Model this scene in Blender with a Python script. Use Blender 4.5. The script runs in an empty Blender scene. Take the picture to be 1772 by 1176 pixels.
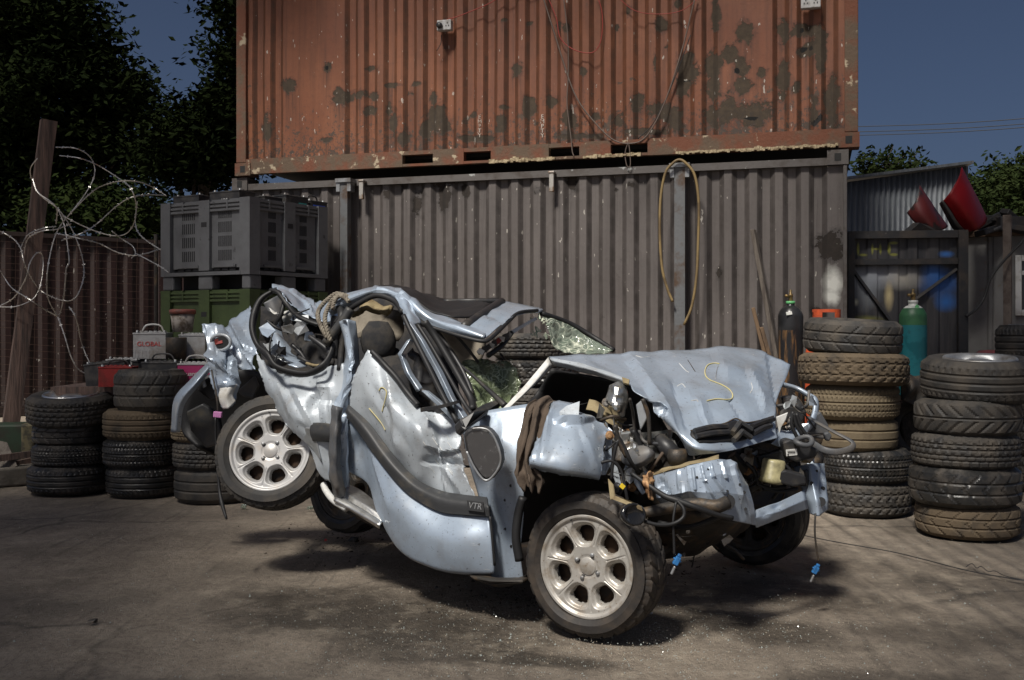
import bpy, bmesh, math, random
import numpy as np
from mathutils import Vector, Matrix, noise
from mathutils.bvhtree import BVHTree
rnd = random.Random(7)
S = bpy.context.scene
COL = S.collection
# ---------------------------------------------------------------- camera
F, CX, YH, H = 1800.0, 886.0, 572.0, 1.18          # focal length in photo pixels, principal column, horizon row, eye height
FS = 2200.0                                         # pixels per metre at D = 1 on the distance scale used below
KD = F / FS                                         # metres per unit of that distance scale
cd = bpy.data.cameras.new('camera'); cam = bpy.data.objects.new('camera', cd); COL.objects.link(cam)
cd.sensor_width = 36.0; cd.lens = F * 36.0 / 1772.0
cam.location = (0, 0, H); cam.rotation_euler = (math.radians(90), 0, 0)
cd.shift_y = -16.0 / 1772.0; cd.clip_start = 0.05; cd.clip_end = 2000
S.camera = cam
# ---------------------------------------------------------------- sky and sun
SUN_AZ, SUN_EL = math.radians(-150), math.radians(54)       # azimuth from +Y, clockwise: behind the camera, to its left
w = bpy.data.worlds.new('World'); S.world = w; w.use_nodes = True
wn = w.node_tree.nodes; wl = w.node_tree.links
bg = wn['Background']; sky = wn.new('ShaderNodeTexSky')
sky.sky_type = 'NISHITA'; sky.sun_disc = False
sky.sun_elevation = SUN_EL; sky.sun_rotation = SUN_AZ
sky.air_density = 0.5; sky.dust_density = 4.0; sky.ozone_density = 4.0
wl.new(sky.outputs[0], bg.inputs[0]); bg.inputs[1].default_value = 0.05
ld = bpy.data.lights.new('sun', 'SUN'); sun = bpy.data.objects.new('sun', ld); COL.objects.link(sun)
ld.energy = 5.0; ld.angle = math.radians(9); ld.color = (1.0, 0.95, 0.87)
to_sun = Vector((math.sin(SUN_AZ) * math.cos(SUN_EL), math.cos(SUN_AZ) * math.cos(SUN_EL), math.sin(SUN_EL)))
sun.rotation_euler = (-to_sun).to_track_quat('-Z', 'Y').to_euler()
sun.location = (0, -3, 12)
S.view_settings.view_transform = 'Standard'; S.view_settings.look = 'None'
S.view_settings.exposure = .05; S.view_settings.gamma = 1.0
# ---------------------------------------------------------------- helpers
def W(px, py, D):
    """photo pixel + distance in front of the camera -> world point"""
    return Vector(((px - CX) / FS * D, D * KD, H + (YH - py) / FS * D))
def PX(p):
    return (CX + p[0] / p[1] * F, YH - (p[2] - H) / p[1] * F)
WL = {}                                             # world origin of every parent
def tag(o, label, cat, group=None, kind=None):
    if label: o['label'] = label
    if cat: o['category'] = cat
    if group: o['group'] = group
    if kind: o['kind'] = kind
    return o
def empty(name, loc, label, cat, group=None, rot=(0, 0, 0)):
    o = bpy.data.objects.new(name, None); COL.objects.link(o)
    o.location = loc; o.rotation_euler = rot; o.empty_display_size = 0.1
    WL[o.name] = Vector(loc)
    return tag(o, label, cat, group)
def obj(name, V, Fc, m, parent=None, smooth=False, local=False, loc=None, rot=None, mi=None):
    V = np.array([tuple(v) for v in V], float).reshape(-1, 3)
    if local: org = Vector((0, 0, 0))
    elif parent is not None: org = WL[parent.name]
    else: org = Vector(((V[:, 0].min() + V[:, 0].max()) / 2, (V[:, 1].min() + V[:, 1].max()) / 2, V[:, 2].min()))
    me = bpy.data.meshes.new(name)
    me.from_pydata((V - np.array(org)).tolist(), [], [tuple(int(i) for i in f) for f in Fc])
    for k in (m if isinstance(m, (list, tuple)) else [m]): me.materials.append(k)
    if mi is not None:
        me.polygons.foreach_set('material_index', mi)
    if smooth: me.polygons.foreach_set('use_smooth', [True] * len(me.polygons))
    me.update()
    o = bpy.data.objects.new(name, me); COL.objects.link(o)
    if parent is not None: o.parent = parent
    if local:
        o.location = loc or (0, 0, 0); o.rotation_euler = rot or (0, 0, 0)
        WL[o.name] = Vector(o.location)
    else:
        o.location = (0, 0, 0) if parent is not None else org
        WL[o.name] = Vector(org)
    return o
def copy_tree(o, parent=None):
    c = o.copy(); COL.objects.link(c); c.parent = parent
    for ch in o.children: copy_tree(ch, c)
    return c
class MB:
    """collects shapes of ONE part"""
    def __init__(s): s.V = []; s.F = []; s.M = []
    def add(s, V, Fc, mi=0):
        n = len(s.V); s.V += [tuple(v) for v in V]; s.F += [tuple(i + n for i in f) for f in Fc]; s.M += [mi] * len(Fc); return s
    def box(s, a, b, mi=0, R=None, o=None):
        x0, y0, z0 = a; x1, y1, z1 = b
        V = [Vector(v) for v in ((x0,y0,z0),(x1,y0,z0),(x1,y1,z0),(x0,y1,z0),(x0,y0,z1),(x1,y0,z1),(x1,y1,z1),(x0,y1,z1))]
        if R is not None: V = [R @ v for v in V]
        if o is not None: V = [v + Vector(o) for v in V]
        return s.add(V, [(3,2,1,0),(4,5,6,7),(0,1,5,4),(1,2,6,5),(2,3,7,6),(3,0,4,7)], mi)
    def tube(s, pts, r, n=8, mi=0, spline=True, cap=True, sq=1.0):
        V, Fc = tube_data(pts, r, n, spline, cap, sq); return s.add(V, Fc, mi)
    def lathe(s, prof, n=24, M=None, mi=0):
        V, Fc = lathe_data(prof, n)
        if M is not None: V = [M @ Vector(v) for v in V]
        return s.add(V, Fc, mi)
    def plate(s, pts, t, mi=0):
        P = [Vector(p) for p in pts]; c = sum(P, Vector()) / len(P); nrm = Vector()
        for i in range(len(P)): nrm += (P[i] - c).cross(P[(i + 1) % len(P)] - c)
        nrm.normalize()
        if nrm.dot(Vector((0, 0, H)) - c) < 0: nrm = -nrm; P.reverse()
        k = len(P); V = P + [p - nrm * t for p in P]
        Fc = [tuple(range(k)), tuple(range(2 * k - 1, k - 1, -1))] + [((i + 1) % k, i, k + i, k + (i + 1) % k) for i in range(k)]
        return s.add(V, Fc, mi)
    def build(s, name, m, parent=None, smooth=False, bevel=0, **k):
        o = obj(name, s.V, s.F, m, parent, smooth, mi=s.M, **k)
        if bevel:
            b = o.modifiers.new('bevel', 'BEVEL'); b.width = bevel; b.segments = 2; b.limit_method = 'ANGLE'
        return o
def spl(P, n):
    """Catmull-Rom through the rows of P (axis 0), n samples per span"""
    P = np.asarray(P, float)
    if len(P) < 3:
        t = np.linspace(0, 1, n + 1).reshape([-1] + [1] * (P.ndim - 1)); return P[0] * (1 - t) + P[1] * t
    E = np.concatenate([[2 * P[0] - P[1]], P, [2 * P[-1] - P[-2]]])
    out = []
    for i in range(len(P) - 1):
        a, b, c, d = E[i], E[i + 1], E[i + 2], E[i + 3]
        for k in range(n):
            t = k / n
            out.append(0.5 * (2 * b + (c - a) * t + (2 * a - 5 * b + 4 * c - d) * t * t + (3 * b - a - 3 * c + d) * t ** 3))
    out.append(P[-1]); return np.array(out)
def lin(P, n):
    P = np.asarray(P, float); out = []
    for i in range(len(P) - 1):
        for k in range(n): out.append(P[i] + (P[i + 1] - P[i]) * k / n)
    out.append(P[-1]); return np.array(out)
def tube_data(pts, r, n=8, spline=True, cap=True, sq=1.0):
    P = np.array([tuple(p) for p in pts], float)
    rr = np.array(r if isinstance(r, (list, tuple)) else [r] * len(P), float)
    if spline and len(P) > 2:
        k = 6; Q = spl(P, k); rr = np.interp(np.linspace(0, 1, len(Q)), np.linspace(0, 1, len(P)), rr); P = Q
    V = []; Fc = []; up = None
    for i in range(len(P)):
        t = Vector(P[min(i + 1, len(P) - 1)] - P[max(i - 1, 0)]); t.normalize()
        if up is None:
            up = t.cross(Vector((0.13, 0.2, 1)))
            if up.length < .1: up = t.cross(Vector((1, 0, 0)))
        up = (up - t * up.dot(t)).normalized(); sd = t.cross(up)
        for j in range(n):
            a = 2 * math.pi * (j + .5) / n
            V.append(Vector(P[i]) + (up * math.cos(a) + sd * math.sin(a) * sq) * rr[i])
    for i in range(len(P) - 1):
        for j in range(n):
            a, b = i * n + j, i * n + (j + 1) % n
            Fc.append((a, b, b + n, a + n))
    if cap: Fc += [tuple(range(n - 1, -1, -1)), tuple(range((len(P) - 1) * n, len(P) * n))]
    return V, Fc
def lathe_data(prof, n):
    V = []; Fc = []
    for r, z in prof:
        for j in range(n):
            a = 2 * math.pi * j / n; V.append((r * math.cos(a), r * math.sin(a), z))
    for i in range(len(prof) - 1):
        for j in range(n):
            a, b = i * n + j, i * n + (j + 1) % n; Fc.append((a, b, b + n, a + n))
    return V, Fc
def tube(name, pts, r, m, parent=None, n=8, **k):
    V, Fc = tube_data(pts, r, n, **k); return obj(name, V, Fc, m, parent, True)
SHEETS = {}
def sheet(name, rows, m, parent=None, n=8, thick=0.002, amp=0.0, freq=5.0, ridge=0.0, rfreq=4.0, dents=(), linear=False, seed=0, key=None, grooves=(), folds=(), facet=0.0, ffreq=6.0, torn=0.0):
    """a pressed panel: a grid of (pixel x, pixel y, distance) control points, splined, dented and given thickness"""
    P = np.array([[tuple(W(*p)) for p in r] for r in rows])
    up = lin if linear else spl
    Q = up(P, n); Q = np.swapaxes(up(np.swapaxes(Q, 0, 1), n), 0, 1)
    R, C = Q.shape[:2]
    gu = np.gradient(Q, axis=0); gv = np.gradient(Q, axis=1); N = np.cross(gu, gv)
    N /= np.maximum(np.linalg.norm(N, axis=2, keepdims=True), 1e-9)
    flip = np.sum(N * (np.array([0, 0, H]) - Q)) < 0
    if flip: N = -N
    if amp or ridge or dents or grooves or folds or facet:
        pxx = CX + Q[..., 0] / Q[..., 1] * F; pyy = YH - (Q[..., 2] - H) / Q[..., 1] * F
        off = np.zeros((R, C))
        for i in range(R):
            for j in range(C):
                v = Vector(Q[i, j])
                if amp: off[i, j] += amp * noise.fractal(v * freq + Vector((seed, seed * 2, 0)), 1.0, 2.0, 3)
                if facet:
                    dd = noise.voronoi(v * ffreq + Vector((seed * 1.7, .5, seed)))[0]; d2 = noise.voronoi(v * ffreq * 2.6 + Vector((seed, 4.5, 1)))[0]
                    k = min(1, max(0, .5 + 2.5 * noise.noise(v * 2.2 + Vector((3, seed, 7))))); off[i, j] += facet * k * ((dd[0] - .45) + .3 * (d2[0] - .45))
                if ridge: off[i, j] += ridge * (0.4 - abs(noise.noise(v * rfreq + Vector((seed + 9, 0, seed))))) * 2
        for dx, dy, rx, ry, rot, dep in dents:
            a = math.radians(rot); u = (pxx - dx) * math.cos(a) + (pyy - dy) * math.sin(a); q = -(pxx - dx) * math.sin(a) + (pyy - dy) * math.cos(a)
            off += dep * np.exp(-((u / rx) ** 2 + (q / ry) ** 2))
        for x0, y0, x1, y1, wd, dep in grooves:
            L = math.hypot(x1 - x0, y1 - y0); t = np.clip(((pxx - x0) * (x1 - x0) + (pyy - y0) * (y1 - y0)) / L / L, 0, 1)
            d = np.hypot(pxx - x0 - t * (x1 - x0), pyy - y0 - t * (y1 - y0)); off += dep * np.exp(-(d / wd) ** 4)
        for x0, y0, x1, y1, wd, h in folds:      # a sharp crease: steep on one side, long on the other
            L = math.hypot(x1 - x0, y1 - y0); t = ((pxx - x0) * (x1 - x0) + (pyy - y0) * (y1 - y0)) / L / L
            sd = ((pxx - x0) * (y1 - y0) - (pyy - y0) * (x1 - x0)) / L; e = np.clip(np.minimum(t + .15, 1.15 - t) / .3, 0, 1)
            off += h * e * np.maximum(0, 1 - np.where(sd > 0, sd / wd, -sd / (wd * .35)))
        Q = Q + N * off[..., None]
    if torn:
        for i in range(R):
            for j in range(C):
                if i in (0, R - 1) or j in (0, C - 1): Q[i, j] += torn * np.array(noise.noise_vector(Vector(Q[i, j]) * 26)) + torn * np.array(noise.noise_vector(Vector(Q[i, j]) * 70))
    V = Q.reshape(-1, 3); Fc = []
    for i in range(R - 1):
        for j in range(C - 1):
            a = i * C + j; q = (a, a + 1, a + C + 1, a + C); Fc.append(q)
    # orient to the viewer
    a, b, c, d = Fc[len(Fc) // 2]; nn = np.cross(V[b] - V[a], V[d] - V[a])
    g = N.reshape(-1, 3)[a]
    if np.dot(nn, g) < 0: Fc = [tuple(reversed(f)) for f in Fc]
    o = obj(name, V, Fc, m, parent, True)
    if facet or folds: o.data.set_sharp_from_angle(angle=math.radians(11))
    if thick:
        s = o.modifiers.new('thickness', 'SOLIDIFY'); s.thickness = thick; s.offset = -1
    SHEETS[key or name] = BVHTree.FromPolygons([Vector(v) for v in V], Fc)
    return o
def on(key, px, py, off=0.004):
    """the point of a panel seen at a pixel, lifted off its surface"""
    d = (W(px, py, 1) - Vector((0, 0, H))).normalized()
    h = SHEETS[key].ray_cast(Vector((0, 0, H)), d)
    if h[0] is None:
        h = SHEETS[key].find_nearest(W(px, py, 5.2))
    n = h[1] if h[1].dot(d) < 0 else -h[1]
    return h[0] + n * off
def text(name, s, loc, xd, yd, size, m, parent=None, ext=0.001, sp=1.0):
    cu = bpy.data.curves.new(name, 'FONT'); cu.body = s; cu.size = size; cu.extrude = ext; cu.align_x = 'CENTER'; cu.align_y = 'CENTER'; cu.space_line = sp
    t = bpy.data.objects.new(name, cu); COL.objects.link(t)
    dg = bpy.context.evaluated_depsgraph_get(); me = bpy.data.meshes.new_from_object(t.evaluated_get(dg))
    bpy.data.objects.remove(t); bpy.data.curves.remove(cu)
    x = Vector(xd).normalized(); z = x.cross(Vector(yd)).normalized(); y = z.cross(x)
    M = Matrix((x, y, z)).transposed().to_4x4(); M.translation = Vector(loc)
    me.transform(M)
    V = [v.co.copy() for v in me.vertices]; Fc = [tuple(p.vertices) for p in me.polygons]
    bpy.data.meshes.remove(me)
    return obj(name, V, Fc, m, parent)
# ---------------------------------------------------------------- materials
def mat(name, col, rough=.6, metal=0.0, col2=None, scale=6.0, lo=.45, hi=.62, bump=0.0, bscale=40.0, coat=0.0, detail=6, col3=None, scale3=30.0, lo3=.6, hi3=.66, trans=0.0, alpha=1.0, ior=1.45, rough2=None, stretch=None, spec=.5):
    m = bpy.data.materials.new(name); m.use_nodes = True
    nt = m.node_tree; b = nt.nodes['Principled BSDF']; L = nt.links.new
    b.inputs['Base Color'].default_value = (*col, 1); b.inputs['Roughness'].default_value = rough; b.inputs['Metallic'].default_value = metal
    b.inputs['Coat Weight'].default_value = coat; b.inputs['Coat Roughness'].default_value = .12
    b.inputs['Transmission Weight'].default_value = trans; b.inputs['Alpha'].default_value = alpha; b.inputs['IOR'].default_value = ior
    b.inputs['Specular IOR Level'].default_value = spec
    tc = nt.nodes.new('ShaderNodeTexCoord'); src = tc.outputs['Object']
    if stretch:
        mp = nt.nodes.new('ShaderNodeMapping'); mp.inputs['Scale'].default_value = stretch; L(src, mp.inputs[0]); src = mp.outputs[0]
    def ramp(sc, lo, hi, det):
        n = nt.nodes.new('ShaderNodeTexNoise'); n.inputs['Scale'].default_value = sc; n.inputs['Detail'].default_value = det; n.inputs['Roughness'].default_value = .62
        L(src, n.inputs['Vector']); r = nt.nodes.new('ShaderNodeMapRange'); r.inputs[1].default_value = lo; r.inputs[2].default_value = hi; L(n.outputs[0], r.inputs[0]); return r.outputs[0]
    c = None
    if col2:
        f = ramp(scale, lo, hi, detail); mx = nt.nodes.new('ShaderNodeMix'); mx.data_type = 'RGBA'; L(f, mx.inputs[0]); mx.inputs[6].default_value = (*col, 1); mx.inputs[7].default_value = (*col2, 1); c = mx.outputs[2]
        if rough2 is not None:
            r2 = nt.nodes.new('ShaderNodeMapRange'); r2.inputs[3].default_value = rough; r2.inputs[4].default_value = rough2; L(f, r2.inputs[0]); L(r2.outputs[0], b.inputs['Roughness'])
    if col3:
        f = ramp(scale3, lo3, hi3, 8); mx = nt.nodes.new('ShaderNodeMix'); mx.data_type = 'RGBA'; L(f, mx.inputs[0])
        if c: L(c, mx.inputs[6])
        else: mx.inputs[6].default_value = (*col, 1)
        mx.inputs[7].default_value = (*col3, 1); c = mx.outputs[2]
    if c: L(c, b.inputs['Base Color'])
    if bump:
        n = nt.nodes.new('ShaderNodeTexNoise'); n.inputs['Scale'].default_value = bscale; n.inputs['Detail'].default_value = 6; L(src, n.inputs['Vector'])
        bp = nt.nodes.new('ShaderNodeBump'); bp.inputs['Strength'].default_value = bump; bp.inputs['Distance'].default_value = .01; L(n.outputs[0], bp.inputs['Height']); L(bp.outputs[0], b.inputs['Normal'])
    return m
M = dict(
 paint=mat('car_paint', (.34,.415,.50), .36, .25, col2=(.27,.315,.36), scale=14, lo=.55, hi=.75, coat=.35, col3=(.16,.12,.08), scale3=70, lo3=.66, hi3=.74, bump=.05, bscale=9),
 paint_light=mat('scuffed_car_paint', (.50,.54,.565), .4, .2, col2=(.38,.43,.48), scale=7, coat=.2, col3=(.2,.17,.12), scale3=60, lo3=.66, hi3=.74, bump=.08, bscale=14),
 primer=mat('bare_panel_metal', (.42,.44,.45), .38, .7, col2=(.2,.17,.13), scale=11, lo=.5, hi=.75, bump=.1),
 bright=mat('bright_aluminium', (.72,.72,.70), .3, .9, col2=(.4,.38,.34), scale=16, lo=.5, hi=.7, bump=.12, bscale=20),
 blackplastic=mat('black_plastic', (.022,.022,.024), .45, 0, col2=(.07,.062,.05), scale=12, lo=.5, hi=.8, bump=.06),
 rubtrim=mat('grey_rubbing_strip', (.035,.036,.038), .5, 0, col2=(.09,.078,.06), scale=9, lo=.5, hi=.7, bump=.1),
 seal=mat('rubber_seal', (.015,.015,.016), .55),
 cloth_dark=mat('seat_cloth', (.02,.02,.022), .95, col2=(.045,.04,.035), scale=14, bump=.2, bscale=60),
 liner=mat('headliner_felt', (.2,.175,.14), .95, col2=(.1,.085,.065), scale=8, bump=.2),
 foam=mat('torn_foam', (.26,.21,.12), .95, col2=(.15,.11,.06), scale=14, bump=.5),
 darkmetal=mat('grimy_engine_metal', (.05,.045,.04), .55, .4, col2=(.13,.09,.055), scale=14, lo=.5, hi=.7, bump=.3),
 alloyblock=mat('cast_engine_alloy', (.4,.38,.35), .5, .7, col2=(.16,.11,.07), scale=20, lo=.48, hi=.66, bump=.4),
 rim=mat('alloy_rim', (.47,.465,.455), .42, .3, col2=(.45,.40,.34), scale=12, lo=.5, hi=.75, col3=(.2,.13,.07), scale3=70, lo3=.66, hi3=.72),
 rim_dirty=mat('dusty_alloy_rim', (.43,.41,.375), .42, .35, col2=(.27,.22,.165), scale=14, lo=.48, hi=.7, col3=(.16,.1,.055), scale3=70, lo3=.62, hi3=.7),
 rubber=mat('tyre_rubber', (.03,.029,.028), .6, 0, col2=(.09,.077,.062), scale=7, lo=.42, hi=.7, bump=.12, bscale=60, rough2=.85),
 rubber_wet=mat('wet_tyre_rubber', (.022,.022,.022), .3, 0, col2=(.07,.06,.05), scale=9, lo=.45, hi=.7, bump=.18, bscale=50, rough2=.7),
 rubber_brown=mat('dusty_tyre_rubber', (.11,.082,.052), .9, 0, col2=(.035,.03,.025), scale=7, lo=.5, hi=.72, bump=.15, bscale=60),
 rubber_tan=mat('muddy_tyre_rubber', (.15,.118,.075), .95, 0, col2=(.085,.062,.04), scale=8, lo=.5, hi=.7, bump=.2, bscale=50),
 rubber_carwheel=mat('car_tyre_rubber', (.026,.023,.021), .65, 0, col2=(.065,.05,.037), scale=10, lo=.45, hi=.7, bump=.15, bscale=70),
 drum=mat('rusty_brake_drum', (.06,.035,.02), .8, .3, col2=(.025,.02,.018), scale=20),
 glass=mat('shattered_glass', (.62,.72,.64), .12, 0, trans=.75, bump=.6, bscale=70, col2=(.35,.42,.33), scale=22, alpha=.8),
 glassgreen=mat('green_laminated_glass', (.3,.4,.3), .12, 0, trans=.45, bump=.9, bscale=90, col2=(.1,.14,.09), scale=22, lo=.4, hi=.6),
 mirrorglass=mat('dusty_mirror', (.1,.1,.105), .12, .6, col2=(.2,.2,.2), scale=40, lo=.55, hi=.75, rough2=.5),
 rag=mat('brown_rag', (.085,.062,.045), .95, col2=(.05,.037,.027), scale=8, bump=.25, bscale=130),
 rope=mat('hemp_rope', (.22,.195,.155), .9, col2=(.12,.1,.08), scale=30, bump=.5, bscale=120),
 chalk=mat('yellow_wax_chalk', (.5,.44,.2), .9, col2=(.45,.4,.25), scale=60),
 white=mat('white_plastic', (.62,.62,.6), .5, col2=(.42,.4,.36), scale=10),
 yellow=mat('yellow_plastic', (.7,.5,.03), .5), blue=mat('blue_plastic', (.03,.16,.4), .45, col2=(.02,.08,.2), scale=40), pink=mat('mauve_plastic', (.5,.2,.42), .5), red=mat('red_plastic', (.28,.02,.017), .5, col2=(.14,.02,.015), scale=9),
 copper=mat('corroded_foil', (.4,.24,.12), .6, .4, col2=(.2,.1,.05), scale=25, bump=.6),
 greytrim=mat('grey_moulding', (.075,.078,.084), .5, col2=(.12,.11,.1), scale=8, bump=.05),
 steel=mat('galvanised_steel', (.34,.35,.36), .45, .6, col2=(.2,.19,.18), scale=10, bump=.1),
)

def cracked_glass(name, tint, line, sc, wd, a0):
    m = bpy.data.materials.new(name); m.use_nodes = True; nt = m.node_tree; b = nt.nodes['Principled BSDF']; L = nt.links.new
    tc = nt.nodes.new('ShaderNodeTexCoord'); nz = nt.nodes.new('ShaderNodeTexNoise'); nz.inputs['Scale'].default_value = 9; L(tc.outputs['Object'], nz.inputs['Vector'])
    mx = nt.nodes.new('ShaderNodeMix'); mx.data_type = 'RGBA'; mx.inputs[0].default_value = .12; L(tc.outputs['Object'], mx.inputs[6]); L(nz.outputs['Color'], mx.inputs[7])
    v = nt.nodes.new('ShaderNodeTexVoronoi'); v.feature = 'DISTANCE_TO_EDGE'; v.inputs['Scale'].default_value = sc; L(mx.outputs[2], v.inputs['Vector'])
    r = nt.nodes.new('ShaderNodeMapRange'); r.inputs[1].default_value = 0; r.inputs[2].default_value = wd; r.inputs[3].default_value = 1; r.inputs[4].default_value = 0; L(v.outputs[0], r.inputs[0])
    n2 = nt.nodes.new('ShaderNodeTexNoise'); n2.inputs['Scale'].default_value = 14; n2.inputs['Detail'].default_value = 6; L(tc.outputs['Object'], n2.inputs['Vector'])
    r2 = nt.nodes.new('ShaderNodeMapRange'); r2.inputs[1].default_value = .38; r2.inputs[2].default_value = .62; L(n2.outputs[0], r2.inputs[0])
    mu = nt.nodes.new('ShaderNodeMath'); mu.operation = 'MULTIPLY'; L(r.outputs[0], mu.inputs[0]); L(r2.outputs[0], mu.inputs[1])
    c = nt.nodes.new('ShaderNodeMix'); c.data_type = 'RGBA'; L(mu.outputs[0], c.inputs[0]); c.inputs[6].default_value = (*tint, 1); c.inputs[7].default_value = (*line, 1); L(c.outputs[2], b.inputs['Base Color'])
    al = nt.nodes.new('ShaderNodeMapRange'); al.inputs[3].default_value = a0; al.inputs[4].default_value = .95; L(mu.outputs[0], al.inputs[0]); L(al.outputs[0], b.inputs['Alpha'])
    b.inputs['Roughness'].default_value = .1; bp = nt.nodes.new('ShaderNodeBump'); bp.inputs['Strength'].default_value = .7; bp.inputs['Distance'].default_value = .01; L(v.outputs[0], bp.inputs['Height']); L(bp.outputs[0], b.inputs['Normal'])
    return m
M['glass_sheet'] = cracked_glass('cracked_pale_glass', (.2, .25, .2), (.66, .68, .56), 34, .16, .5)
M['glass_sag'] = cracked_glass('cracked_green_glass', (.13, .16, .09), (.46, .52, .36), 44, .15, .85)

def paint_mat(name, base, base2, rough, metal, coat, dirt=.5):
    m = bpy.data.materials.new(name); m.use_nodes = True; nt = m.node_tree; b = nt.nodes['Principled BSDF']; L = nt.links.new
    tc = nt.nodes.new('ShaderNodeTexCoord').outputs['Object']
    def nz(sc, det=6, ro=.6, v=None):
        n = nt.nodes.new('ShaderNodeTexNoise'); n.inputs['Scale'].default_value = sc; n.inputs['Detail'].default_value = det; n.inputs['Roughness'].default_value = ro; L(v or tc, n.inputs['Vector']); return n.outputs[0]
    def mr(f, a, c, d=0, e=1):
        r = nt.nodes.new('ShaderNodeMapRange'); r.inputs[1].default_value = a; r.inputs[2].default_value = c; r.inputs[3].default_value = d; r.inputs[4].default_value = e; L(f, r.inputs[0]); return r.outputs[0]
    def mul(f, g):
        x = nt.nodes.new('ShaderNodeMath'); x.operation = 'MULTIPLY'; L(f, x.inputs[0]); L(g, x.inputs[1]); return x.outputs[0]
    def mix(f, a, c):
        x = nt.nodes.new('ShaderNodeMix'); x.data_type = 'RGBA'; L(f, x.inputs[0])
        for i, v in ((6, a), (7, c)):
            if isinstance(v, tuple): x.inputs[i].default_value = (*v, 1)
            else: L(v, x.inputs[i])
        return x.outputs[2]
    big = nz(3.2, 5); mid = nz(13, 8, .7)
    c = mix(mr(big, .4, .65), base, base2)
    film = mul(mr(big, .42, .68), mr(mid, .4, .7, .0, dirt)); c = mix(film, c, (.16, .13, .10))
    c = mix(mr(nz(85, 3, .6), .64, .70, 0, .8), c, (.06, .05, .045))
    mp = nt.nodes.new('ShaderNodeMapping'); mp.inputs['Scale'].default_value = (6, 6, 60); mp.inputs['Rotation'].default_value = (.3, .7, .2); L(tc, mp.inputs[0])
    scr = mul(mr(nz(4, 5, .7, mp.outputs[0]), .62, .68), mr(mid, .45, .6)); c = mix(scr, c, (.62, .64, .65))
    L(c, b.inputs['Base Color']); L(mr(mid, .3, .75, rough - .08, rough + .22), b.inputs['Roughness'])
    b.inputs['Metallic'].default_value = metal; b.inputs['Coat Weight'].default_value = coat; b.inputs['Coat Roughness'].default_value = .15
    v = nt.nodes.new('ShaderNodeTexVoronoi'); v.inputs['Scale'].default_value = 7; L(tc, v.inputs['Vector'])
    bp = nt.nodes.new('ShaderNodeBump'); bp.inputs['Strength'].default_value = .12; bp.inputs['Distance'].default_value = .02; L(v.outputs[0], bp.inputs['Height'])
    bp2 = nt.nodes.new('ShaderNodeBump'); bp2.inputs['Strength'].default_value = .12; bp2.inputs['Distance'].default_value = .004; L(mid, bp2.inputs['Height']); L(bp.outputs[0], bp2.inputs['Normal']); L(bp2.outputs[0], b.inputs['Normal'])
    return m
M['paint'] = paint_mat('silver_blue_paint', (.36, .43, .52), (.30, .355, .425), .32, .3, .4)
M['paint_light'] = paint_mat('scraped_silver_blue_paint', (.455, .495, .53), (.36, .405, .45), .38, .22, .2, .75)
# ================================================================ SETTING
def nodemat(name):
    m = bpy.data.materials.new(name); m.use_nodes = True; return m, m.node_tree, m.node_tree.nodes['Principled BSDF']
class NG:
    """short hand for building a node graph"""
    def __init__(s, nt): s.nt = nt
    def n(s, t, **k):
        x = s.nt.nodes.new(t)
        for a, b in k.items(): setattr(x, a, b)
        return x
    def l(s, a, b): s.nt.links.new(a, b)
    def noise(s, vec, scale, det=6, rough=.6):
        x = s.n('ShaderNodeTexNoise'); x.inputs['Scale'].default_value = scale; x.inputs['Detail'].default_value = det; x.inputs['Roughness'].default_value = rough; s.l(vec, x.inputs['Vector']); return x.outputs[0]
    def mr(s, v, a, b, c=0, d=1):
        x = s.n('ShaderNodeMapRange'); x.inputs[1].default_value = a; x.inputs[2].default_value = b; x.inputs[3].default_value = c; x.inputs[4].default_value = d; s.l(v, x.inputs[0]); return x.outputs[0]
    def math(s, op, a, b=None):
        x = s.n('ShaderNodeMath', operation=op)
        for i, v in enumerate((a, b)):
            if v is None: continue
            if isinstance(v, (int, float)): x.inputs[i].default_value = v
            else: s.l(v, x.inputs[i])
        return x.outputs[0]
    def mix(s, f, a, b):
        x = s.n('ShaderNodeMix', data_type='RGBA'); 
        if isinstance(f, (int, float)): x.inputs[0].default_value = f
        else: s.l(f, x.inputs[0])
        for i, v in ((6, a), (7, b)):
            if isinstance(v, tuple): x.inputs[i].default_value = (*v, 1)
            else: s.l(v, x.inputs[i])
        return x.outputs[2]
    def scaled(s, vec, sc, loc=(0, 0, 0), rot=(0, 0, 0)):
        x = s.n('ShaderNodeMapping'); x.inputs['Scale'].default_value = sc; x.inputs['Location'].default_value = loc; x.inputs['Rotation'].default_value = rot; s.l(vec, x.inputs[0]); return x.outputs[0]
    def bump(s, h, st, dist, base=None):
        x = s.n('ShaderNodeBump'); x.inputs['Strength'].default_value = st; x.inputs['Distance'].default_value = dist; s.l(h, x.inputs['Height'])
        if base is not None: s.l(base, x.inputs['Normal'])
        return x.outputs[0]
    def attr(s, a): return s.n('ShaderNodeAttribute', attribute_name=a).outputs['Fac']
    def ellipse(s, vec, cx, cy, rx, ry, rot=0):
        """1 inside an irregular stain, 0 outside"""
        v = s.n('ShaderNodeVectorMath', operation='SUBTRACT'); s.l(vec, v.inputs[0]); v.inputs[1].default_value = (cx, cy, 0)
        q = s.n('ShaderNodeVectorRotate', rotation_type='Z_AXIS'); s.l(v.outputs[0], q.inputs['Vector']); q.inputs['Angle'].default_value = rot
        k = s.n('ShaderNodeVectorMath', operation='MULTIPLY'); s.l(q.outputs[0], k.inputs[0]); k.inputs[1].default_value = (1 / rx, 1 / ry, 0)
        L_ = s.n('ShaderNodeVectorMath', operation='LENGTH'); s.l(k.outputs[0], L_.inputs[0])
        return s.math('SUBTRACT', 1.0, L_.outputs['Value'])
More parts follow.
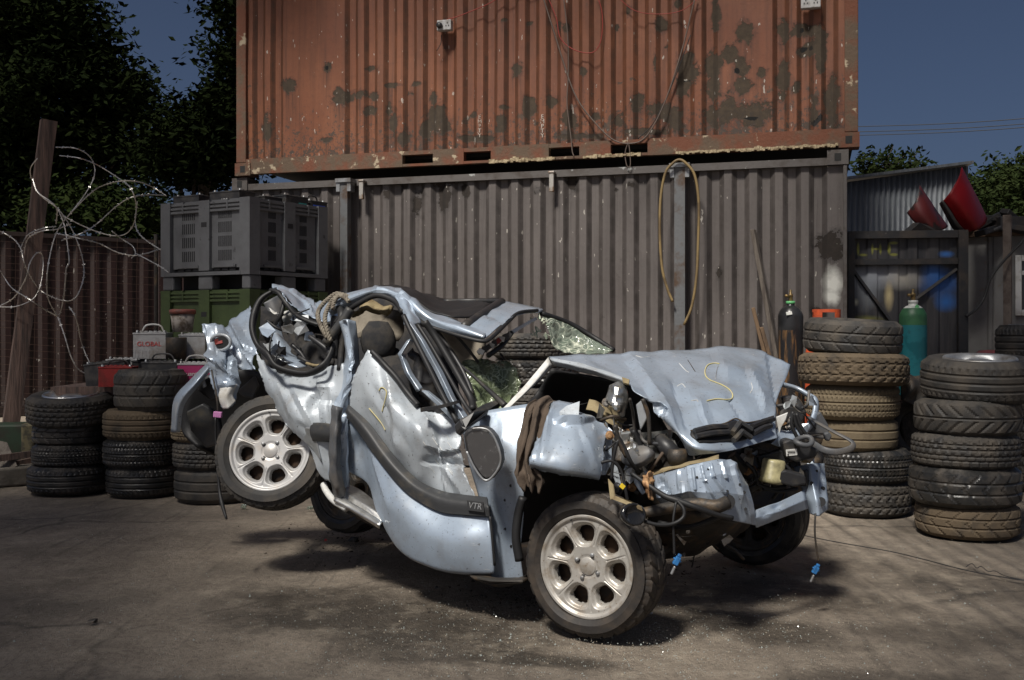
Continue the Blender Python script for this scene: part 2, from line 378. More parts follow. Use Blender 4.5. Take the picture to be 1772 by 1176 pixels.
def ground_material():
    m, nt, b = nodemat('worn_concrete'); g = NG(nt)
    pos = g.n('ShaderNodeNewGeometry').outputs['Position']
    big = g.noise(pos, .55, 5); mid = g.noise(pos, 2.6, 8, .65); fine = g.noise(pos, 38, 6, .7); grit = g.noise(pos, 190, 3, .7)
    c = g.mix(g.mr(mid, .35, .66), (.375, .313, .245), (.235, .193, .15))
    c = g.mix(g.mr(big, .4, .62), c, g.mix(.5, c, (.09, .077, .064)))
    c = g.mix(g.mr(fine, .45, .75, 0, .65), c, (.08, .065, .05))
    # pale scrapes dragged along the slab
    sc = g.noise(g.scaled(pos, (1.3, 26, 1), rot=(0, 0, -.35)), 2.2, 6, .7); patch = g.noise(pos, 1.1, 3)
    s_ = g.math('MULTIPLY', g.mr(sc, .63, .72), g.mr(patch, .48, .62)); c = g.mix(g.math('MULTIPLY', s_, .75), c, (.4, .35, .28))
    sc2 = g.noise(g.scaled(pos, (30, 1.2, 1), rot=(0, 0, .2)), 2.0, 5, .7); c = g.mix(g.math('MULTIPLY', g.mr(sc2, .64, .72), .35), c, (.06, .05, .04))
    # ragged earth, oil and wet patches; those by the car also paint its shade
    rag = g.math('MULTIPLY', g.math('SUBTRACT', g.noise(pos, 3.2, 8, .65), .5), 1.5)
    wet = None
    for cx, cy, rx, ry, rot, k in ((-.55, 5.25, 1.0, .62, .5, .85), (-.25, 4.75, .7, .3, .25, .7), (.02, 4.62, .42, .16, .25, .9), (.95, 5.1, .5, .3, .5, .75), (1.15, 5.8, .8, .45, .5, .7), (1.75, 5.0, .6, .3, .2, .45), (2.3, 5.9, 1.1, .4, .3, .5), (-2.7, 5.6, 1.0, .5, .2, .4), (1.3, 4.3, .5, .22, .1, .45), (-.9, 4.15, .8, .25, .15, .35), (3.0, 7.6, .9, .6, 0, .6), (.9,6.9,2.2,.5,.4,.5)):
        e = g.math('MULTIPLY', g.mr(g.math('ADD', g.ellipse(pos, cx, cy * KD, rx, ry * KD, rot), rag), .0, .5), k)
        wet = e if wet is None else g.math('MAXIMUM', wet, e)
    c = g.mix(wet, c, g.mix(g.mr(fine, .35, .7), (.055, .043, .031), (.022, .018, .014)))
    vo = g.n('ShaderNodeTexVoronoi', feature='DISTANCE_TO_EDGE'); vo.inputs['Scale'].default_value = .75; wv = g.n('ShaderNodeMix', data_type='RGBA'); wv.inputs[0].default_value = .25; g.l(pos, wv.inputs[6]); nzc = g.n('ShaderNodeTexNoise'); nzc.inputs['Scale'].default_value = 2.2; nzc.inputs['Detail'].default_value = 6; g.l(pos, nzc.inputs['Vector']); g.l(nzc.outputs['Color'], wv.inputs[7]); g.l(wv.outputs[2], vo.inputs['Vector'])
    crack = g.math('MULTIPLY', g.mr(vo.outputs[0], .0, .012, 1, 0), g.mr(big, .45, .55)); c = g.mix(g.math('MULTIPLY', crack, .7), c, (.03, .025, .02))
    tm = g.noise(g.scaled(pos, (9, .5, 1), rot=(0, 0, .9)), 1.6, 4, .6); c = g.mix(g.mr(tm, .56, .7, 0, .5), c, (.07, .058, .046))
    dust = g.noise(pos, 5.5, 7, .7); c = g.mix(g.mr(dust, .52, .75, 0, .6), c, (.42, .36, .28))
    speck = g.mr(g.noise(pos, 120, 2, .5), .70, .74); c = g.mix(g.math('MULTIPLY', speck, .6), c, (.34, .31, .27))
    dk = g.mr(g.noise(pos, 85, 2, .5), .69, .73); c = g.mix(g.math('MULTIPLY', dk, .6), c, (.03, .026, .022))
    nt.links.new(c, b.inputs['Base Color'])
    r = g.mr(mid, .3, .7, .62, .9); r = g.math('SUBTRACT', r, g.math('MULTIPLY', wet, .28)); nt.links.new(r, b.inputs['Roughness'])
    # tamped ripples of the slab towards the right
    rip = g.n('ShaderNodeTexWave', wave_type='BANDS', bands_direction='X'); rip.inputs['Scale'].default_value = 2.6; rip.inputs['Distortion'].default_value = 3.0; rip.inputs['Detail'].default_value = 3; g.l(g.scaled(pos, (1, .25, 1), rot=(0, 0, .25)), rip.inputs['Vector'])
    px = g.n('ShaderNodeSeparateXYZ'); g.l(pos, px.inputs[0])
    h = g.math('ADD', g.math('MULTIPLY', rip.outputs[1], g.mr(px.outputs[0], .8, 2.0, 0, .9)), g.math('ADD', g.math('MULTIPLY', mid, 1.2), g.math('ADD', g.math('MULTIPLY', fine, .55), g.math('MULTIPLY', grit, .3))))
    nt.links.new(g.bump(h, 1.0, .026), b.inputs['Normal'])
    return m
def axis(inner, outer, step):
    a = [-outer, -60, -25]; x = inner[0]
    while x < inner[1]: a.append(x); x += step
    return a + [inner[1], 30, 60, outer]
xs = axis((-5.5, 5.5), 500, .07); ys = sorted(set(axis((2.1, 11), 500, .06)))
V = []
for y in ys:
    for x in xs:
        z = 0.0
        if -5.5 < x < 5.5 and 2.1 < y < 11:
            v = Vector((x, y, 0)); z = .012 * noise.noise(v * .8) + .006 * noise.noise(v * 3.1) + .003 * noise.noise(v * 9)
            z -= .012
        V.append((x, y, z))
nx = len(xs); Fc = [(i * nx + j, i * nx + j + 1, (i + 1) * nx + j + 1, (i + 1) * nx + j) for i in range(len(ys) - 1) for j in range(nx - 1)]
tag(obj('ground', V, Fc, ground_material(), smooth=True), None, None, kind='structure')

# ---------------------------------------------------------------- shipping containers
def container_material(name, base, base2, rustc, grime, edge_sc, streak=.5):
    m, nt, b = nodemat(name); g = NG(nt)
    pos = g.n('ShaderNodeNewGeometry').outputs['Position']
    n1 = g.noise(pos, 1.6, 6); n2 = g.noise(g.scaled(pos, (9, 9, .5)), 1.6, 6, .65); n3 = g.noise(pos, 24, 7, .7); n4 = g.noise(pos, 7, 6, .65)
    c = g.mix(g.mr(n1, .35, .65), base, base2)
    c = g.mix(g.mr(n2, .42, .75, 0, streak), c, grime)
    c = g.mix(g.mr(n3, .5, .8, 0, .35), c, grime)
    fld = g.math('ADD', g.attr('field'), g.math('ADD', g.math('MULTIPLY', g.math('SUBTRACT', n3, .5), .55), g.math('ADD', g.math('MULTIPLY', g.math('SUBTRACT', n4, .5), 1.2), g.math('MULTIPLY', g.math('SUBTRACT', g.noise(pos, 15, 4, .6), .5), .7))))
    run = g.noise(g.scaled(pos, (26, 26, .9)), 1.5, 5, .7); c = g.mix(g.math('MULTIPLY', g.mr(run, .42, .62, 0, .8), g.attr('streak')), c, tuple(x * .6 for x in grime))
    run2 = g.noise(g.scaled(pos, (14, 14, .35)), 1.5, 6, .75); c = g.mix(g.mr(run2, .55, .72, 0, .5), c, tuple(x * .55 for x in grime))
    small = g.mr(g.math('ADD', g.noise(pos, 6.5, 9, .7), g.math('MULTIPLY', g.attr('low'), .12)), .665, .68)
    rim = g.mr(fld, .30, .52); rust = g.mr(fld, .5, .53)
    rc = g.mix(g.mr(n3, .3, .7), rustc, tuple(x * .55 for x in rustc))
    c = g.mix(g.math('MULTIPLY', rim, .8), c, tuple(x * .42 for x in base2)); c = g.mix(g.math('MULTIPLY', small, edge_sc), c, rc); c = g.mix(rust, c, rc)
    c = g.mix(g.mr(g.math('ADD', g.attr('pale'), g.math('MULTIPLY', g.math('SUBTRACT', n4, .5), .7)), .35, .75), c, (.62, .62, .57))
    c = g.mix(g.math('MULTIPLY', g.mr(g.math('ADD', g.noise(g.scaled(pos, (1, 1, .45)), 30, 2, .5), g.math('MULTIPLY', g.attr('low'), .03)), .715, .73), .6), c, (.55, .52, .46))
    spl_ = g.mr(g.math('ADD', g.noise(pos, 26, 5, .8), g.math('MULTIPLY', g.attr('low'), .2)), .66, .72); c = g.mix(g.math('MULTIPLY', spl_, .75), c, (.045, .035, .028))
    blk = g.mr(g.math('ADD', g.attr('hole'), g.math('MULTIPLY', g.math('SUBTRACT', n3, .5), .6)), .45, .5); c = g.mix(blk, c, (.004, .004, .004))
    c = g.mix(g.math('MULTIPLY', g.attr('rib_flank'), g.mr(n4, .3, .6, .25, .75)), c, tuple(x * .4 for x in rustc))  # sloping flanks of the ribs darker than their faces
    nt.links.new(c, b.inputs['Base Color'])
    nt.links.new(g.mix(rust, (.55, .55, .55), (.92, .92, .92)), b.inputs['Roughness'])
    hh = g.math('ADD', g.math('MULTIPLY', rust, -.6), g.math('ADD', g.math('MULTIPLY', n3, .35), g.math('MULTIPLY', n1, .8)))
    nt.links.new(g.bump(hh, .5, .008), b.inputs['Normal'])
    return m
def corr_wall(name, A, B, z0, z1, pitch, amp, m, parent, flats=(), blobs=(), pale=(), holes=(), lowz=0.0, nz=110):
    A = Vector(A); B = Vector(B); L = (B - A).length; ud = (B - A) / L; nd = Vector((ud.y, -ud.x, 0))
    us = []; u = 0.0
    prof = ((0, 0, 0), (.24, 0, 0), (.26, 0, .5), (.36, -.5, 1), (.46, -1, .6), (.48, -1, 0), (.74, -1, 0), (.76, -1, .6), (.86, -.5, .8), (.96, 0, .5), (.98, 0, 0))
    def flat(u):
        p = A + ud * u; x = PX((p.x, p.y, 1))[0]
        return any(a < x < b for a, b in flats)
    while u < L - .001:
        f = flat(u + pitch / 2)
        for t, d, sm in prof:
            if u + t * pitch < L: us.append((u + t * pitch, 0 if f else d * amp, 0 if f else sm))
        u += pitch
    us.append((L, 0, 0))
    V = []; fld = []; pal = []; hol = []; low = []; rib_flank = []; stk = []
    def blobv(x, y, bl):
        v = 0
        for bx, by, rx, ry in bl:
            d = math.hypot((x - bx) / rx, (y - by) / ry)
            if d < 2: v = max(v, 1 - d * .5)
        return v
    def streakv(x, y):
        v = 0
        for bx, by, rx, ry in blobs:
            if 0 < y - by < 75 + ry and abs(x - bx) < rx: v = max(v, (1 - (y - by) / (75 + ry)) * (1 - (abs(x - bx) / rx) ** 3))
        return v
    bow = .012
    for k in range(nz + 1):
        z = z0 + (z1 - z0) * k / nz
        for u, d, sm in us:
            p = A + ud * u + nd * d; p2 = p + nd * (bow * noise.noise(Vector((u * .9, z * 1.1, L))) + bow * .6 * noise.noise(Vector((u * 3.1, z * 1.7, L))) ); V.append((p2.x, p2.y, z)); x, y = PX((p.x, p.y, z)); stk.append(streakv(x, y))
            fld.append(blobv(x, y, blobs)); pal.append(blobv(x, y, pale)); hol.append(blobv(x, y, holes)); low.append(max(0, 1 - (z - lowz) / .7) if z >= lowz - .5 else 1); rib_flank.append(sm)
    n = len(us); Fc = [(k * n + j, k * n + j + 1, (k + 1) * n + j + 1, (k + 1) * n + j) for k in range(nz) for j in range(n - 1)]
    o = obj(name, V, Fc, m, parent)
    for nm, vals in (('field', fld), ('pale', pal), ('hole', hol), ('low', low), ('rib_flank', rib_flank), ('streak', stk)):
        a = o.data.attributes.new(nm, 'FLOAT', 'POINT'); a.data.foreach_set('value', vals)
    s = o.modifiers.new('thickness', 'SOLIDIFY'); s.thickness = .004; s.offset = -1
    return o
UP_BLOBS = [(566,117,6,8),(590,168,17,14),(623,163,10,9),(644,118,11,6),(566,242,12,6),(500,150,12,12),(463,220,9,22),(640,191,12,9),(647,169,8,8),(676,186,6,12),(681,215,8,20),(759,207,17,24),(749,169,7,12),(700,240,14,14),(735,230,9,17),(867,217,8,20),(894,118,10,13),(916,185,12,18),(955,176,10,10),(987,210,13,20),(678,147,14,4),(720,146,7,5),(710,162,5,6),(871,186,10,5),(820,198,6,5),
 (1291,56,17,18),(1262,93,13,18),(1282,115,15,18),(1286,146,13,16),(1318,125,8,11),(1300,195,33,22),(1257,196,18,26),(1355,135,13,32),(1189,122,16,28),(1184,150,13,20),(1104,174,13,14),(1140,190,20,17),(1170,207,16,20),(1145,42,12,14),(1240,24,8,24),(1235,110,12,25),(1235,150,10,28),(1355,55,13,22),(1393,52,22,12),(1400,85,18,12),(1420,90,10,40),(1408,190,9,25),(1232,205,12,22),(1172,8,7,8),(1089,20,4,18),(1133,108,4,20),(1153,80,4,5),(1067,48,4,6),(1032,203,8,8),(1072,210,8,14),(1377,150,9,11),(967,45,5,9),(981,49,5,7),(916,40,6,4),(874,34,6,4),(1010,125,6,8),(1440,180,14,40),(830,240,30,6),(1000,236,40,5),(1120,228,40,6)]
HOLES = [(566,117,3,4),(1276,122,4,5),(1189,139,7,3),(1388,86,4,5),(1403,83,4,4),(1419,202,5,7),(1408,213,4,5),(1387,52,4,4),(1300,205,16,3)]
m_orange = container_material('rusty_orange_paint', (.23, .082, .036), (.175, .058, .027), (.075, .054, .036), (.05, .021, .012), .8)
m_grey = container_material('faded_grey_brown_paint', (.125, .109, .102), (.10, .087, .082), (.034, .026, .021), (.045, .036, .032), .25, .35)
m_rust = mat('rusted_steel', (.13, .085, .055), .85, .2, col2=(.07, .045, .03), scale=8, bump=.5, bscale=30, col3=(.32, .27, .19), scale3=9, lo3=.62, hi3=.66)
m_rail_o = mat('rusted_orange_rail', (.15, .055, .03), .8, 0, col2=(.11, .075, .05), scale=5, lo=.42, hi=.58, bump=.4, col3=(.4, .33, .23), scale3=7, lo3=.6, hi3=.64)
m_rail_g = mat('grey_rail', (.1, .09, .085), .6, 0, col2=(.055, .042, .034), scale=7, lo=.5, hi=.7, bump=.2, col3=(.35, .36, .35), scale3=6, lo3=.64, hi3=.67)
m_sheet_old = mat('grubby_crumbling_timber', (.42, .34, .22), .95, 0, col2=(.2, .15, .09), scale=26, bump=1.0, bscale=60)
m_dark = mat('dark_steel', (.02, .02, .02), .8)
def frame_box(mb, A, ud, nd, u0, u1, v0, v1, z0, z1, mi=0):
    R = Matrix((ud, -nd, Vector((0, 0, 1)))).transposed()
    mb.box((u0, -v1, z0), (u1, -v0, z1), mi, R, A)
def shipping_container(name, A, B, depth, z0, z1, m_wall, m_rail, label, cat, blobs, pale, holes, flats, pitch, lowz, pockets=(), group=None, endpost=.1):
    A = Vector(A); B = Vector(B); L = (B - A).length; ud = (B - A) / L; nd = Vector((ud.y, -ud.x, 0))
    root = empty(name, (A.x, A.y, z0), label, cat, group)
    rb = .15
    corr_wall('front_wall', A + ud * .1 - nd * .02, B - ud * endpost - nd * .02, z0 + rb + .002, z1 - .119, pitch, .032, m_wall, root, flats, blobs, pale, holes, lowz)
    mb = MB()
    us = [0.1]
    pw = (.1, endpost)
    for a, b in pockets: us += [a, b]
    us.append(L - .1)
    # bottom rail: pieces between the fork pockets, thin strips above and below them
    for i in range(0, len(us), 2): frame_box(mb, A, ud, nd, us[i], us[i + 1], -.06, .012, z0 + .012, z0 + rb)
    for a, b in pockets:
        frame_box(mb, A, ud, nd, a + .001, b - .001, -.06, .009, z0 + rb - .035, z0 + rb - .002)
        frame_box(mb, A, ud, nd, a + .001, b - .001, -.06, .010, z0 + .014, z0 + .036)
    br = mb.build('bottom_rail', m_rail, root)
    mb = MB(); frame_box(mb, A, ud, nd, .1, L - endpost, -.06, .008, z1 - .118, z1 - .06); mb.build('top_rail', m_rail, root)
    for u, uw in ((0, .1), (L - endpost, endpost)):
        mb = MB(); frame_box(mb, A, ud, nd, u, u + uw, -.1, .014, z0 + .12, z1 - .12); mb.build('corner_post', m_rail, root, bevel=.006)
    for u in (-.01, L - .15):
        for z in (z0, z1 - .118):
            mb = MB(); frame_box(mb, A, ud, nd, u, u + .16, -.14, .02, z, z + .116)
            frame_box(mb, A, ud, nd, u + .055, u + .105, .018, .0215, z + .028, z + .088, 1)
            mb.build('corner_casting', [m_rail, m_dark], root)
    mb = MB(); frame_box(mb, A, ud, nd, .02, L - .02, -depth, -.17, z1 - .09, z1 - .05); mb.build('roof', m_rail, root)
    mb = MB(); frame_box(mb, A, ud, nd, .02, L - .02, -depth, -.17, z0 + .1, z0 + .14); mb.build('floor', m_dark, root)
    for u in (.02, L - .05):
        mb = MB(); frame_box(mb, A, ud, nd, u, u + .03, -depth, -.15, z0 + .142, z1 - .092); mb.build('end_wall', m_rail, root)
    mb = MB(); frame_box(mb, A, ud, nd, .06, L - .06, -depth, -depth + .03, z0 + .142, z1 - .092); mb.build('rear_wall', m_rail, root)
    return root, A, ud, nd, L
LA = W(405, 572, 11.85); LB = W(1466, 572, 9.95); LA.z = LB.z = 0
lower, A_, ud, nd, L_ = shipping_container('shipping_container', LA, LB, 2.4, 0.0, 2.6, m_grey, m_rail_g,
    'faded grey-brown shipping container standing on the ground behind the wreck', 'container',
    [(770,335,9,26),(722,350,9,22),(765,312,40,9),(990,310,8,22),(668,335,6,8),(806,330,6,12),(1092,320,5,6),(1067,330,4,5),(1122,285,6,10),(1440,428,22,24),(1415,545,12,14),(1243,470,5,10),(930,330,5,7),(700,320,5,9)],
    [(1441,488,17,27),(1438,512,15,16)], [], [(1418, 1470)], .2, 0.15, endpost=.03)
UA = W(410, 572, 11.8); UB = W(1485, 572, 9.93); UA.z = UB.z = 0
UL = (UB - UA).length
def u_at(px):
    # distance along the upper wall whose front is seen at px
    k = (px - CX) / F; d = (UB - UA) / UL
    return (k * UA.y - UA.x) / (d.x - k * d.y)
pk = [(u_at(a), u_at(b)) for a, b in ((697, 750), (803, 850), (950, 1003), (1057, 1121))]
upper, A2, ud2, nd2, L2 = shipping_container('shipping_container', UA, UB, 2.4, 2.615, 5.2, m_orange, m_rail_o,
    'rusty orange shipping container stacked on top of the grey-brown one', 'container',
    UP_BLOBS, [], HOLES, [(505, 578), (1249, 1342)], .187, 2.75, pk)
# crumbling floor edge under the upper container
for a, b, n in ((848, 962, 22), (1010, 1110, 16), (1170, 1450, 60)):
    mb = MB()
    for i in range(n):
        px = a + (b - a) * i / n; u = u_at(px); hgt = .02 + .035 * abs(noise.noise(Vector((px * .05, 1, 0))))
        frame_box(mb, A2, ud2, nd2, u, u + (u_at(b) - u_at(a)) / n * 1.02, .0125, .03 + .02 * rnd.random(), 2.6 + .014 + rnd.random() * .015, 2.6 + .02 + hgt)
    mb.build('rotten_floor_edge', m_sheet_old, upper)
# painted EMPTY twice
m_paintw = mat('white_stencil_paint', (.55, .5, .44), .8, col2=(.25, .12, .07), scale=30, lo=.5, hi=.62)
for px, s_ in ((836, 'E\nM\nP\nT\nY'), (955, 'E\nM\nP\nT\nY')):
    u = .1 + .187 * (round((u_at(px) - .1) / .187 - .11) + .11); ul = u - .1; zt_ = H + (YH - 218) / F * (A2 + ud2 * u).y; Lw = L2 - .2; bw = .012 * noise.noise(Vector((ul * .9, zt_ * 1.1, Lw))) + .0072 * noise.noise(Vector((ul * 3.1, zt_ * 1.7, Lw))); p = A2 + ud2 * u + nd2 * (bw - .02 + .005)
    text('stencil_lettering', s_, (p.x, p.y, H + (YH - 218) / F * p.y), ud2, (0, 0, 1), .05, m_paintw, upper, .0008, .8)
def wall_pt(px, py, off=.03, up_=True):
    u = u_at(px); p = A2 + ud2 * u + nd2 * off; return Vector((p.x, p.y, H + (YH - py) / F * p.y))
# sockets, cables on the upper container
m_sock = mat('grey_socket_plastic', (.42, .42, .42), .5, col2=(.25, .24, .22), scale=20)
for px, py, wd, label in ((772, 46, .13, 'grey metal socket box with a black plug on the orange container'), (1403, 7, .15, 'grey double socket box at the top right of the orange container')):
    p = wall_pt(px, py, .0); R = Matrix((ud2, -nd2, Vector((0, 0, 1)))).transposed()
    t = empty('socket_box', p, label, 'socket')
    mb = MB(); mb.box((-wd / 2, -.06, -.045), (wd / 2, -.0, .045), 0, R, p); mb.build('box', m_sock, t, bevel=.006)
    mb = MB()
    for sx in (-.25, .25):
        for q in ((0, .016), (-.012, -.008), (.012, -.008)): mb.box((sx * wd + q[0] - .004, -.063, q[1] - .006), (sx * wd + q[0] + .004, -.0605, q[1] + .006), 0, R, p)
    mb.build('sockets', M['blackplastic'], t)
    if px < 800:
        mb = MB(); mb.lathe([(.0, .03), (.024, .03), (.026, 0), (.0, 0)], 14, Matrix.Translation(p + R @ Vector((-.035, -.064, -.005))) @ R.to_4x4() @ Matrix.Rotation(math.radians(90), 4, 'X')); mb.build('plug', M['blackplastic'], t, True)
m_redcable = mat('red_cable', (.3, .045, .035), .6); m_greycable = mat('grey_brown_cable', (.12, .09, .075), .7); m_blackcable = mat('black_cable', (.02, .02, .02), .6)
def cable(name, pts, r, m, label, cat='cable'):
    return tag(tube(name, [wall_pt(a, b, .035) for a, b in pts], r, m), label, cat)
cable('cable', [(775, 34), (800, 26), (850, 5), (880, -15), (930, -30)], .004, m_redcable, 'thin red cable running up from the left socket box')
cable('cable', [(944, -20), (964, 30), (970, 62), (985, 80), (1008, 90), (1030, 89), (1042, 66), (1043, 20), (1030, -20)], .004, m_redcable, 'loop of red cable hanging from the top of the orange container')
cable('cable', [(1070, -5), (1100, 18), (1140, 24), (1180, 18), (1210, -4)], .003, m_redcable, 'shallow sag of thin red cable at the very top of the orange container')
cable('cable', [(940, -10), (962, 60), (984, 130), (1000, 170), (1025, 205), (1060, 240), (1092, 248), (1120, 235), (1150, 180), (1180, 90), (1205, -10)], .006, m_greycable, 'long grey-brown cable drooping in a deep bow across the orange container')
cable('cable', [(976, -10), (984, 60), (985, 130), (983, 180), (990, 240), (992, 262), (995, 270)], .005, m_greycable, 'straight hanging grey cable left of the long drooping bow')
cable('cable', [(1088, 246), (1083, 265), (1086, 286), (1092, 286), (1091, 262), (1089, 247)], .004, m_greycable, 'small loop of cable dangling below the container rail')
cable('cable', [(1196, 60), (1178, 110), (1156, 165), (1130, 215), (1105, 240)], .004, m_blackcable, 'thin black cable slanting beside the long drooping bow')
cable('cable', [(766, 60), (765, 75), (758, 88)], .003, m_blackcable, 'short black flex hanging below the left socket box')
# posts, hooks, hose on the lower container
def lo_pt(px, py, off):
    k = (px - CX) / F; d = (LB - LA).normalized(); u = (k * (LA.y + 0) - LA.x) / (d.x - k * d.y)
    p = A_ + ud * u + nd * off; return Vector((p.x, p.y, H + (YH - py) / F * p.y))
RL = Matrix((ud, -nd, Vector((0, 0, 1)))).transposed()
for px, wd, lab in ((1179, .085, 'grey steel post against the container with a hose looped over it'), (604, .07, 'rusty steel post against the container beside the plastic bins')):
    p = lo_pt(px, 400, .06); p.z = 0
    t = empty('steel_post', p, lab, 'post')
    mb = MB(); mb.box((-wd / 2, -.05, 0), (wd / 2, -.042, 2.5), 0, RL, p); mb.box((-wd / 2, -.0415, 0), (-wd / 2 + .008, .03, 2.5), 0, RL, p); mb.box((wd / 2 - .008, -.0415, 0), (wd / 2, .03, 2.5), 0, RL, p)
    mb.build('upright', mat('weathered_post_steel', (.15, .155, .16), .55, .4, col2=(.1, .065, .045), scale=5, lo=.48, hi=.62, bump=.15), t)
    mb = MB(); mb.box((-wd / 2 - .04, -.07, 2.501), (wd / 2 + .04, .05, 2.535), 0, RL, p); mb.box((-wd / 2 - .035, -.058, 2.42), (-wd / 2 - .001, .03, 2.5), 0, RL, p); mb.box((wd / 2 + .001, -.058, 2.42), (wd / 2 + .035, .03, 2.5), 0, RL, p)
    mb.build('top_bracket', M['steel'], t)
for px, lab in ((631, 'pale metal hook over the container rail near the left post'), (958, 'rust-stained metal hook over the middle of the container rail')):
    p = lo_pt(px, 310, .05); p.z = 2.5
    mb = MB(); mb.box((-.02, -.03, -.15), (.02, .0, .005), 0, RL, p); mb.box((-.026, -.036, .006), (.026, .06, .022), 0, RL, p)
    tag(mb.build('rail_hook', mat('rust_streaked_zinc', (.42, .4, .37), .5, .5, col2=(.18, .1, .05), scale=12), bevel=.004), lab, 'hook')
hose = [(1150, 345), (1147, 420), (1153, 470), (1163, 505), (1171, 525)]
m_hose = mat('yellowed_hose', (.24, .17, .075), .55, col2=(.13, .09, .045), scale=6)
pts = [(1169, 522), (1160, 500), (1151, 465), (1147, 410), (1148, 345), (1156, 300), (1168, 283), (1180, 276), (1192, 283), (1206, 303), (1213, 350), (1212, 420), (1209, 480), (1201, 530), (1188, 562)]
tag(tube('hose', [lo_pt(a, b, .16) for a, b in pts], .011, m_hose), 'brownish yellow hose looped over the steel post on the container', 'hose')
# ---------------------------------------------------------------- red container and mesh fence at the left
m_red = container_material('dull_red_paint', (.02, .006, .005), (.016, .005, .004), (.04, .024, .018), (.03, .012, .009), .5)
RA = W(-140, 572, 16.5); RB = W(330, 572, 19.5); RA.z = RB.z = 0
shipping_container('shipping_container', RA, RB, 2.4, 0, 2.6, m_red, mat('dull_red_rail', (.025, .014, .012), .7, col2=(.015, .01, .008), scale=5), 'dull red shipping container behind the wire mesh at the left', 'container', [], [], [], [], .24, 0)
m_wire = mat('rusty_wire', (.16, .1, .075), .6, .5)
fx = empty('mesh_fence', W(140, 720, 12.2), 'rusty wire mesh fence in front of the dull red container', 'fence')
fx.location.z = 0; WL[fx.name] = Vector(fx.location)
def fpt(px, py): return W(px, py, 11.6 + (px) / 278 * .8)
mb = MB()
for k in range(25):
    y0 = 425 + k * 12.5; mb.tube([fpt(-60, y0 - 12), fpt(100, y0 - 3 + rnd.uniform(-2, 2)), fpt(278, y0 + 6)], .0022, 4, spline=False)
for k in range(10):
    x = -50 + k * 35; mb.tube([fpt(x + 8, 412), fpt(x + 5, 580), fpt(x, 790)], .0022, 4, spline=False)
mb.build('wire_mesh', m_wire, fx)
for px in (-55, 270):
    mb = MB(); mb.tube([fpt(px, 405), fpt(px, 800)], .02, 8, spline=False); mb.build('fence_post', M['darkmetal'], fx)
# leaning timber post and razor wire
m_wood = mat('weathered_timber', (.16, .105, .085), .9, 0, col2=(.06, .045, .04), scale=10, lo=.4, hi=.62, bump=.6, bscale=30, stretch=(3, 3, .25))
pp = MB(); top = W(84, 210, 10.6); bot = W(8, 735, 10.4); bot.z = 0
ax = (top - bot); L0 = ax.length; Q = ax.normalized().to_track_quat('Z', 'Y').to_matrix()
V = []; n = 9
for k in range(13):
    for j, (a, b) in enumerate(((-.075, -.06), (0, -.068), (.075, -.06), (.08, 0), (.075, .06), (0, .066), (-.075, .06), (-.08, 0))):
        t = k / 12; q = 1 + .06 * noise.noise(Vector((k * .7, j * 1.3, 2))); V.append(bot + Q @ Vector((a * q, b * q, t * L0 + (.02 * noise.noise(Vector((j, 3, 1))) if k == 12 else 0))))
Fc = [(k * 8 + j, k * 8 + (j + 1) % 8, (k + 1) * 8 + (j + 1) % 8, (k + 1) * 8 + j) for k in range(12) for j in range(8)] + [tuple(range(96, 104)), tuple(range(7, -1, -1))]
tag(obj('timber_post', V, Fc, m_wood), 'weathered timber post leaning beside the mesh fence, wrapped by razor wire', 'post')
zs = .3231
def zz(l, D0=10.2, s=zs, oy=180): return [W(a * s, oy + b * s, D0 + .25 * math.sin(i * .9 + a * .01)) for i, (a, b) in enumerate(l)]
loops = [zz([(-60,660),(0,680),(70,720),(110,770),(130,850),(160,920),(220,1000),(330,1050),(400,1040),(440,960),(450,880),(430,780),(380,660),(310,560),(220,490),(170,400),(165,340),(200,290)]),
 zz([(300,230),(400,235),(470,270),(505,330),(500,400),(450,490),(380,580),(330,640),(290,720),(260,850),(250,960),(260,1050),(310,1130),(330,1090),(345,1000),(355,880),(370,850),(365,780),(345,650),(310,560)]),
 zz([(320,275),(430,290),(530,330),(640,400),(700,450),(730,540),(720,630),(680,690),(620,705),(540,690),(440,650),(360,610),(320,590)]),
 zz([(330,730),(440,690),(520,640),(620,550),(700,500),(800,485),(890,490)]), zz([(330,640),(400,560),(480,480),(540,440),(640,412),(740,415),(820,445),(890,490)]),
 zz([(300,690),(430,720),(530,745),(620,790),(710,810),(780,800),(860,775)]), zz([(600,680),(650,720),(710,760),(725,800),(705,825)]), zz([(735,520),(725,640),(760,710),(860,780)]),
 zz([(-60,1100),(0,1080),(80,1030),(140,930),(160,850),(200,795),(230,820),(225,930),(190,1030),(100,1080),(0,1085),(-60,1075)]), zz([(-60,820),(0,890),(60,980),(150,1040),(240,1100),(310,1140),(330,1190)]),
 zz([(370,1085),(400,1130),(420,1190),(430,1250),(455,1330),(485,1400),(470,1440),(420,1420),(380,1350),(345,1235),(310,1140)]),
 zz([(110,770),(150,700),(230,665),(300,655)]), zz([(130,800),(150,720),(220,680),(300,670),(380,640)]), zz([(300,640),(305,560),(270,520),(200,470),(175,400)]),zz([(730,800),(860,870),(900,900)])]
mb = MB()
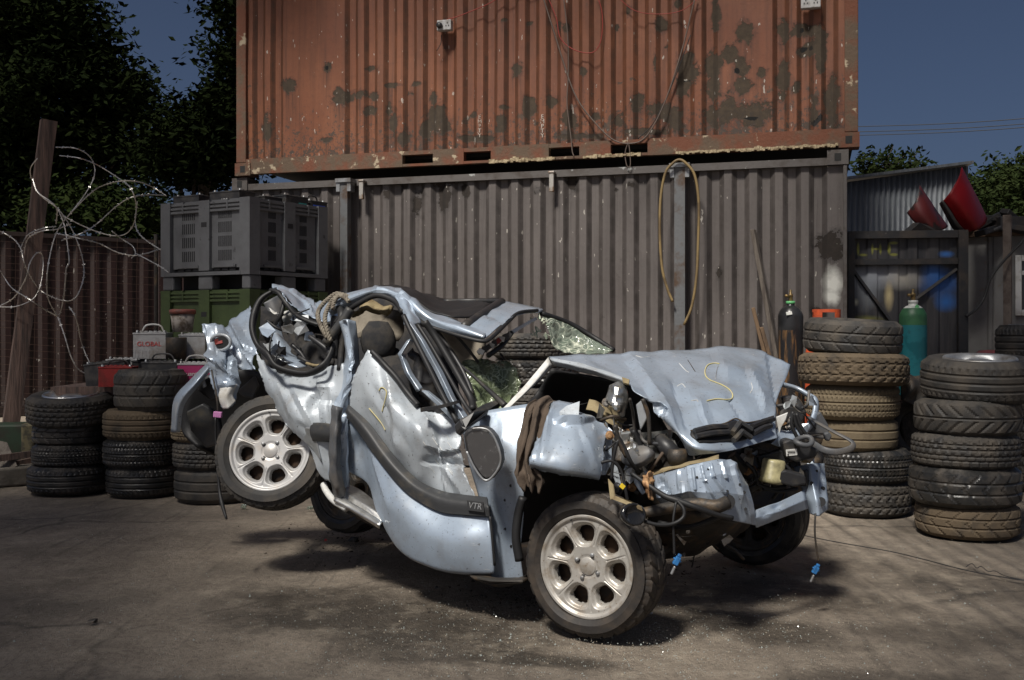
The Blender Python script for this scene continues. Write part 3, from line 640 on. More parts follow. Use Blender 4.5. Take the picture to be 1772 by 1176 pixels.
for lp in loops:
    mb.tube(lp, .0045, 5)
    Q = spl(np.array([tuple(p) for p in lp]), 10); d = np.concatenate([[0], np.cumsum(np.linalg.norm(np.diff(Q, axis=0), axis=1))])
    for s_ in np.arange(.05, d[-1], .085):
        p = Vector([np.interp(s_, d, Q[:, k]) for k in range(3)]); p2 = Vector([np.interp(min(s_ + .03, d[-1]), d, Q[:, k]) for k in range(3)]); t = (p2 - p)
        if t.length < 1e-4: continue
        t.normalize(); u_ = t.cross(Vector((rnd.uniform(-1, 1), rnd.uniform(-1, 1), rnd.uniform(-1, 1)))).normalized()
        mb.plate([p - t * .012, p + u_ * .013, p + t * .012, p - u_ * .013], .0015)
m_razor = mat('razor_wire_steel', (.62, .6, .57), .35, .7, col2=(.4, .37, .33), scale=20)
tag(mb.build('razor_wire', m_razor), 'tangled coil of razor wire looping round the leaning timber post', 'razor wire')
# ---------------------------------------------------------------- shed, gate, cabin at the right
m_galv = mat('weathered_corrugated_iron', (.14, .15, .165), .5, .3, col2=(.085, .095, .105), scale=3, stretch=(8, 8, .6), lo=.35, hi=.65, bump=.05, col3=(.24, .245, .25), scale3=9, lo3=.58, hi3=.7)
sA = W(1440, 572, 13.2); sB = W(1672, 572, 14.2); sA.z = sB.z = 0
sh = empty('corrugated_shed', sA, 'grey corrugated iron shed with a sloping top beyond the gate', 'shed')
V = []; n = 150
zl = H + (YH - 318) / F * sA.y; zr = H + (YH - 287) / F * sB.y; d_ = (sB - sA); nn_ = Vector((d_.y, -d_.x, 0)).normalized()
for k in range(2):
    for j in range(n + 1):
        t = j / n; p = sA + d_ * t + nn_ * .012 * math.sin(t * d_.length / .076 * 2 * math.pi); V.append((p.x, p.y, 0 if k == 0 else zl + (zr - zl) * t))
o = obj('front_wall', V, [(j, j + 1, n + 2 + j, n + 1 + j) for j in range(n)], m_galv, sh, True); sm = o.modifiers.new('t', 'SOLIDIFY'); sm.thickness = .002
back = Vector((.4, 3.0, 0))
mb = MB(); mb.plate([sB + Vector((.01, .02, 0)), sB + back, (sB + back) + Vector((0, 0, zr)), sB + Vector((.01, .02, zr))], .02); mb.build('end_wall', m_galv, sh)
mb = MB(); mb.add([sA + Vector((0, -.08, zl + .02)), sB + Vector((.05, -.08, zr + .02)), sB + back + Vector((.05, .0, zr + .02)), sA + back + Vector((0, 0, zl + .02)), sA + Vector((0, -.08, zl + .05)), sB + Vector((.05, -.08, zr + .05)), sB + back + Vector((.05, 0, zr + .05)), sA + back + Vector((0, 0, zl + .05))], [(3,2,1,0),(4,5,6,7),(0,1,5,4),(1,2,6,5),(2,3,7,6),(3,0,4,7)]); mb.build('roof', m_galv, sh)
# gate
m_gate = mat('black_painted_steel', (.028, .028, .03), .6, .2, col2=(.055, .045, .038), scale=7, bump=.2, col3=(.13, .11, .1), scale3=30, lo3=.66, hi3=.7)
def gate_panel_material():
    m, nt, b = nodemat('sprayed_gate_panel'); g = NG(nt); pos = g.n('ShaderNodeNewGeometry').outputs['Position']
    n1 = g.noise(g.scaled(pos, (6, 6, .5)), 3, 6); n2 = g.noise(pos, 4, 6)
    c = g.mix(g.mr(n1, .4, .7), (.022, .022, .026), (.06, .055, .055))
    def spray(px, py, rx, ry, col, k, lo=.0, hi=.9):
        nonlocal c
        p = W(px, py, 10.38); v = g.n('ShaderNodeVectorMath', operation='SUBTRACT'); g.l(pos, v.inputs[0]); v.inputs[1].default_value = p
        q = g.n('ShaderNodeVectorMath', operation='MULTIPLY'); g.l(v.outputs[0], q.inputs[0]); q.inputs[1].default_value = (1 / (rx / FS * 10.38), 0, 1 / (ry / FS * 10.38))
        ln = g.n('ShaderNodeVectorMath', operation='LENGTH'); g.l(q.outputs[0], ln.inputs[0])
        f = g.mr(g.math('ADD', g.math('SUBTRACT', 1.0, ln.outputs['Value']), g.math('MULTIPLY', g.math('SUBTRACT', n2, .5), .9)), lo, hi, 0, k); c = g.mix(f, c, col)
    spray(1535, 478, 75, 26, (.34, .36, .40), .75); spray(1500, 500, 34, 40, (.30, .33, .37), .55); spray(1562, 482, 40, 24, (.42, .38, .3), .6)
    spray(1625, 490, 40, 30, (.02, .10, .34), .9); spray(1634, 523, 24, 18, (.02, .13, .42), .9); spray(1612, 470, 26, 22, (.02, .1, .32), .8); spray(1634, 440, 16, 7, (.03, .16, .5), .8)
    spray(1540, 510, 9, 30, (.55, .45, .25), .9); spray(1485, 522, 6, 8, (.5, .48, .35), .9); spray(1500, 552, 40, 8, (.25, .24, .03), .5)
    for q in ((1489,430,3.2,14),(1497,440,9,3),(1512,430,3,13),(1526,430,3,13),(1519,430,8,3),(1540,430,3.2,11),(1547,420,9,3),(1547,440,8,3)): spray(*q, (.2, .2, .03), .85, .0, .5)
    nt.links.new(c, b.inputs['Base Color']); b.inputs['Roughness'].default_value = .6
    nt.links.new(g.bump(n2, .2, .01), b.inputs['Normal']); return m
GA = W(1466, 572, 10.45); GB = W(1672, 572, 10.3); GA.z = GB.z = 0; gd = (GB - GA).normalized(); gn = Vector((gd.y, -gd.x, 0)); GL = (GB - GA).length
gt = empty('yard_gate', GA, 'black steel gate with blue and white spray paint beside the container', 'gate')
RG = Matrix((gd, -gn, Vector((0, 0, 1)))).transposed(); gz = H + (YH - 400) / FS * 10.4
V = []; n = 56
for k in range(2):
    for j in range(n + 1):
        t = j / n * GL; ph = (t / .16) % 1; dd = 0 if ph < .5 else -.012; p = GA + gd * t + gn * dd; V.append((p.x, p.y, .1 if k == 0 else gz - .03))
o = obj('panel', V, [(j, j + 1, n + 2 + j, n + 1 + j) for j in range(n)], gate_panel_material(), gt); sm = o.modifiers.new('t', 'SOLIDIFY'); sm.thickness = .003
mb = MB()
zr_ = [H + (YH - y) / FS * 10.4 for y in (448, 458)]
for a, b in (((0, -.05, .05), (.05, .03, gz)), ((GL - .075, -.06, .0), (GL, .04, gz)), ((.0502, -.05, gz - .06), (GL - .0752, .03, gz)), ((.0502, -.045, zr_[1]), (GL - .0752, -.005, zr_[0])), ((.0502, -.045, .82), (GL - .0752, -.005, .88)), ((.0502, -.05, .05), (GL - .0752, .03, .1))): mb.box(a, b, 0, RG, GA)
mb.build('frame', m_gate, gt)
mb = MB()
def gp(px, py, off): 
    k = (px - CX) / F; u = (k * GA.y - GA.x) / (gd.x - k * gd.y); p = GA + gd * u + gn * off; return Vector((p.x, p.y, H + (YH - py) / F * p.y))
for a, b in (((1474, 465), (1545, 562)), ((1655, 465), (1580, 520)), ((1545, 570), (1640, 690))):
    p, q = gp(*a, .016), gp(*b, .016); mb.tube([p, q], .016, 4, spline=False)
mb.build('brace', m_gate, gt)
tube('latch', [gp(1659, 610, .07), gp(1656, 614, .09), gp(1656, 622, .09), gp(1660, 625, .07)], .004, M['steel'], gt)
# cabin
m_cab = mat('grubby_cabin_panel', (.17, .168, .165), .6, 0, col2=(.11, .105, .1), scale=3, lo=.35, hi=.7, bump=.05, col3=(.14, .11, .08), scale3=12, lo3=.62, hi3=.72)
CA = W(1674, 572, 11.2); CB = W(1905, 572, 10.6); CA.z = CB.z = 0; cdv = (CB - CA).normalized(); cn = Vector((cdv.y, -cdv.x, 0)); CL = (CB - CA).length; RC = Matrix((cdv, -cn, Vector((0, 0, 1)))).transposed()
cb = empty('site_cabin', CA, 'grubby pale grey site cabin at the right edge with a framed window', 'cabin')
cz = H + (YH - 408) / FS * 11
def cu(px): 
    k = (px - CX) / F; return (k * CA.y - CA.x) / (cdv.x - k * cdv.y)
mb = MB()
us = [0, cu(1708), cu(1711), cu(1717), cu(1720), CL]
mb.box((0, 0, .1), (us[1], .06, cz), 0, RC, CA); mb.box((us[1], .012, .1), (us[2], .05, cz), 0, RC, CA); mb.box((us[2], -.004, .1), (us[3], .05, cz), 0, RC, CA); mb.box((us[3], .012, .1), (us[4], .05, cz), 0, RC, CA)
u0, u1 = cu(1757), cu(1830); zb, zt = H + (YH - 546) / FS * 11, H + (YH - 442) / FS * 11
mb.box((us[4], 0, .1), (u0, .06, cz), 0, RC, CA); mb.box((u0, 0, .1), (u1, .06, zb), 0, RC, CA); mb.box((u0, 0, zt), (u1, .06, cz), 0, RC, CA); mb.box((u1, 0, .1), (CL, .06, cz), 0, RC, CA)
mb.box((0, .062, .1), (.06, 2.4, cz), 0, RC, CA); mb.box((CL - .06, .062, .1), (CL, 2.4, cz), 0, RC, CA); mb.box((.0, 2.402, .1), (CL, 2.46, cz), 0, RC, CA)
mb.build('wall', m_cab, cb)
mb = MB(); mb.box((-.05, -.05, cz + .002), (CL + .05, 2.5, cz + .06), 0, RC, CA); mb.build('roof', m_rust, cb)
wf = MB()
for a, b in (((u0 + .001, -.03, zb + .001), (u0 + .05, .03, zt - .001)), ((u1 - .05, -.03, zb + .001), (u1 - .001, .03, zt - .001)), ((u0 + .0505, -.03, zb + .001), (u1 - .0505, .03, zb + .05)), ((u0 + .0505, -.03, zt - .05), (u1 - .0505, .03, zt - .001)), ((u0 + .0505, -.025, zt - .17), (u1 - .0505, .025, zt - .135))): wf.box(a, b, 0, RC, CA)
wfo = wf.build('window', M['white'], cb, bevel=.004)
mb = MB(); mb.box((u0 + .04, .01, zb + .04), (u1 - .04, .016, zt - .04), 0, RC, CA); mb.build('pane', mat('dark_window_glass', (.03, .035, .04), .08, spec=.8), wfo)
mb = MB(); mb.tube([W(1743, 372, 10.4), W(1744, 572, 10.4), W(1744, 800, 10.4)], .042, 4, spline=False)
tag(mb.build('timber_post', mat('dirty_square_post', (.16, .13, .11), .85, col2=(.08, .06, .05), scale=6, bump=.3)), 'square grimy post standing in front of the site cabin', 'post')
tag(tube('cable', [W(1790, 385, 10.3), W(1772, 414, 10.3), W(1740, 448, 10.3), W(1715, 480, 10.3), W(1703, 515, 10.3), W(1690, 534, 10.25), W(1672, 547, 10.2)], .011, m_blackcable), 'thick black cable slanting from the gate up past the cabin', 'cable')
# red bumpers on the cabin roof and scrap
def bumper(name, rows, m, label):
    o = sheet(name, rows, m, None, 6, .006, key=label); tag(o, label, 'bumper'); return o
m_redp = mat('red_bumper_paint', (.16, .005, .007), .45, 0, col2=(.11, .006, .007), spec=.2, bump=.1, scale=4); m_redd = mat('scraped_red_bumper', (.1, .016, .016), .5, 0, col2=(.02, .017, .017), scale=5, lo=.5, hi=.56)
bright_b = bumper('bumper', [[(1665, 288, 10.75), (1660, 305, 10.55), (1645, 331, 10.45), (1632, 347, 10.5)], [(1679, 316, 10.75), (1675, 330, 10.52), (1662, 351, 10.42), (1645, 365, 10.5)], [(1694, 346, 10.8), (1689, 358, 10.55), (1677, 376, 10.45), (1658, 386, 10.52)], [(1709, 378, 10.9), (1704, 388, 10.65), (1692, 397, 10.52), (1672, 402, 10.56)]], m_redp, 'bright red curved bumper propped on the cabin roof')
sheet('lower_skirt', [[(1632, 346, 10.49), (1629, 348, 10.5), (1625, 352, 10.55)], [(1645, 364, 10.49), (1641, 368, 10.5), (1636, 373, 10.56)], [(1658, 385, 10.51), (1653, 390, 10.53), (1648, 395, 10.6)], [(1672, 401, 10.55), (1666, 404, 10.58), (1660, 406, 10.62)]], m_gate, bright_b, 6, .006, key='skirt')
bumper('bumper', [[(1592, 320, 10.72), (1590, 334, 10.62), (1582, 352, 10.6), (1569, 368, 10.66)], [(1607, 342, 10.72), (1604, 356, 10.6), (1595, 370, 10.56), (1580, 382, 10.64)], [(1623, 366, 10.78), (1619, 378, 10.64), (1608, 388, 10.58), (1592, 394, 10.64)], [(1641, 391, 10.86), (1635, 396, 10.72), (1622, 400, 10.62), (1604, 403, 10.66)]], m_redd, 'darker scraped red bumper leaning left of the bright red one')
mb = MB()
for i in range(16):
    p = W(rnd.uniform(1690, 1772), rnd.uniform(378, 402), rnd.uniform(10.9, 11.6)); R = Matrix.Rotation(rnd.uniform(-.6, .6), 3, 'Y') @ Matrix.Rotation(rnd.uniform(0, 3), 3, 'Z')
    mb.box((-.14, -.05, -.025), (.14, .05, .025), 0, R, p)
mb.box((-.15, -.1, -.06), (.3, .2, .06), 0, None, W(1752, 388, 11)); mb.tube([W(1690, 405, 11), W(1720, 398, 10.9), W(1738, 390, 10.9)], .02, 8)
tag(mb.build('scrap_heap', m_gate, bevel=.01), 'heap of dark scrap metal lying on the cabin roof', 'scrap')
mb = MB()
mb.plate([W(1570, 404, 10.5), W(1592, 385, 10.5), W(1612, 392, 10.6), W(1626, 404, 10.6)], .08)
tag(mb.build('scrap_board', m_gate), 'black scrap panel wedged under the two red bumpers', 'scrap')
# overhead lines
for i, (ya, yb, lab) in enumerate(((217, 199, 'uppermost of the three overhead lines at the right'), (226, 208.5, 'middle overhead line at the right'), (232, 214.5, 'lowest of the three overhead lines at the right'))):
    a = W(1400, ya + 4, 40); b = W(2000, yb - 14, 34); m_ = (a + b) / 2 - Vector((0, 0, .12)); tag(tube('power_line', [a, m_, b], .012, m_blackcable, n=5), lab, 'power line', 'overhead power lines')
for i, (ya, yb, lab) in enumerate(((292, 299, 'upper thin overhead line seen between the left trees'), (298, 305, 'lower thin overhead line seen between the left trees'))):
    tag(tube('power_line', [W(150, ya, 45), W(300, (ya + yb) / 2 + .6, 45), W(450, yb, 45)], .012, m_blackcable, n=5), lab, 'power line')
# ---------------------------------------------------------------- trees
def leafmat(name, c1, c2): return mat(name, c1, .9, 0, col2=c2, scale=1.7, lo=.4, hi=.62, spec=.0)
m_bark = mat('bark', (.05, .04, .032), .95, col2=(.025, .02, .017), scale=9, bump=.6)
def tree(name, label, cat, base_px, D, ells, nclus, nleaf, ls, m, seed, limbs=True, tr=.16, spread=.35, group=None):
    r = random.Random(seed)
    base = W(base_px, 572, D); base.z = 0
    root = empty(name, base, label, cat, group)
    E = [(W(a, b, D + dz), rx / FS * D, ry / FS * D, rd) for a, b, rx, ry, dz, rd in ells]
    V = []; Fc = []; vol = [e[1] * e[2] for e in E]; tips = []
    for c in range(nclus):
        e = r.choices(E, vol)[0]
        while True:
            q = Vector((r.uniform(-1, 1), r.uniform(-1, 1), r.uniform(-1, 1)))
            if .25 < q.length < 1: break
        q *= (.55 + .45 * r.random()) / max(q.length, .5)
        ce = e[0] + Vector((q.x * e[1], q.y * e[3], q.z * e[2])); tips.append(ce)
        sp = spread * r.uniform(.6, 1.3); tilt = Vector((r.uniform(-1, 1), r.uniform(-1, 1), r.uniform(-.4, .4)))
        for k in range(nleaf):
            p = ce + Vector((r.gauss(0, sp), r.gauss(0, sp), r.gauss(0, sp * .55)))
            a = Vector((r.uniform(-1, 1), r.uniform(-1, 1), r.uniform(-.7, .5))).normalized(); b = a.cross(Vector((r.uniform(-1, 1), r.uniform(-1, 1), r.uniform(-1, 1)))).normalized()
            s = ls * r.uniform(.6, 1.4); n = len(V); up = a.cross(b) * s * .15
            V += [p - a * s, p + b * s * .45 + up, p + a * s, p - b * s * .45 + up]; Fc.append((n, n + 1, n + 2, n + 3))
    obj('crown', V, Fc, m, root)
    mb = MB(); cen = sum((e[0] for e in E), Vector()) / len(E)
    mb.tube([base, base + (cen - base) * .35 + Vector((.2, .1, 0)), base + (cen - base) * .7, cen], [tr, tr * .8, tr * .6, tr * .35], 9)
    if limbs:
        for e in E:
            s0 = base + (cen - base) * r.uniform(.5, .9); mb.tube([s0, (s0 + e[0]) / 2 + Vector((0, 0, -.15)), e[0], e[0] + Vector((r.uniform(-.4, .4), 0, .5 * e[2]))], [tr * .45, tr * .3, tr * .16, tr * .06], 6)
    for t in r.sample(tips, min(len(tips), 70)):
        e = min(E, key=lambda e: (e[0] - t).length); mb.tube([e[0], (e[0] + t) / 2 + Vector((0, 0, .1)), t], [tr * .1, tr * .07, tr * .03], 4)
    mb.build('trunk', m_bark, root, True)
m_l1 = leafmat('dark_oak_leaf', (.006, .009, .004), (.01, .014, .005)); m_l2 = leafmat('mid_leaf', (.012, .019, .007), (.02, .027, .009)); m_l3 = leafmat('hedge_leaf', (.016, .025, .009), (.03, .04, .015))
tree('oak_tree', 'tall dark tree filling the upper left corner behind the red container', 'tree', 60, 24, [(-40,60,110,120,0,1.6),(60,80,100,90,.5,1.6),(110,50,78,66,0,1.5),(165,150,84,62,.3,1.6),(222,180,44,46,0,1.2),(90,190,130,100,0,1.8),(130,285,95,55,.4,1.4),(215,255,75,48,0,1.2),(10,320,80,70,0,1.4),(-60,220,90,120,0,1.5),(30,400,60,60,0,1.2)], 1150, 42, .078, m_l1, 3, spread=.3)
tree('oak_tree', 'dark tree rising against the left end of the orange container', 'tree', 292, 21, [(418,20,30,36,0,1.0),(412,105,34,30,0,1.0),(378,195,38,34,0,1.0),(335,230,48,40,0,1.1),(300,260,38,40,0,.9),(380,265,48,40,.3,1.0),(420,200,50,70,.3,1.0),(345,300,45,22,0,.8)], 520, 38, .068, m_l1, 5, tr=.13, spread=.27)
tree('bush', 'low dark green bush behind the razor wire', 'bush', 180, 22, [(120,370,60,30,0,1),(180,362,60,34,.4,1),(235,378,60,28,0,1),(275,395,40,26,0,.8),(262,330,18,14,0,.5)], 190, 36, .065, m_l2, 8, tr=.06, spread=.28)
tree('bush', 'rounded dense green bush beyond the cabin at the right edge', 'bush', 1760, 28, [(1738,335,48,42,0,1.6),(1790,330,60,58,.4,1.8),(1700,365,35,40,0,1.3),(1765,385,60,50,0,1.6)], 420, 40, .068, m_l3, 9, tr=.08, spread=.3)
tree('bush', 'wispy sprawling bush with bare shoots above the shed', 'bush', 1535, 19, [(1520,296,30,14,0,.5),(1552,284,22,16,0,.5),(1585,290,14,10,0,.4),(1495,285,12,14,0,.3)], 34, 12, .055, m_l2, 11, tr=.035, spread=.14)
mb = MB(); Vl = []; Fl = []; rb = random.Random(4)
for x0, y0, x1, y1 in ((1530,300,1546,252),(1525,302,1502,258),(1540,298,1570,262),(1550,300,1592,258),(1515,305,1485,268),(1545,300,1533,262),(1560,300,1600,285),(1510,305,1478,290)):
    D = 19 if x0 < 1650 else 25; pts = [W(x0, y0, D), W((x0 + x1) / 2 + rb.uniform(-5, 5), (y0 + y1) / 2, D), W(x1, y1, D)]; mb.tube(pts, [.014, .009, .004], 5)
    Q = spl(np.array([tuple(p) for p in pts]), 9)
    for q in Q:
        for k in range(3):
            p = Vector(q) + Vector((rb.gauss(0, .05), rb.gauss(0, .05), rb.gauss(0, .04))); a = Vector((rb.uniform(-1, 1), rb.uniform(-1, 1), rb.uniform(-1, 1))).normalized() * .045; b = a.cross(Vector((rb.uniform(-1, 1), 1, rb.uniform(-1, 1)))).normalized() * .02
            n = len(mb.V); mb.add([p - a, p + b, p + a, p - b], [(0, 1, 2, 3)], 1)
# shoots belong to the wispy bush
bush = [o for o in COL.objects if o.get('label', '').startswith('wispy')][0]
mb.build('shoots', [m_bark, m_l2], bush)

# unseen trees added so their crowns shade the yard round a pool of sun
def shade_canopy(name, label, base, crowns, seed, dens=520):
    D0 = base[1] / KD
    r = random.Random(seed); root = empty(name, base, label, 'tree'); V = []; Fc = []; mb = MB(); top = Vector(base) + Vector((0, 0, 7))
    mb.tube([Vector(base), Vector(base) + Vector((.1, .1, 4)), top, top + Vector((0, 0, 3))], [.3, .24, .18, .08], 10)
    for x, y, z, R, *dn in crowns:
        c = Vector((x, y, z)); mb.tube([Vector(base) + Vector((0, 0, 5.5)), (top + c) / 2 + Vector((0, 0, .4)), c], [.12, .08, .03], 6)
        n = int((dn[0] if dn else dens) * R * R)
        for k in range(n):
            while True:
                q = Vector((r.uniform(-1, 1), r.uniform(-1, 1), r.uniform(-1, 1)))
                if q.length < 1 + .25 * noise.noise(q * 2.2 + c): break
            p = c + Vector((q.x * R, q.y * R, q.z * R * .6)); a = Vector((r.uniform(-1, 1), r.uniform(-1, 1), r.uniform(-.6, .6))).normalized(); b = a.cross(Vector((r.uniform(-1, 1), r.uniform(-1, 1), r.uniform(-1, 1)))).normalized(); s_ = .15 * r.uniform(.7, 1.3); i = len(V)
            V += [p - a * s_, p + b * s_ * .5, p + a * s_, p - b * s_ * .5]; Fc.append((i, i + 1, i + 2, i + 3))
    obj('crown', V, Fc, m_l2, root); mb.build('trunk', m_bark, root, True)
shade_canopy('added_shade_tree', 'unseen tall tree added to shade the left side of the yard', (-8.5, 1.5, 0), [(-5.0,4.2,8.5,1.5,130),(-6.5,5.2,8.5,1.6),(-5.8,2.2,8.7,1.5,110),(-6.0,-.2,9,1.6,420),(-5.3,-3.0,9.3,1.7,460),(-6.6,1.2,9,1.4,420),(-3.7,7.3,8.6,1.0),(-7.2,8.2,9,1.6)], 31, 260)
shade_canopy('added_shade_tree', 'unseen tall tree added to shade the right side of the yard', (4.6, -1.5, 0), [(.15,.3,9.5,1.0),(.9,2.6,9.5,1.4),(1.5,6.1,9.3,1.3,150),(-1.3,-3.2,9.5,1.4,420),(-3.3,-4.4,9.6,1.3,300),(-3.75,6.5,9.8,.8,420),(-2.45,6.1,9.8,.8,420),(-1.15,5.75,9.8,.8,420),(.15,5.35,9.8,.8,420),(2.2,4.2,9.5,1.2),(.5,-1.5,9.5,1.3)], 32, 380)
# ================================================================ TYRES
def tyre_data(R, wd, r_in, kind, n=180, groove=.008, seed=0, r_bulge=0.0):
    """tyre lying on its side: axis along z, z from 0 to wd"""
    rr = random.Random(seed)
    rows = [(r_in, .12 * wd), (r_in + .004, .05 * wd), (r_in + .02, .0), (r_in + .3 * (R - r_in), -.02 * wd), (r_in + .65 * (R - r_in), -.01 * wd), (R - .028, .045 * wd), (R - .012, .1 * wd)]
    nt_ = 17; t0, t1 = .125, .875
    tread = [(R - .006 * abs(2 * k / (nt_ - 1) - 1) ** 3, wd * (t0 + (t1 - t0) * k / (nt_ - 1))) for k in range(nt_)]
    rows2 = rows + tread + [(r, wd - z) for r, z in reversed(rows)] + [(r_in - .002, wd * .5)]
    V = []; a0 = len(rows)
    for i, (r, z) in enumerate(rows2):
        k = i - a0
        for j in range(n):
            a = 2 * math.pi * j / n; q = r
            if 0 <= k < nt_:
                g = False
                if kind == 'rib': g = k in (4, 8, 12) or (k in (0, 1, 2, 14, 15, 16) and (j + k // 2) % 4 == 0)
                elif kind == 'block': g = k in (3, 6, 10, 13) or ((j + 2 * (k // 3)) % 5 == 0 and k not in (8,))
                elif kind == 'chevron': g = k in (8,) or ((j + abs(k - 8)) % 8 in (0, 1) and abs(k - 8) > 1)
                elif kind == 'truck': g = ((j + (k % 4 if (k // 4) % 2 else 3 - k % 4)) % 6 < 1 + (k % 2)) or k in (4, 12)
                elif kind == 'fine': g = k in (3, 8, 13) or ((j + k // 2) % 3 == 0 and k not in (7, 9))
                elif kind == 'car': g = k in (5, 11) or ((j + (k if k < 8 else 16 - k) * 1) % 9 in (0, 1) and k not in (7, 8, 9))
                elif kind == 'plain': g = k in (5, 11)
                elif kind == 'arrow': g = k in (5, 11) or ((j + (k if k < 8 else 16 - k)) % 10 == 0)
                if g: q -= groove
            elif k in (-1, -2, nt_, nt_ + 1) and kind != 'plain' and j % 4 == 0: q -= groove * .5
            q += .002 * math.sin(a * 3 + seed) + .0012 * math.sin(a * 7 + seed * 2)
            V.append((q * math.cos(a), q * math.sin(a), z))
    L = len(rows2); Fc = []
    for i in range(L):
        for j in range(n):
            b = (j + 1) % n; i2 = (i + 1) % L; Fc.append((i * n + j, i * n + b, i2 * n + b, i2 * n + j))
    return V, Fc
def stack_tyre(px, D, z, R, wd, kind, m, label, group, tilt=(0, 0), rot=0, rim=None, r_in=None, name='tyre'):
    r_in = r_in or R * .62
    V, Fc = tyre_data(R, wd, r_in, kind, seed=int(px + z * 100))
    p = W(px, YH, D); p.z = z
    if rim is None:
        o = obj(name, V, Fc, m, local=True, loc=p, rot=(tilt[0], tilt[1], rot), smooth=False)
        o.data.polygons.foreach_set('use_smooth', [True] * len(o.data.polygons)); o.data.set_sharp_from_angle(angle=math.radians(28)); return tag(o, label, 'tyre', group)
    t = empty('wheel', p, label, 'wheel', group, (tilt[0], tilt[1], rot))
    obj('tyre', V, Fc, m, t, smooth=True, local=True).data.set_sharp_from_angle(angle=math.radians(28))
    V, Fc = rim_data(r_in + .004, 5, wd); V = [(x, y, q + wd * .14) for x, y, q in V]; obj('rim', V, Fc, rim, t, smooth=True, local=True)
    return t
def rim_data(R, ns, wd):
    """simple dished wheel facing up at height wd for the tyre lying flat"""
    V = []; Fc = []; n = ns * 16
    prof = [(R, wd * .5), (R, wd * .86), (R - .008, wd * .9), (R - .02, wd * .84), (R * .8, wd * .72), (R * .6, wd * .74), (R * .42, wd * .8), (R * .3, wd * .82), (R * .16, wd * .82), (0.001, wd * .815)]
    for r, z in prof:
        for j in range(n):
            a = 2 * math.pi * j / n; s = .5 + .5 * math.cos(a * ns); d = 0
            if R * .35 < r < R * .85: d = -.05 * (1 - s) ** 2
            V.append((r * math.cos(a), r * math.sin(a), z + d))
    for i in range(len(prof) - 1):
        for j in range(n): Fc.append((i * n + j, i * n + (j + 1) % n, (i + 1) * n + (j + 1) % n, (i + 1) * n + j))
    return V, Fc
RB_, RW_, RBR, RT = M['rubber'], M['rubber_wet'], M['rubber_brown'], M['rubber_tan']
m_bare = mat('cracked_flat_rubber', (.12, .09, .06), .95, 0, col2=(.05, .04, .03), scale=5, bump=.3)
G1, G2, G3, G4, G5, G6 = 'tyres in the leftmost stack', 'tyres in the second stack from the left', 'tyres in the stack behind the rear wheel', 'tyres in the tall brown stack', 'tyres in the stack at the right front', 'tyres stacked behind the wreck'
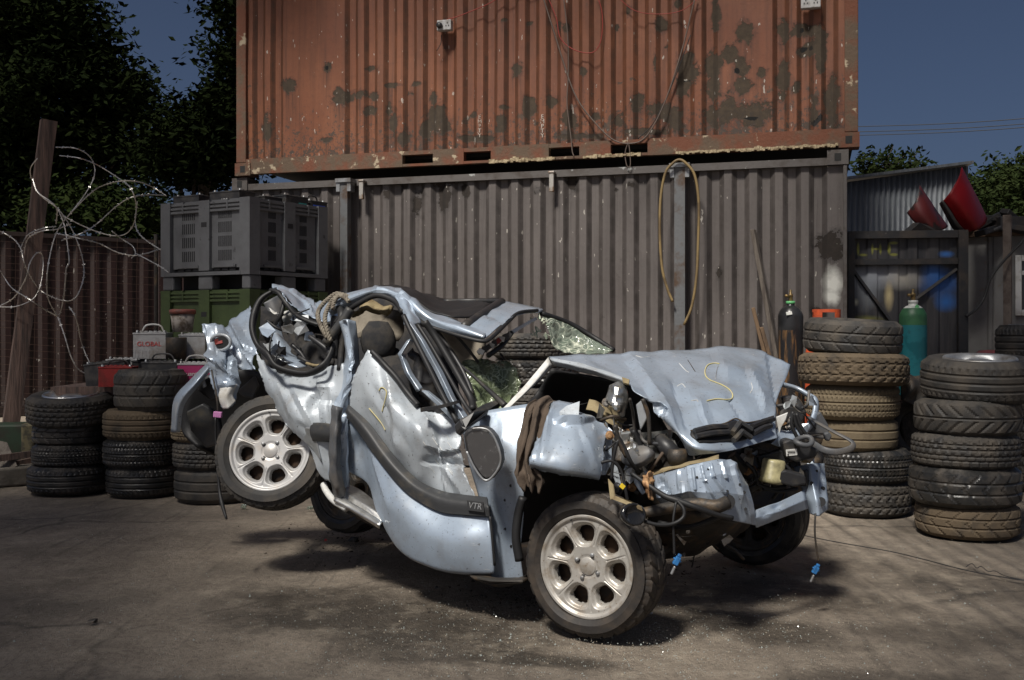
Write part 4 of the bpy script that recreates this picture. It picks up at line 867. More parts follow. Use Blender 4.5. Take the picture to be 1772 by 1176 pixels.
TY = [
 (121, 9.42, 0, .295, .195, 'rib', RW_, 'bottom tyre of the leftmost stack, broad ribbed tread', G1, (0, 0), None),
 (124, 9.42, .195, .275, .155, 'fine', RW_, 'second tyre up in the leftmost stack, glossy fine tread', G1, (0, 0), None),
 (124, 9.44, .35, .27, .155, 'arrow', RW_, 'third tyre up in the leftmost stack, worn brownish tread', G1, (0, 0), None),
 (124, 9.44, .505, .31, .21, 'block', RB_, 'topmost wheel of the leftmost stack, alloy rim facing up', G1, (.11, .01), M['bright']),
 (250, 9.25, 0, .265, .205, 'rib', RW_, 'bottom tyre of the second stack, fine dark tread', G2, (0, 0), None),
 (246, 9.25, .205, .272, .20, 'fine', RW_, 'second tyre up in the second stack, wet black shoulder blocks', G2, (0, 0), None),
 (247, 9.25, .405, .275, .205, 'rib', RBR, 'third tyre up in the second stack, dusty brown ribs', G2, (0, 0), None),
 (261, 9.25, .61, .258, .285, 'arrow', RB_, 'topmost wide tyre of the second stack, curved arrow grooves', G2, (0, 0), None),
 (372, 8.95, 0, .275, .225, 'plain', RB_, 'smooth-shouldered bottom tyre of the stack behind the rear wheel', G3, (0, 0), None),
 (368, 8.95, .225, .275, .19, 'block', RB_, 'chunky block tyre second up behind the rear wheel', G3, (0, 0), None),
 (366, 8.95, .415, .275, .15, 'fine', RT, 'muddy tan tyre on top of the stack behind the rear wheel', G3, (0, 0), None),
 (1497, 8.32, 0, .285, .21, 'truck', RB_, 'bottom tyre of the tall brown stack, zigzag tread', G4, (0, 0), None),
 (1497, 8.32, .21, .29, .205, 'fine', RW_, 'dark wet tyre second from the bottom of the tall brown stack', G4, (0, 0), None),
 (1480, 8.32, .415, .268, .20, 'plain', RT, 'nearly bald pale brown tyre third from the bottom of the tall stack', G4, (0, 0), None),
 (1474, 8.32, .615, .298, .215, 'fine', RT, 'muddy tan tyre with faded tread in the tall brown stack', G4, (0, 0), None),
 (1476, 8.32, .83, .35, .20, 'truck', RBR, 'widest tyre of the tall brown stack, deep angular winter tread', G4, (-.02, .02), None),
 (1474, 8.32, 1.035, .312, .215, 'arrow', RB_, 'topmost tilted tyre of the tall brown stack', G4, (.06, .04), None),
 (1673, 7.45, 0, .288, .18, 'arrow', RBR, 'bottom tyre of the right front stack, dusty curved tread', G5, (0, 0), None),
 (1668, 7.45, .18, .31, .215, 'arrow', RW_, 'glossy wet tyre second up in the right front stack', G5, (0, 0), None),
 (1670, 7.45, .395, .298, .19, 'block', RB_, 'third tyre up in the right front stack, shallow block tread', G5, (0, 0), None),
 (1674, 7.45, .585, .295, .195, 'chevron', RB_, 'fourth tyre up in the right front stack, slanted slots', G5, (0, 0), None),
 (1694, 7.5, .785, .325, .235, 'rib', RB_, 'large wheel topping the right front stack, rim facing up', G5, (.085, -.015), M['steel']),
 (930, 8.9, 0, .3, .2, 'block', RB_, 'lowest tyre of the stack behind the broken windscreen', G6, (0, 0), None),
 (930, 8.9, .2, .3, .2, 'fine', RB_, 'second lowest tyre of the stack behind the broken windscreen', G6, (0, 0), None),
 (928, 8.9, .4, .3, .2, 'block', RB_, 'third lowest tyre of the stack behind the broken windscreen', G6, (0, 0), None),
 (930, 8.9, .6, .3, .2, 'fine', RB_, 'second highest tyre of the stack behind the broken windscreen', G6, (0, 0), None),
 (928, 8.9, .8, .3, .19, 'truck', RW_, 'middle black tyre seen through the missing windscreen', G6, (0, 0), None),
 (925, 8.9, .99, .3, .17, 'block', RB_, 'topmost tyre seen through the missing windscreen', G6, (0, 0), None),
 (1790, 9.6, 0, .3, .25, 'fine', RB_, 'bottom tyre of the stack cut off by the right edge', None, (0, 0), None),
 (1792, 9.6, .25, .3, .25, 'fine', RB_, 'second tyre up at the right edge beside the parked car', None, (0, 0), None),
 (1790, 9.6, .5, .3, .24, 'block', RB_, 'third tyre up at the right edge beside the parked car', None, (0, 0), None),
 (1784, 9.6, .74, .28, .22, 'fine', RW_, 'dark tyre just under the topmost one at the right edge', None, (0, 0), None),
 (1785, 9.6, .96, .255, .26, 'rib', RB_, 'topmost tyre at the far right edge, in front of the cabin', None, (0, 0), M['steel']),
 (1588, 8.9, .0, .28, .2, 'fine', RB_, 'tyre on the ground hidden between the two right stacks', None, (0, 0), None),
]
for i, (px, D, z, R, wd, kind, m, lab, grp, tl, rim) in enumerate(TY):
    stack_tyre(px, D, z, R, wd, kind, m, lab, grp, tl, rot=0 if tl != (0, 0) else i * .7, rim=rim)
t = stack_tyre(1602, 8.75, .62, .27, .2, 'fine', RB_, 'tyre leaning on edge between the two right stacks', None, (0, 0)); t.rotation_euler = (math.radians(68), 0, math.radians(-20)); t.location.z = .45
# crumpled radiator between the stacks
sheet('radiator', [[(1560, 690, 8.7), (1590, 700, 8.75), (1615, 690, 8.85)], [(1562, 740, 8.65), (1590, 735, 8.75), (1612, 745, 8.85)], [(1568, 800, 8.65), (1588, 795, 8.7), (1606, 805, 8.8)]], mat('radiator_mesh', (.07, .06, .055), .6, .5, col2=(.03, .028, .025), scale=60, bump=.8, bscale=150), None, 8, .03, ridge=.02, rfreq=9, key='radiator')
tag(bpy.data.objects['radiator'], 'crumpled dark radiator squeezed between the two right tyre stacks', 'radiator')
sheet('scrap_sheet', [[(1555, 640, 8.6), (1580, 655, 8.6), (1608, 650, 8.7)], [(1560, 665, 8.5), (1585, 675, 8.5), (1606, 690, 8.6)], [(1556, 690, 8.5), (1580, 700, 8.5), (1600, 712, 8.6)]], M['darkmetal'], None, 8, .002, amp=.02, ridge=.05, rfreq=8, key='scrapsheet')
tag(bpy.data.objects['scrap_sheet'], 'crumpled dull metal sheet above the radiator between the tyre stacks', 'scrap')
# ================================================================ PLASTIC PALLET BINS
def bin_mats(nm, c, c2): return mat(nm, c, .55, 0, col2=c2, scale=5, lo=.42, hi=.7, bump=.06, col3=tuple(x * .4 for x in c2), scale3=14, lo3=.62, hi3=.72)
m_bgrey = bin_mats('grey_bin_plastic', (.12, .123, .13), (.085, .085, .09)); m_bgreen = bin_mats('green_bin_plastic', (.055, .08, .028), (.035, .05, .019))
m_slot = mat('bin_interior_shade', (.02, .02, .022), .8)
def pallet_bin(P, dx, dy, z0, h, m, label, slots=True, open_top=True):
    """P near corner, dx and dy the two side vectors"""
    root = empty('pallet_bin', (P.x, P.y, z0), label, 'bin', 'plastic pallet bins')
    mb = MB()
    Lx, Ly = dx.length, dy.length; ex, ey = dx / Lx, dy / Ly
    def bx(u0, u1, v0, v1, a, b, face, tgt=None, mi=0):
        """u along the face, v inward"""
        e, n_ = (ex, ey) if face == 0 else (ey, ex)
        R = Matrix((e, n_, Vector((0, 0, 1)))).transposed(); Q = P.copy(); Q.z = z0
        (tgt or mb).box((u0, v0, a), (u1, v1, b), mi, R, Q)
    ft = .115 * h / .72 * 1.0
    for face, L in ((0, Lx), (1, Ly)):
        bx(.12, L - .12, .028, .045, ft + .06, h - .1, face)                                   # recessed wall
        bx(.0 if face == 0 else .11, L, .0, .11, ft, h, face) if False else None
        bx(L / 2 - .06, L / 2 + .06, .0, .044, ft + .04, h - .0, face)                          # centre post
        for k in range(3): bx(.1, L - .1, .006, .05, h - .095 + k * .032, h - .077 + k * .032, face)   # rim ribs
        bx(.1, L - .1, .022, .046, h - .1, h, face)
        for q in (.25, .75): bx(L * q - .008, L * q + .008, .004, .05, h - .096, h - .001, face)
        bx(.1, L - .1, -.003, .06, ft, ft + .03, face)
        for a, b in ((.17, L / 2 - .08), (L / 2 + .08, L - .17)):
            bx(a, b, .012, .03, ft + .065, ft + .085, face)
            for k in range(3):
                u = a + (b - a) * (k + .5) / 3; bx(u - (b - a) / 7.5, u + (b - a) / 7.5, .026, .0275, ft + .092 - .052 * 1, ft + .058, face, None, 1)
            if slots:
                for r in range(4):
                    for k in range(7):
                        u = a + .06 + (b - a - .12) * k / 6; z = ft + .12 + r * .115; sw = min(.005, (b - a - .12) / 6 * .22); bx(u - sw, u + sw, .025, .0272, z, z + .085, face, None, 1)
        bx(L / 2 - .03, L / 2 + .03, -.0015, -.0002, h - .22, h - .18, face, None, 1)
        for u0, u1 in ((.0, .15), (L / 2 - .09, L / 2 + .09), (L - .15, L)):
            (fl := MB(), bx(u0 + .012, u1 - .012, .01, .1, 0, ft - .001, face, fl), fl.build('foot', m, root, bevel=.012)) if not (face == 1 and u0 == 0) else None
        bx(L - .11, L, .0, .0448, ft - .0005, h + .0005, face)
    bx(0, .1095, 0, .1095, ft - .001, h + .001, 0)                                             # near corner post
    R = Matrix((ex, ey, Vector((0, 0, 1)))).transposed(); Q = P.copy(); Q.z = z0
    mb.box((.05, .05, ft + .002), (Lx - .01, Ly - .01, ft + .05), 1, R, Q)
    mb.box((.2, .2, .004), (Lx - .04, Ly - .04, ft), 1, R, Q)
    mb.box((.1, Ly - .03, ft), (Lx, Ly, h - .003), 0, R, Q); mb.box((Lx - .03, .1, ft), (Lx, Ly - .032, h - .004), 0, R, Q)
    mb.build('body', [m, m_slot], root)
    return root
bp_ = W(432, YH, 10.15); bp_.z = 0; bx_ = W(567, YH, 11.05) - W(432, YH, 10.15); bx_.z = 0; by_ = W(278, YH, 10.75) - W(432, YH, 10.15); by_.z = 0
pallet_bin(bp_, bx_, by_, 0, .755, m_bgreen, 'lowest green plastic bin, mostly hidden behind the car batteries', False)
pallet_bin(bp_, bx_, by_, .757, .758, m_bgreen, 'green plastic bin under the grey one, seen above the rear of the wreck', False)
pallet_bin(bp_, bx_, by_, 1.517, .735, m_bgrey, 'grey slotted plastic bin on top of the green ones, holding old batteries')
m_grime = mat('dark_battery_case', (.03, .03, .032), .5, col2=(.07, .065, .06), scale=12)
# board of batteries lying on top of the grey bin
mb = MB(); R = Matrix((bx_.normalized(), by_.normalized(), Vector((0, 0, 1)))).transposed(); q = bp_.copy(); q.z = 1.517
mb.box((.12, .12, .45), (bx_.length - .05, by_.length - .05, .62), 0, R, q); tag(mb.build('scrap_board', m_grime), 'dark board lying inside the grey bin under the batteries', 'board')
def battery(p, yaw, s, m, label, m_top=None, handle=None, txt=None, txm=None, tsz=.06, group=None, tilt=0):
    sx, sy, sz = s; root = empty('car_battery', p, label, 'battery', group); WL[root.name] = Vector(p)
    R = Matrix.Rotation(yaw, 3, 'Z') @ Matrix.Rotation(tilt, 3, 'Y')
    mb = MB(); mb.box((-sx / 2, -sy / 2, 0), (sx / 2, sy / 2, sz * .86), 0, R, p)
    for k in range(9): u = -sx / 2 + sx * (k + .5) / 9; mb.box((u - .003, -sy / 2 - .002, .01), (u + .003, -sy / 2 - .0002, sz * .3), 0, R, p)
    mb.build('case', m, root, bevel=.006)
    mb = MB(); mb.box((-sx / 2 - .004, -sy / 2 - .004, sz * .862), (sx / 2 + .004, sy / 2 + .004, sz * .93), 0, R, p)
    mb.box((-sx * .4, -sy * .25, sz * .932), (sx * .4, sy * .25, sz * .965), 0, R, p)
    for k in range(6): u = -sx * .36 + sx * .72 * k / 5; mb.lathe([(.014, sz * .967), (.014, sz * 1.0), (.0, sz * 1.0)], 10, Matrix.Translation(p) @ R.to_4x4() @ Matrix.Translation((u, 0, 0)))
    mb.build('lid', m_top or m, root, bevel=.004)
    for u in (-.42, .42):
        mb = MB(); mb.lathe([(.011, sz * .931), (.009, sz * 1.02), (0, sz * 1.02)], 10, Matrix.Translation(p) @ R.to_4x4() @ Matrix.Translation((u * sx, -sy * .3, 0)))
        mb.build('terminal', M['steel'], root, True)
    if handle:
        mb = MB(); mb.tube([p + R @ Vector(v) for v in ((-sx * .35, 0, sz * .94), (-sx * .2, 0, sz * 1.2), (sx * .2, 0, sz * 1.2), (sx * .35, 0, sz * .94))], .007, 6); mb.build('handle', handle, root, True)
    if txt:
        x = R @ Vector((1, 0, 0)); text('lettering', txt, p + R @ Vector((0, -sy / 2 - .003, sz * .52)), x, (0, 0, 1), tsz, txm, root, .0008)
    return root
def bt(px, py, D):
    return W(px, py, D)
m_wb = mat('translucent_battery_case', (.36, .36, .36), .5, col2=(.24, .22, .2), scale=8); m_cyan = mat('teal_label', (.05, .3, .28), .5); m_bl = mat('blue_label', (.04, .1, .5), .5); m_redtxt = mat('red_lettering', (.5, .06, .05), .6); m_pinkc = mat('crimson_battery_case', (.35, .03, .12), .5)
yb = math.atan2(by_.y, by_.x) + math.pi; yr = math.atan2(bx_.y, bx_.x)
gB = 'batteries on top of the grey bin'
ztop = 1.517 + .625
def on_bin(u, v): q = bp_ + bx_.normalized() * u + by_.normalized() * v; return Vector((q.x, q.y, ztop))
battery(on_bin(.16, .8), yb, (.3, .17, .19), m_grime, 'black battery with a grey-marked label at the left end of the grey bin', group=gB, txt='0000', txm=m_sock, tsz=.05)
battery(on_bin(.16, .36), yb, (.33, .17, .2), m_grime, 'black battery marked 600 above the near corner of the grey bin', group=gB, txt='600', txm=M['white'], tsz=.055)
battery(on_bin(.42, .22), yr, (.24, .17, .17), m_grime, 'plain black battery just right of the bin corner', group=gB)
battery(on_bin(.62, .17), yr, (.26, .17, .2), m_grime, 'black battery with a teal label on the right side of the grey bin', group=gB)
battery(on_bin(.88, .17), yr, (.2, .17, .18), m_grime, 'black battery with a bright blue label at the right end of the bin', group=gB, handle=m_grime)
for u, v, yaw, m, L, txt in ((.62, .17, yr, m_cyan, .09, None), (.88, .17, yr, m_bl, .14, None)):
    q = on_bin(u, v); R = Matrix.Rotation(yaw, 3, 'Z'); par = [o for o in COL.objects if o.get('label', '').find('teal label' if m is m_cyan else 'bright blue') >= 0][0]
    mb = MB(); mb.box((-L / 2 + .06 * (m is m_cyan), -.0895, .035), (L / 2 + .06 * (m is m_cyan), -.0855, .13), 0, R, q); mb.build('label_sticker', m, par)
# pile of batteries low down, on a pallet crate behind the tyre stacks
cr = empty('wooden_crate', W(285, 700, 10.0), 'old wooden crate carrying the pile of car batteries', 'crate'); cr.location.z = 0; WL[cr.name] = Vector(cr.location)
c0 = W(285, YH, 10.0); mb = MB()
mb.box((-.72, -.4, .7), (.72, .3, .76), 0, None, (c0.x, c0.y, 0))
for sx in (-.68, 0, .68):
    for sy in (-.36, .26): mb.box((sx - .04, sy - .04, 0), (sx + .04, sy + .04, .698), 0, None, (c0.x, c0.y, 0))
for k in range(4): mb.box((-.72, -.425, .08 + k * .16), (.72, -.402, .2 + k * .16), 0, None, (c0.x, c0.y, 0))
mb.build('body', m_wood, cr)
gP = 'car batteries piled on the crate'
def bz(px, z, D): p = W(px, YH, D); p.z = z; return p
battery(bz(190, .765, 9.75), .1, (.3, .17, .19), m_grime, 'long black battery lying at the left end of the pile', group=gP, tilt=-.12)
battery(bz(205, .765, 9.5), .05, (.24, .16, .16), M['red'], 'red cased battery in front of the black one at the left of the pile', group=gP, handle=M['blackplastic'])
battery(bz(223, .762, 10.05), .05, (.3, .17, .21), m_wb, 'white battery with a row of filler caps behind the red one', group=gP)
battery(bz(282, .762, 9.55), .0, (.26, .17, .2), m_grime, 'black battery with a wire handle in the middle of the pile', group=gP, handle=m_grime)
battery(bz(340, .762, 9.5), .1, (.24, .17, .19), m_pinkc, 'crimson battery with white top next to the wrecked car', m_top=m_wb, handle=m_wb, group=gP, txt='quantum', txm=M['white'], tsz=.045)
battery(bz(265, .965, 9.9), .0, (.25, .17, .215), m_wb, 'pale battery lettered in red on top of the pile', group=gP, handle=M['white'], txt='GLOBAL', txm=m_redtxt, tsz=.05)
battery(bz(265, .762, 9.98), .0, (.27, .17, .2), m_grime, 'black battery directly underneath the pale red-lettered one', group=gP)
battery(bz(343, .762, 9.95), .0, (.27, .17, .2), m_grime, 'black battery underneath the plain pale one', group=gP)
battery(bz(337, .965, 9.9), .05, (.2, .17, .2), m_wb, 'plain pale battery right of the rusty tin on the pile', group=gP)
p = bz(305, .965, 9.7)
mb = MB(); mb.lathe([(.0, 0), (.075, 0), (.078, .16), (.075, .165), (.072, .02), (0, .02)], 20, Matrix.Translation(p)); tag(mb.build('rusty_tin', M['darkmetal'], None, True), 'dark rusty tin standing among the car batteries', 'tin')
p = bz(316, 1.17, 9.95); b_ = empty('paint_bucket', p, 'dirty plastic bucket with a red-brown lid on top of the batteries', 'bucket')
mb = MB(); mb.lathe([(.0, 0), (.075, 0), (.092, .14), (.0, .14)], 22, Matrix.Translation(p)); mb.build('bucket', mat('grimy_bucket', (.3, .27, .24), .6, col2=(.1, .075, .055), scale=14, lo=.45, hi=.6), b_, True)
mb = MB(); mb.lathe([(.0, .141), (.1, .141), (.102, .17), (.09, .178), (0, .172)], 22, Matrix.Translation(p)); mb.build('lid', mat('red_brown_lid', (.2, .06, .045), .6, col2=(.1, .05, .04), scale=20), b_, True)
# ================================================================ GAS CYLINDERS
def cylinder(px, D, r, h, m_body, m_sh, m_ring, label, zsh=.0, band=None):
    p = bz(px, 0, D); root = empty('gas_cylinder', p, label, 'gas cylinder'); T = Matrix.Translation(p)
    sh = h - r * 1.55
    mb = MB(); mb.lathe([(0, .005), (r * .9, .0), (r, .03), (r, sh * .5), (r, sh - zsh)], 28, T); mb.build('body', m_body, root, True)
    mb = MB(); mb.lathe([(r, sh - zsh)] * 1 + [(r * 1.002, sh), (r * .97, sh + r * .22), (r * .84, sh + r * .5), (r * .7, sh + r * .68)], 28, T); mb.build('shoulder', m_sh, root, True)
    mb = MB(); mb.lathe([(r * .7, sh + r * .68), (r * .5, sh + r * .84), (r * .33, sh + r * .9), (r * .33, sh + r * 1.1)], 24, T); mb.build('neck', band or m_sh, root, True)
    mb = MB(); mb.lathe([(r * .345, sh + r * 1.06), (r * .36, sh + r * 1.07), (r * .36, sh + r * 1.27), (r * .2, sh + r * 1.27)], 20, T); mb.build('neck_ring', m_ring, root, True)
    z = sh + r * 1.27
    mb = MB(); mb.lathe([(r * .2, z), (r * .16, z + .03), (r * .2, z + .035), (r * .2, z + .05), (r * .1, z + .06), (r * .1, z + .085), (0, z + .085)], 14, T)
    mb.tube([p + Vector((0, 0, z + .035)), p + Vector((-.045, -.02, z + .04))], .011, 8, spline=False); mb.build('valve', mat('brass_valve', (.25, .17, .07), .5, .7, col2=(.12, .09, .05), scale=30), root, True)
    return root
m_cylb = mat('scuffed_black_cylinder', (.03, .03, .032), .3, .1, col2=(.015, .015, .016), scale=6); m_cylr = mat('rust_streaked_cylinder', (.02, .02, .022), .38, .1, col2=(.16, .09, .04), scale=6, lo=.5, hi=.6, stretch=(4, 4, .5), col3=(.35, .3, .25), scale3=30, lo3=.68, hi3=.72, bump=.2)
m_grn = mat('green_ring_plastic', (.12, .42, .16), .5); m_lbl = mat('white_cylinder_label', (.6, .6, .57), .5, col2=(.4, .45, .4), scale=20)
cylinder(1368, 9.6, .094, 1.43, m_cylr, m_cylb, m_grn, 'black rust-streaked gas cylinder with a green neck ring against the container', .1)
tl_ = cylinder(1580, 9.5, .099, 1.435, mat('teal_cylinder_paint', (.008, .10, .12), .4, .1, col2=(.016, .14, .165), scale=4, lo=.48, hi=.52, col3=(.02, .1, .12), scale3=30), mat('green_cylinder_shoulder', (.035, .12, .05), .45, col2=(.025, .085, .04), scale=12), m_lbl, 'teal gas cylinder with a green shoulder in front of the gate', .06, band=m_lbl)
p = bz(1580, 0, 9.5); R = Matrix.Rotation(math.radians(45), 3, 'Y'); 
mb = MB(); mb.box((-.013, -.001, -.013), (.013, .001, .013), 0, R, p + Vector((.004, -.066, 1.435 - .099 * .78))); mb.build('hazard_diamond', m_grn, tl_)
mb = MB(); mb.box((-.022, -.002, -.012), (.022, .0, .012), 0, Matrix.Rotation(-.15, 3, 'Y') @ Matrix.Rotation(-.3, 3, 'X'), bz(1361, 1.31, 9.6) + Vector((-.005, -.092, 0))); mb.build('sticker', m_lbl, [o for o in COL.objects if o.get('label', '').startswith('black rust-streaked')][0])
p = bz(1430, 0, 9.2); root = empty('propane_cylinder', p, 'orange propane cylinder with a cut-out guard ring behind the tall tyre stack', 'gas cylinder'); T = Matrix.Translation(p)
m_or = mat('orange_cylinder_paint', (.62, .1, .03), .5, col2=(.4, .07, .03), scale=12)
mb = MB(); mb.lathe([(0, 0), (.14, 0), (.15, .04), (.15, 1.0), (.13, 1.1), (.08, 1.15), (0, 1.16)], 28, T); mb.build('body', m_or, root, True)
mb = MB(); n = 32
for (z0, z1, a0, a1) in ((1.14, 1.18, 0, 32), (1.315, 1.335, 0, 32), (1.1805, 1.3145, 0, 3), (1.1805, 1.3145, 8, 13), (1.1805, 1.3145, 17, 21), (1.1805, 1.3145, 26, 30)):
    for j in range(a0, a1):
        A, B = 2 * math.pi * j / n, 2 * math.pi * (j + 1) / n
        q = [(r * math.cos(a), r * math.sin(a), z) for z in (z0, z1) for r, a in ((.1, A), (.1, B), (.094, B), (.094, A))]
        mb.add([T @ Vector(v) for v in q], [(3, 2, 1, 0), (4, 5, 6, 7), (0, 1, 5, 4), (1, 2, 6, 5), (2, 3, 7, 6), (3, 0, 4, 7)])
mb.build('guard_ring', m_or, root)
mb = MB(); mb.lathe([(.02, 1.15), (.018, 1.2), (.028, 1.21), (.028, 1.23), (0, 1.23)], 14, T); mb.build('valve', M['steel'], root, True)
# leaning planks
m_plank = mat('grey_timber', (.14, .12, .10), .85, 0, col2=(.08, .065, .055), scale=8, stretch=(4, 4, .4), bump=.4); m_plank2 = mat('brown_timber', (.17, .11, .065), .85, 0, col2=(.09, .06, .04), scale=8, stretch=(4, 4, .4), bump=.4)
for (x0, y0, D0, x1, D1, wd, th, m, lab) in ((1303, 397, 10.12, 1385, 9.88, .06, .035, m_plank, 'long grey plank leaning against the container'), (1303, 532, 10.05, 1378, 9.95, .045, .03, m_plank2, 'short brown stake leaning left of the long plank'), (1317, 566, 10.0, 1392, 9.98, .05, .03, m_plank2, 'shortest brown stake close beside the long plank')):
    a = W(x0, y0, D0); b = W(x1, YH, D1); b.z = 0; ax = (a - b); L0 = ax.length; Q = ax.normalized().to_track_quat('Z', 'Y').to_matrix(); mb = MB()
    mb.box((-wd / 2, -th / 2, 0), (wd / 2, th / 2, L0), 0, Q, b); tag(mb.build('plank', m, bevel=.006), lab, 'plank')
# the corner of a parked car at the right
pc = empty('parked_car', W(1700, 640, 9.9), 'pale parked car peeping out behind the right tyre stacks', 'car'); pc.location.z = 0; WL[pc.name] = Vector(pc.location)
m_pc = mat('dull_car_paint', (.09, .09, .095), .3, .3, coat=.4); 
sheet('windscreen', [[(1672, 613, 10.3), (1705, 612, 10.3), (1745, 614, 10.3)], [(1660, 634, 9.9), (1705, 632, 9.9), (1738, 636, 9.9)]], mat('car_glass', (.1, .13, .14), .06, 0, spec=.9), pc, 6, .004, key='pcw')
sheet('roof', [[(1694, 606, 11.0), (1720, 605, 11.0), (1748, 606, 11.0)], [(1690, 609, 10.5), (1720, 607, 10.5), (1746, 609, 10.5)], [(1688, 612, 10.32), (1720, 610, 10.32), (1744, 612, 10.32)]], mat('pink_red_paint', (.3, .06, .07), .4), pc, 6, .004, key='pcr')
sheet('body', [[(1640, 634, 9.9), (1700, 638, 9.9), (1750, 638, 9.9)], [(1640, 645, 9.3), (1700, 648, 9.2), (1750, 648, 9.2)], [(1640, 700, 9.1), (1700, 700, 9.0), (1750, 700, 9.0)], [(1640, 790, 9.3), (1700, 790, 9.2), (1750, 790, 9.2)]], m_pc, pc, 6, .004, key='pcb')
# kerb, planks and junk at the lower left
mb = MB(); a = W(-60, YH, 9.4); b = W(165, YH, 10.1); a.z = b.z = 0; d_ = (b - a); Q = Matrix((d_.normalized(), Vector((-d_.normalized().y, d_.normalized().x, 0)), Vector((0, 0, 1)))).transposed()
mb.box((0, 0, 0), (d_.length, .5, .14), 0, Q, a); tag(mb.build('kerb', mat('concrete_kerb', (.17, .15, .125), .9, 0, col2=(.09, .08, .065), scale=6, bump=.4), bevel=.015), None, None, kind='structure')
mb = MB()
for i, (x0, y0, x1, y1) in enumerate(((-20, 795, 95, 780), (-20, 812, 80, 792))):
    a = W(x0, y0, 9.6 + .1 * i); b = W(x1, y1, 10 + .1 * i); mb.tube([a, b], .035, 4, spline=False)
tag(mb.build('timber_offcuts', m_wood), 'two dark timber offcuts lying on the kerb at the left edge', 'timber')
mb = MB(); mb.plate([W(-10, 760, 9.9), W(12, 765, 9.9), W(30, 806, 9.7), W(-10, 815, 9.7)], .02); tag(mb.build('board', m_plank), 'pale grey triangular board leaning at the left edge', 'board')
mb = MB(); mb.box((-.16, -.12, 0), (.16, .12, .3), 0, Matrix.Rotation(.2, 3, 'Z'), bz(20, .14, 10.2)); mb.box((.08, -.14, .0), (.18, .1, .31), 1, Matrix.Rotation(.2, 3, 'Z'), bz(25, .14, 10.15))
tag(mb.build('drum_block', [mat('dark_green_paint', (.025, .045, .025), .6, col2=(.03, .03, .02), scale=9), mat('yellowed_paint', (.13, .11, .06), .7, col2=(.05, .045, .03), scale=14, lo=.45, hi=.55)], bevel=.02), 'dark green and yellowed metal block under the razor wire', 'block')
# glass crumbs and grit over the slab
gl = MB(); r = random.Random(21)
for i in range(5200):
    if i < 2600: px, py = r.gauss(900, 420), 1176 - abs(r.gauss(0, 130))
    elif i < 3600: px, py = r.gauss(1120, 160), r.gauss(1075, 45)
    else: px, py = r.uniform(-50, 1820), r.uniform(880, 1180)
    if py < 885 or px < -80 or px > 1850: continue
    D = 2200 * 1.18 / (py - YH); p = W(px, py, D); p.z = .004; s = r.choice((.0014, .0018, .0022, .003)) * (1.0 if r.random() > .06 else 1.7)
    a = r.uniform(0, 6.3); e = Vector((math.cos(a), math.sin(a), r.uniform(-.3, .5))) * s; f_ = Vector((-math.sin(a), math.cos(a), r.uniform(-.3, .5))) * s * r.uniform(.5, 1); u = Vector((0, 0, s * 1.2))
    gl.add([p - e, p + f_, p + e, p - f_, p + u], [(0, 1, 4), (1, 2, 4), (2, 3, 4), (3, 0, 4), (3, 2, 1, 0)], 0 if r.random() < .6 else 1)
tag(gl.build('glass_crumbs', [mat('glass_crumb', (.3, .33, .31), .15, 0), mat('grit', (.3, .26, .2), .9)]), 'scatter of broken glass crumbs and grit on the slab', 'glass crumbs', kind='stuff')
def gpt(px, py, up=0): D = FS * H / (py - YH); p = W(px, py, D); p.z = up; return p
tag(tube('wire', [gpt(1345, 918, .005), gpt(1440, 938, .006), gpt(1540, 955, .004), gpt(1600, 970, .006), gpt(1680, 990, .005), gpt(1780, 1008, .006)], .0028, M['blackplastic']), 'thin black wire trailing over the slab to the right', 'wire')
tag(tube('wire', [gpt(1672, 982, .006), gpt(1682, 979, .012), gpt(1690, 986, .01), gpt(1698, 984, .012), gpt(1710, 992, .01), gpt(1722, 992, .012), gpt(1740, 1000, .01), gpt(1772, 1006, .008)], .002, M['blackplastic']), 'curly end of black wire at the right edge of the slab', 'wire')
for px, py, s, m, lab in ((422, 879, .03, M['glass'], 'lump of clear broken plastic under the rear wheel'), (538, 882, .028, M['glass'], 'small clear plastic bulb under the raised sill'), (612, 938, .035, M['blackplastic'], 'black plastic chunk on the dirt below the sill'), (564, 936, .012, M['red'], 'tiny red plastic shard on the dirt below the sill'), (757, 1018, .012, M['blackplastic'], 'thin black splinter on the slab in front of the door'), (1126, 1064, .014, M['white'], 'small white plastic chip behind the front wheel'), (1606, 937, .01, M['white'], 'tiny white chip beside the right front tyre stack'), (160, 1079, .02, M['darkmetal'], 'small dark stone on the slab at the left')):
    p = gpt(px, py, 0); mb = MB(); V = []
    q = [Vector((r.uniform(-1, 1), r.uniform(-1, 1), r.uniform(0, 1))) for _ in range(14)]
    bm = bmesh.new(); [bm.verts.new(p + v * s) for v in q]; bmesh.ops.convex_hull(bm, input=bm.verts); bm.verts.index_update()
    V = [v.co.copy() for v in bm.verts]; Fc = [[v.index for v in f.verts] for f in bm.faces]; bm.free()
    tag(obj('plastic_chip', V, Fc, m), lab, 'chip')

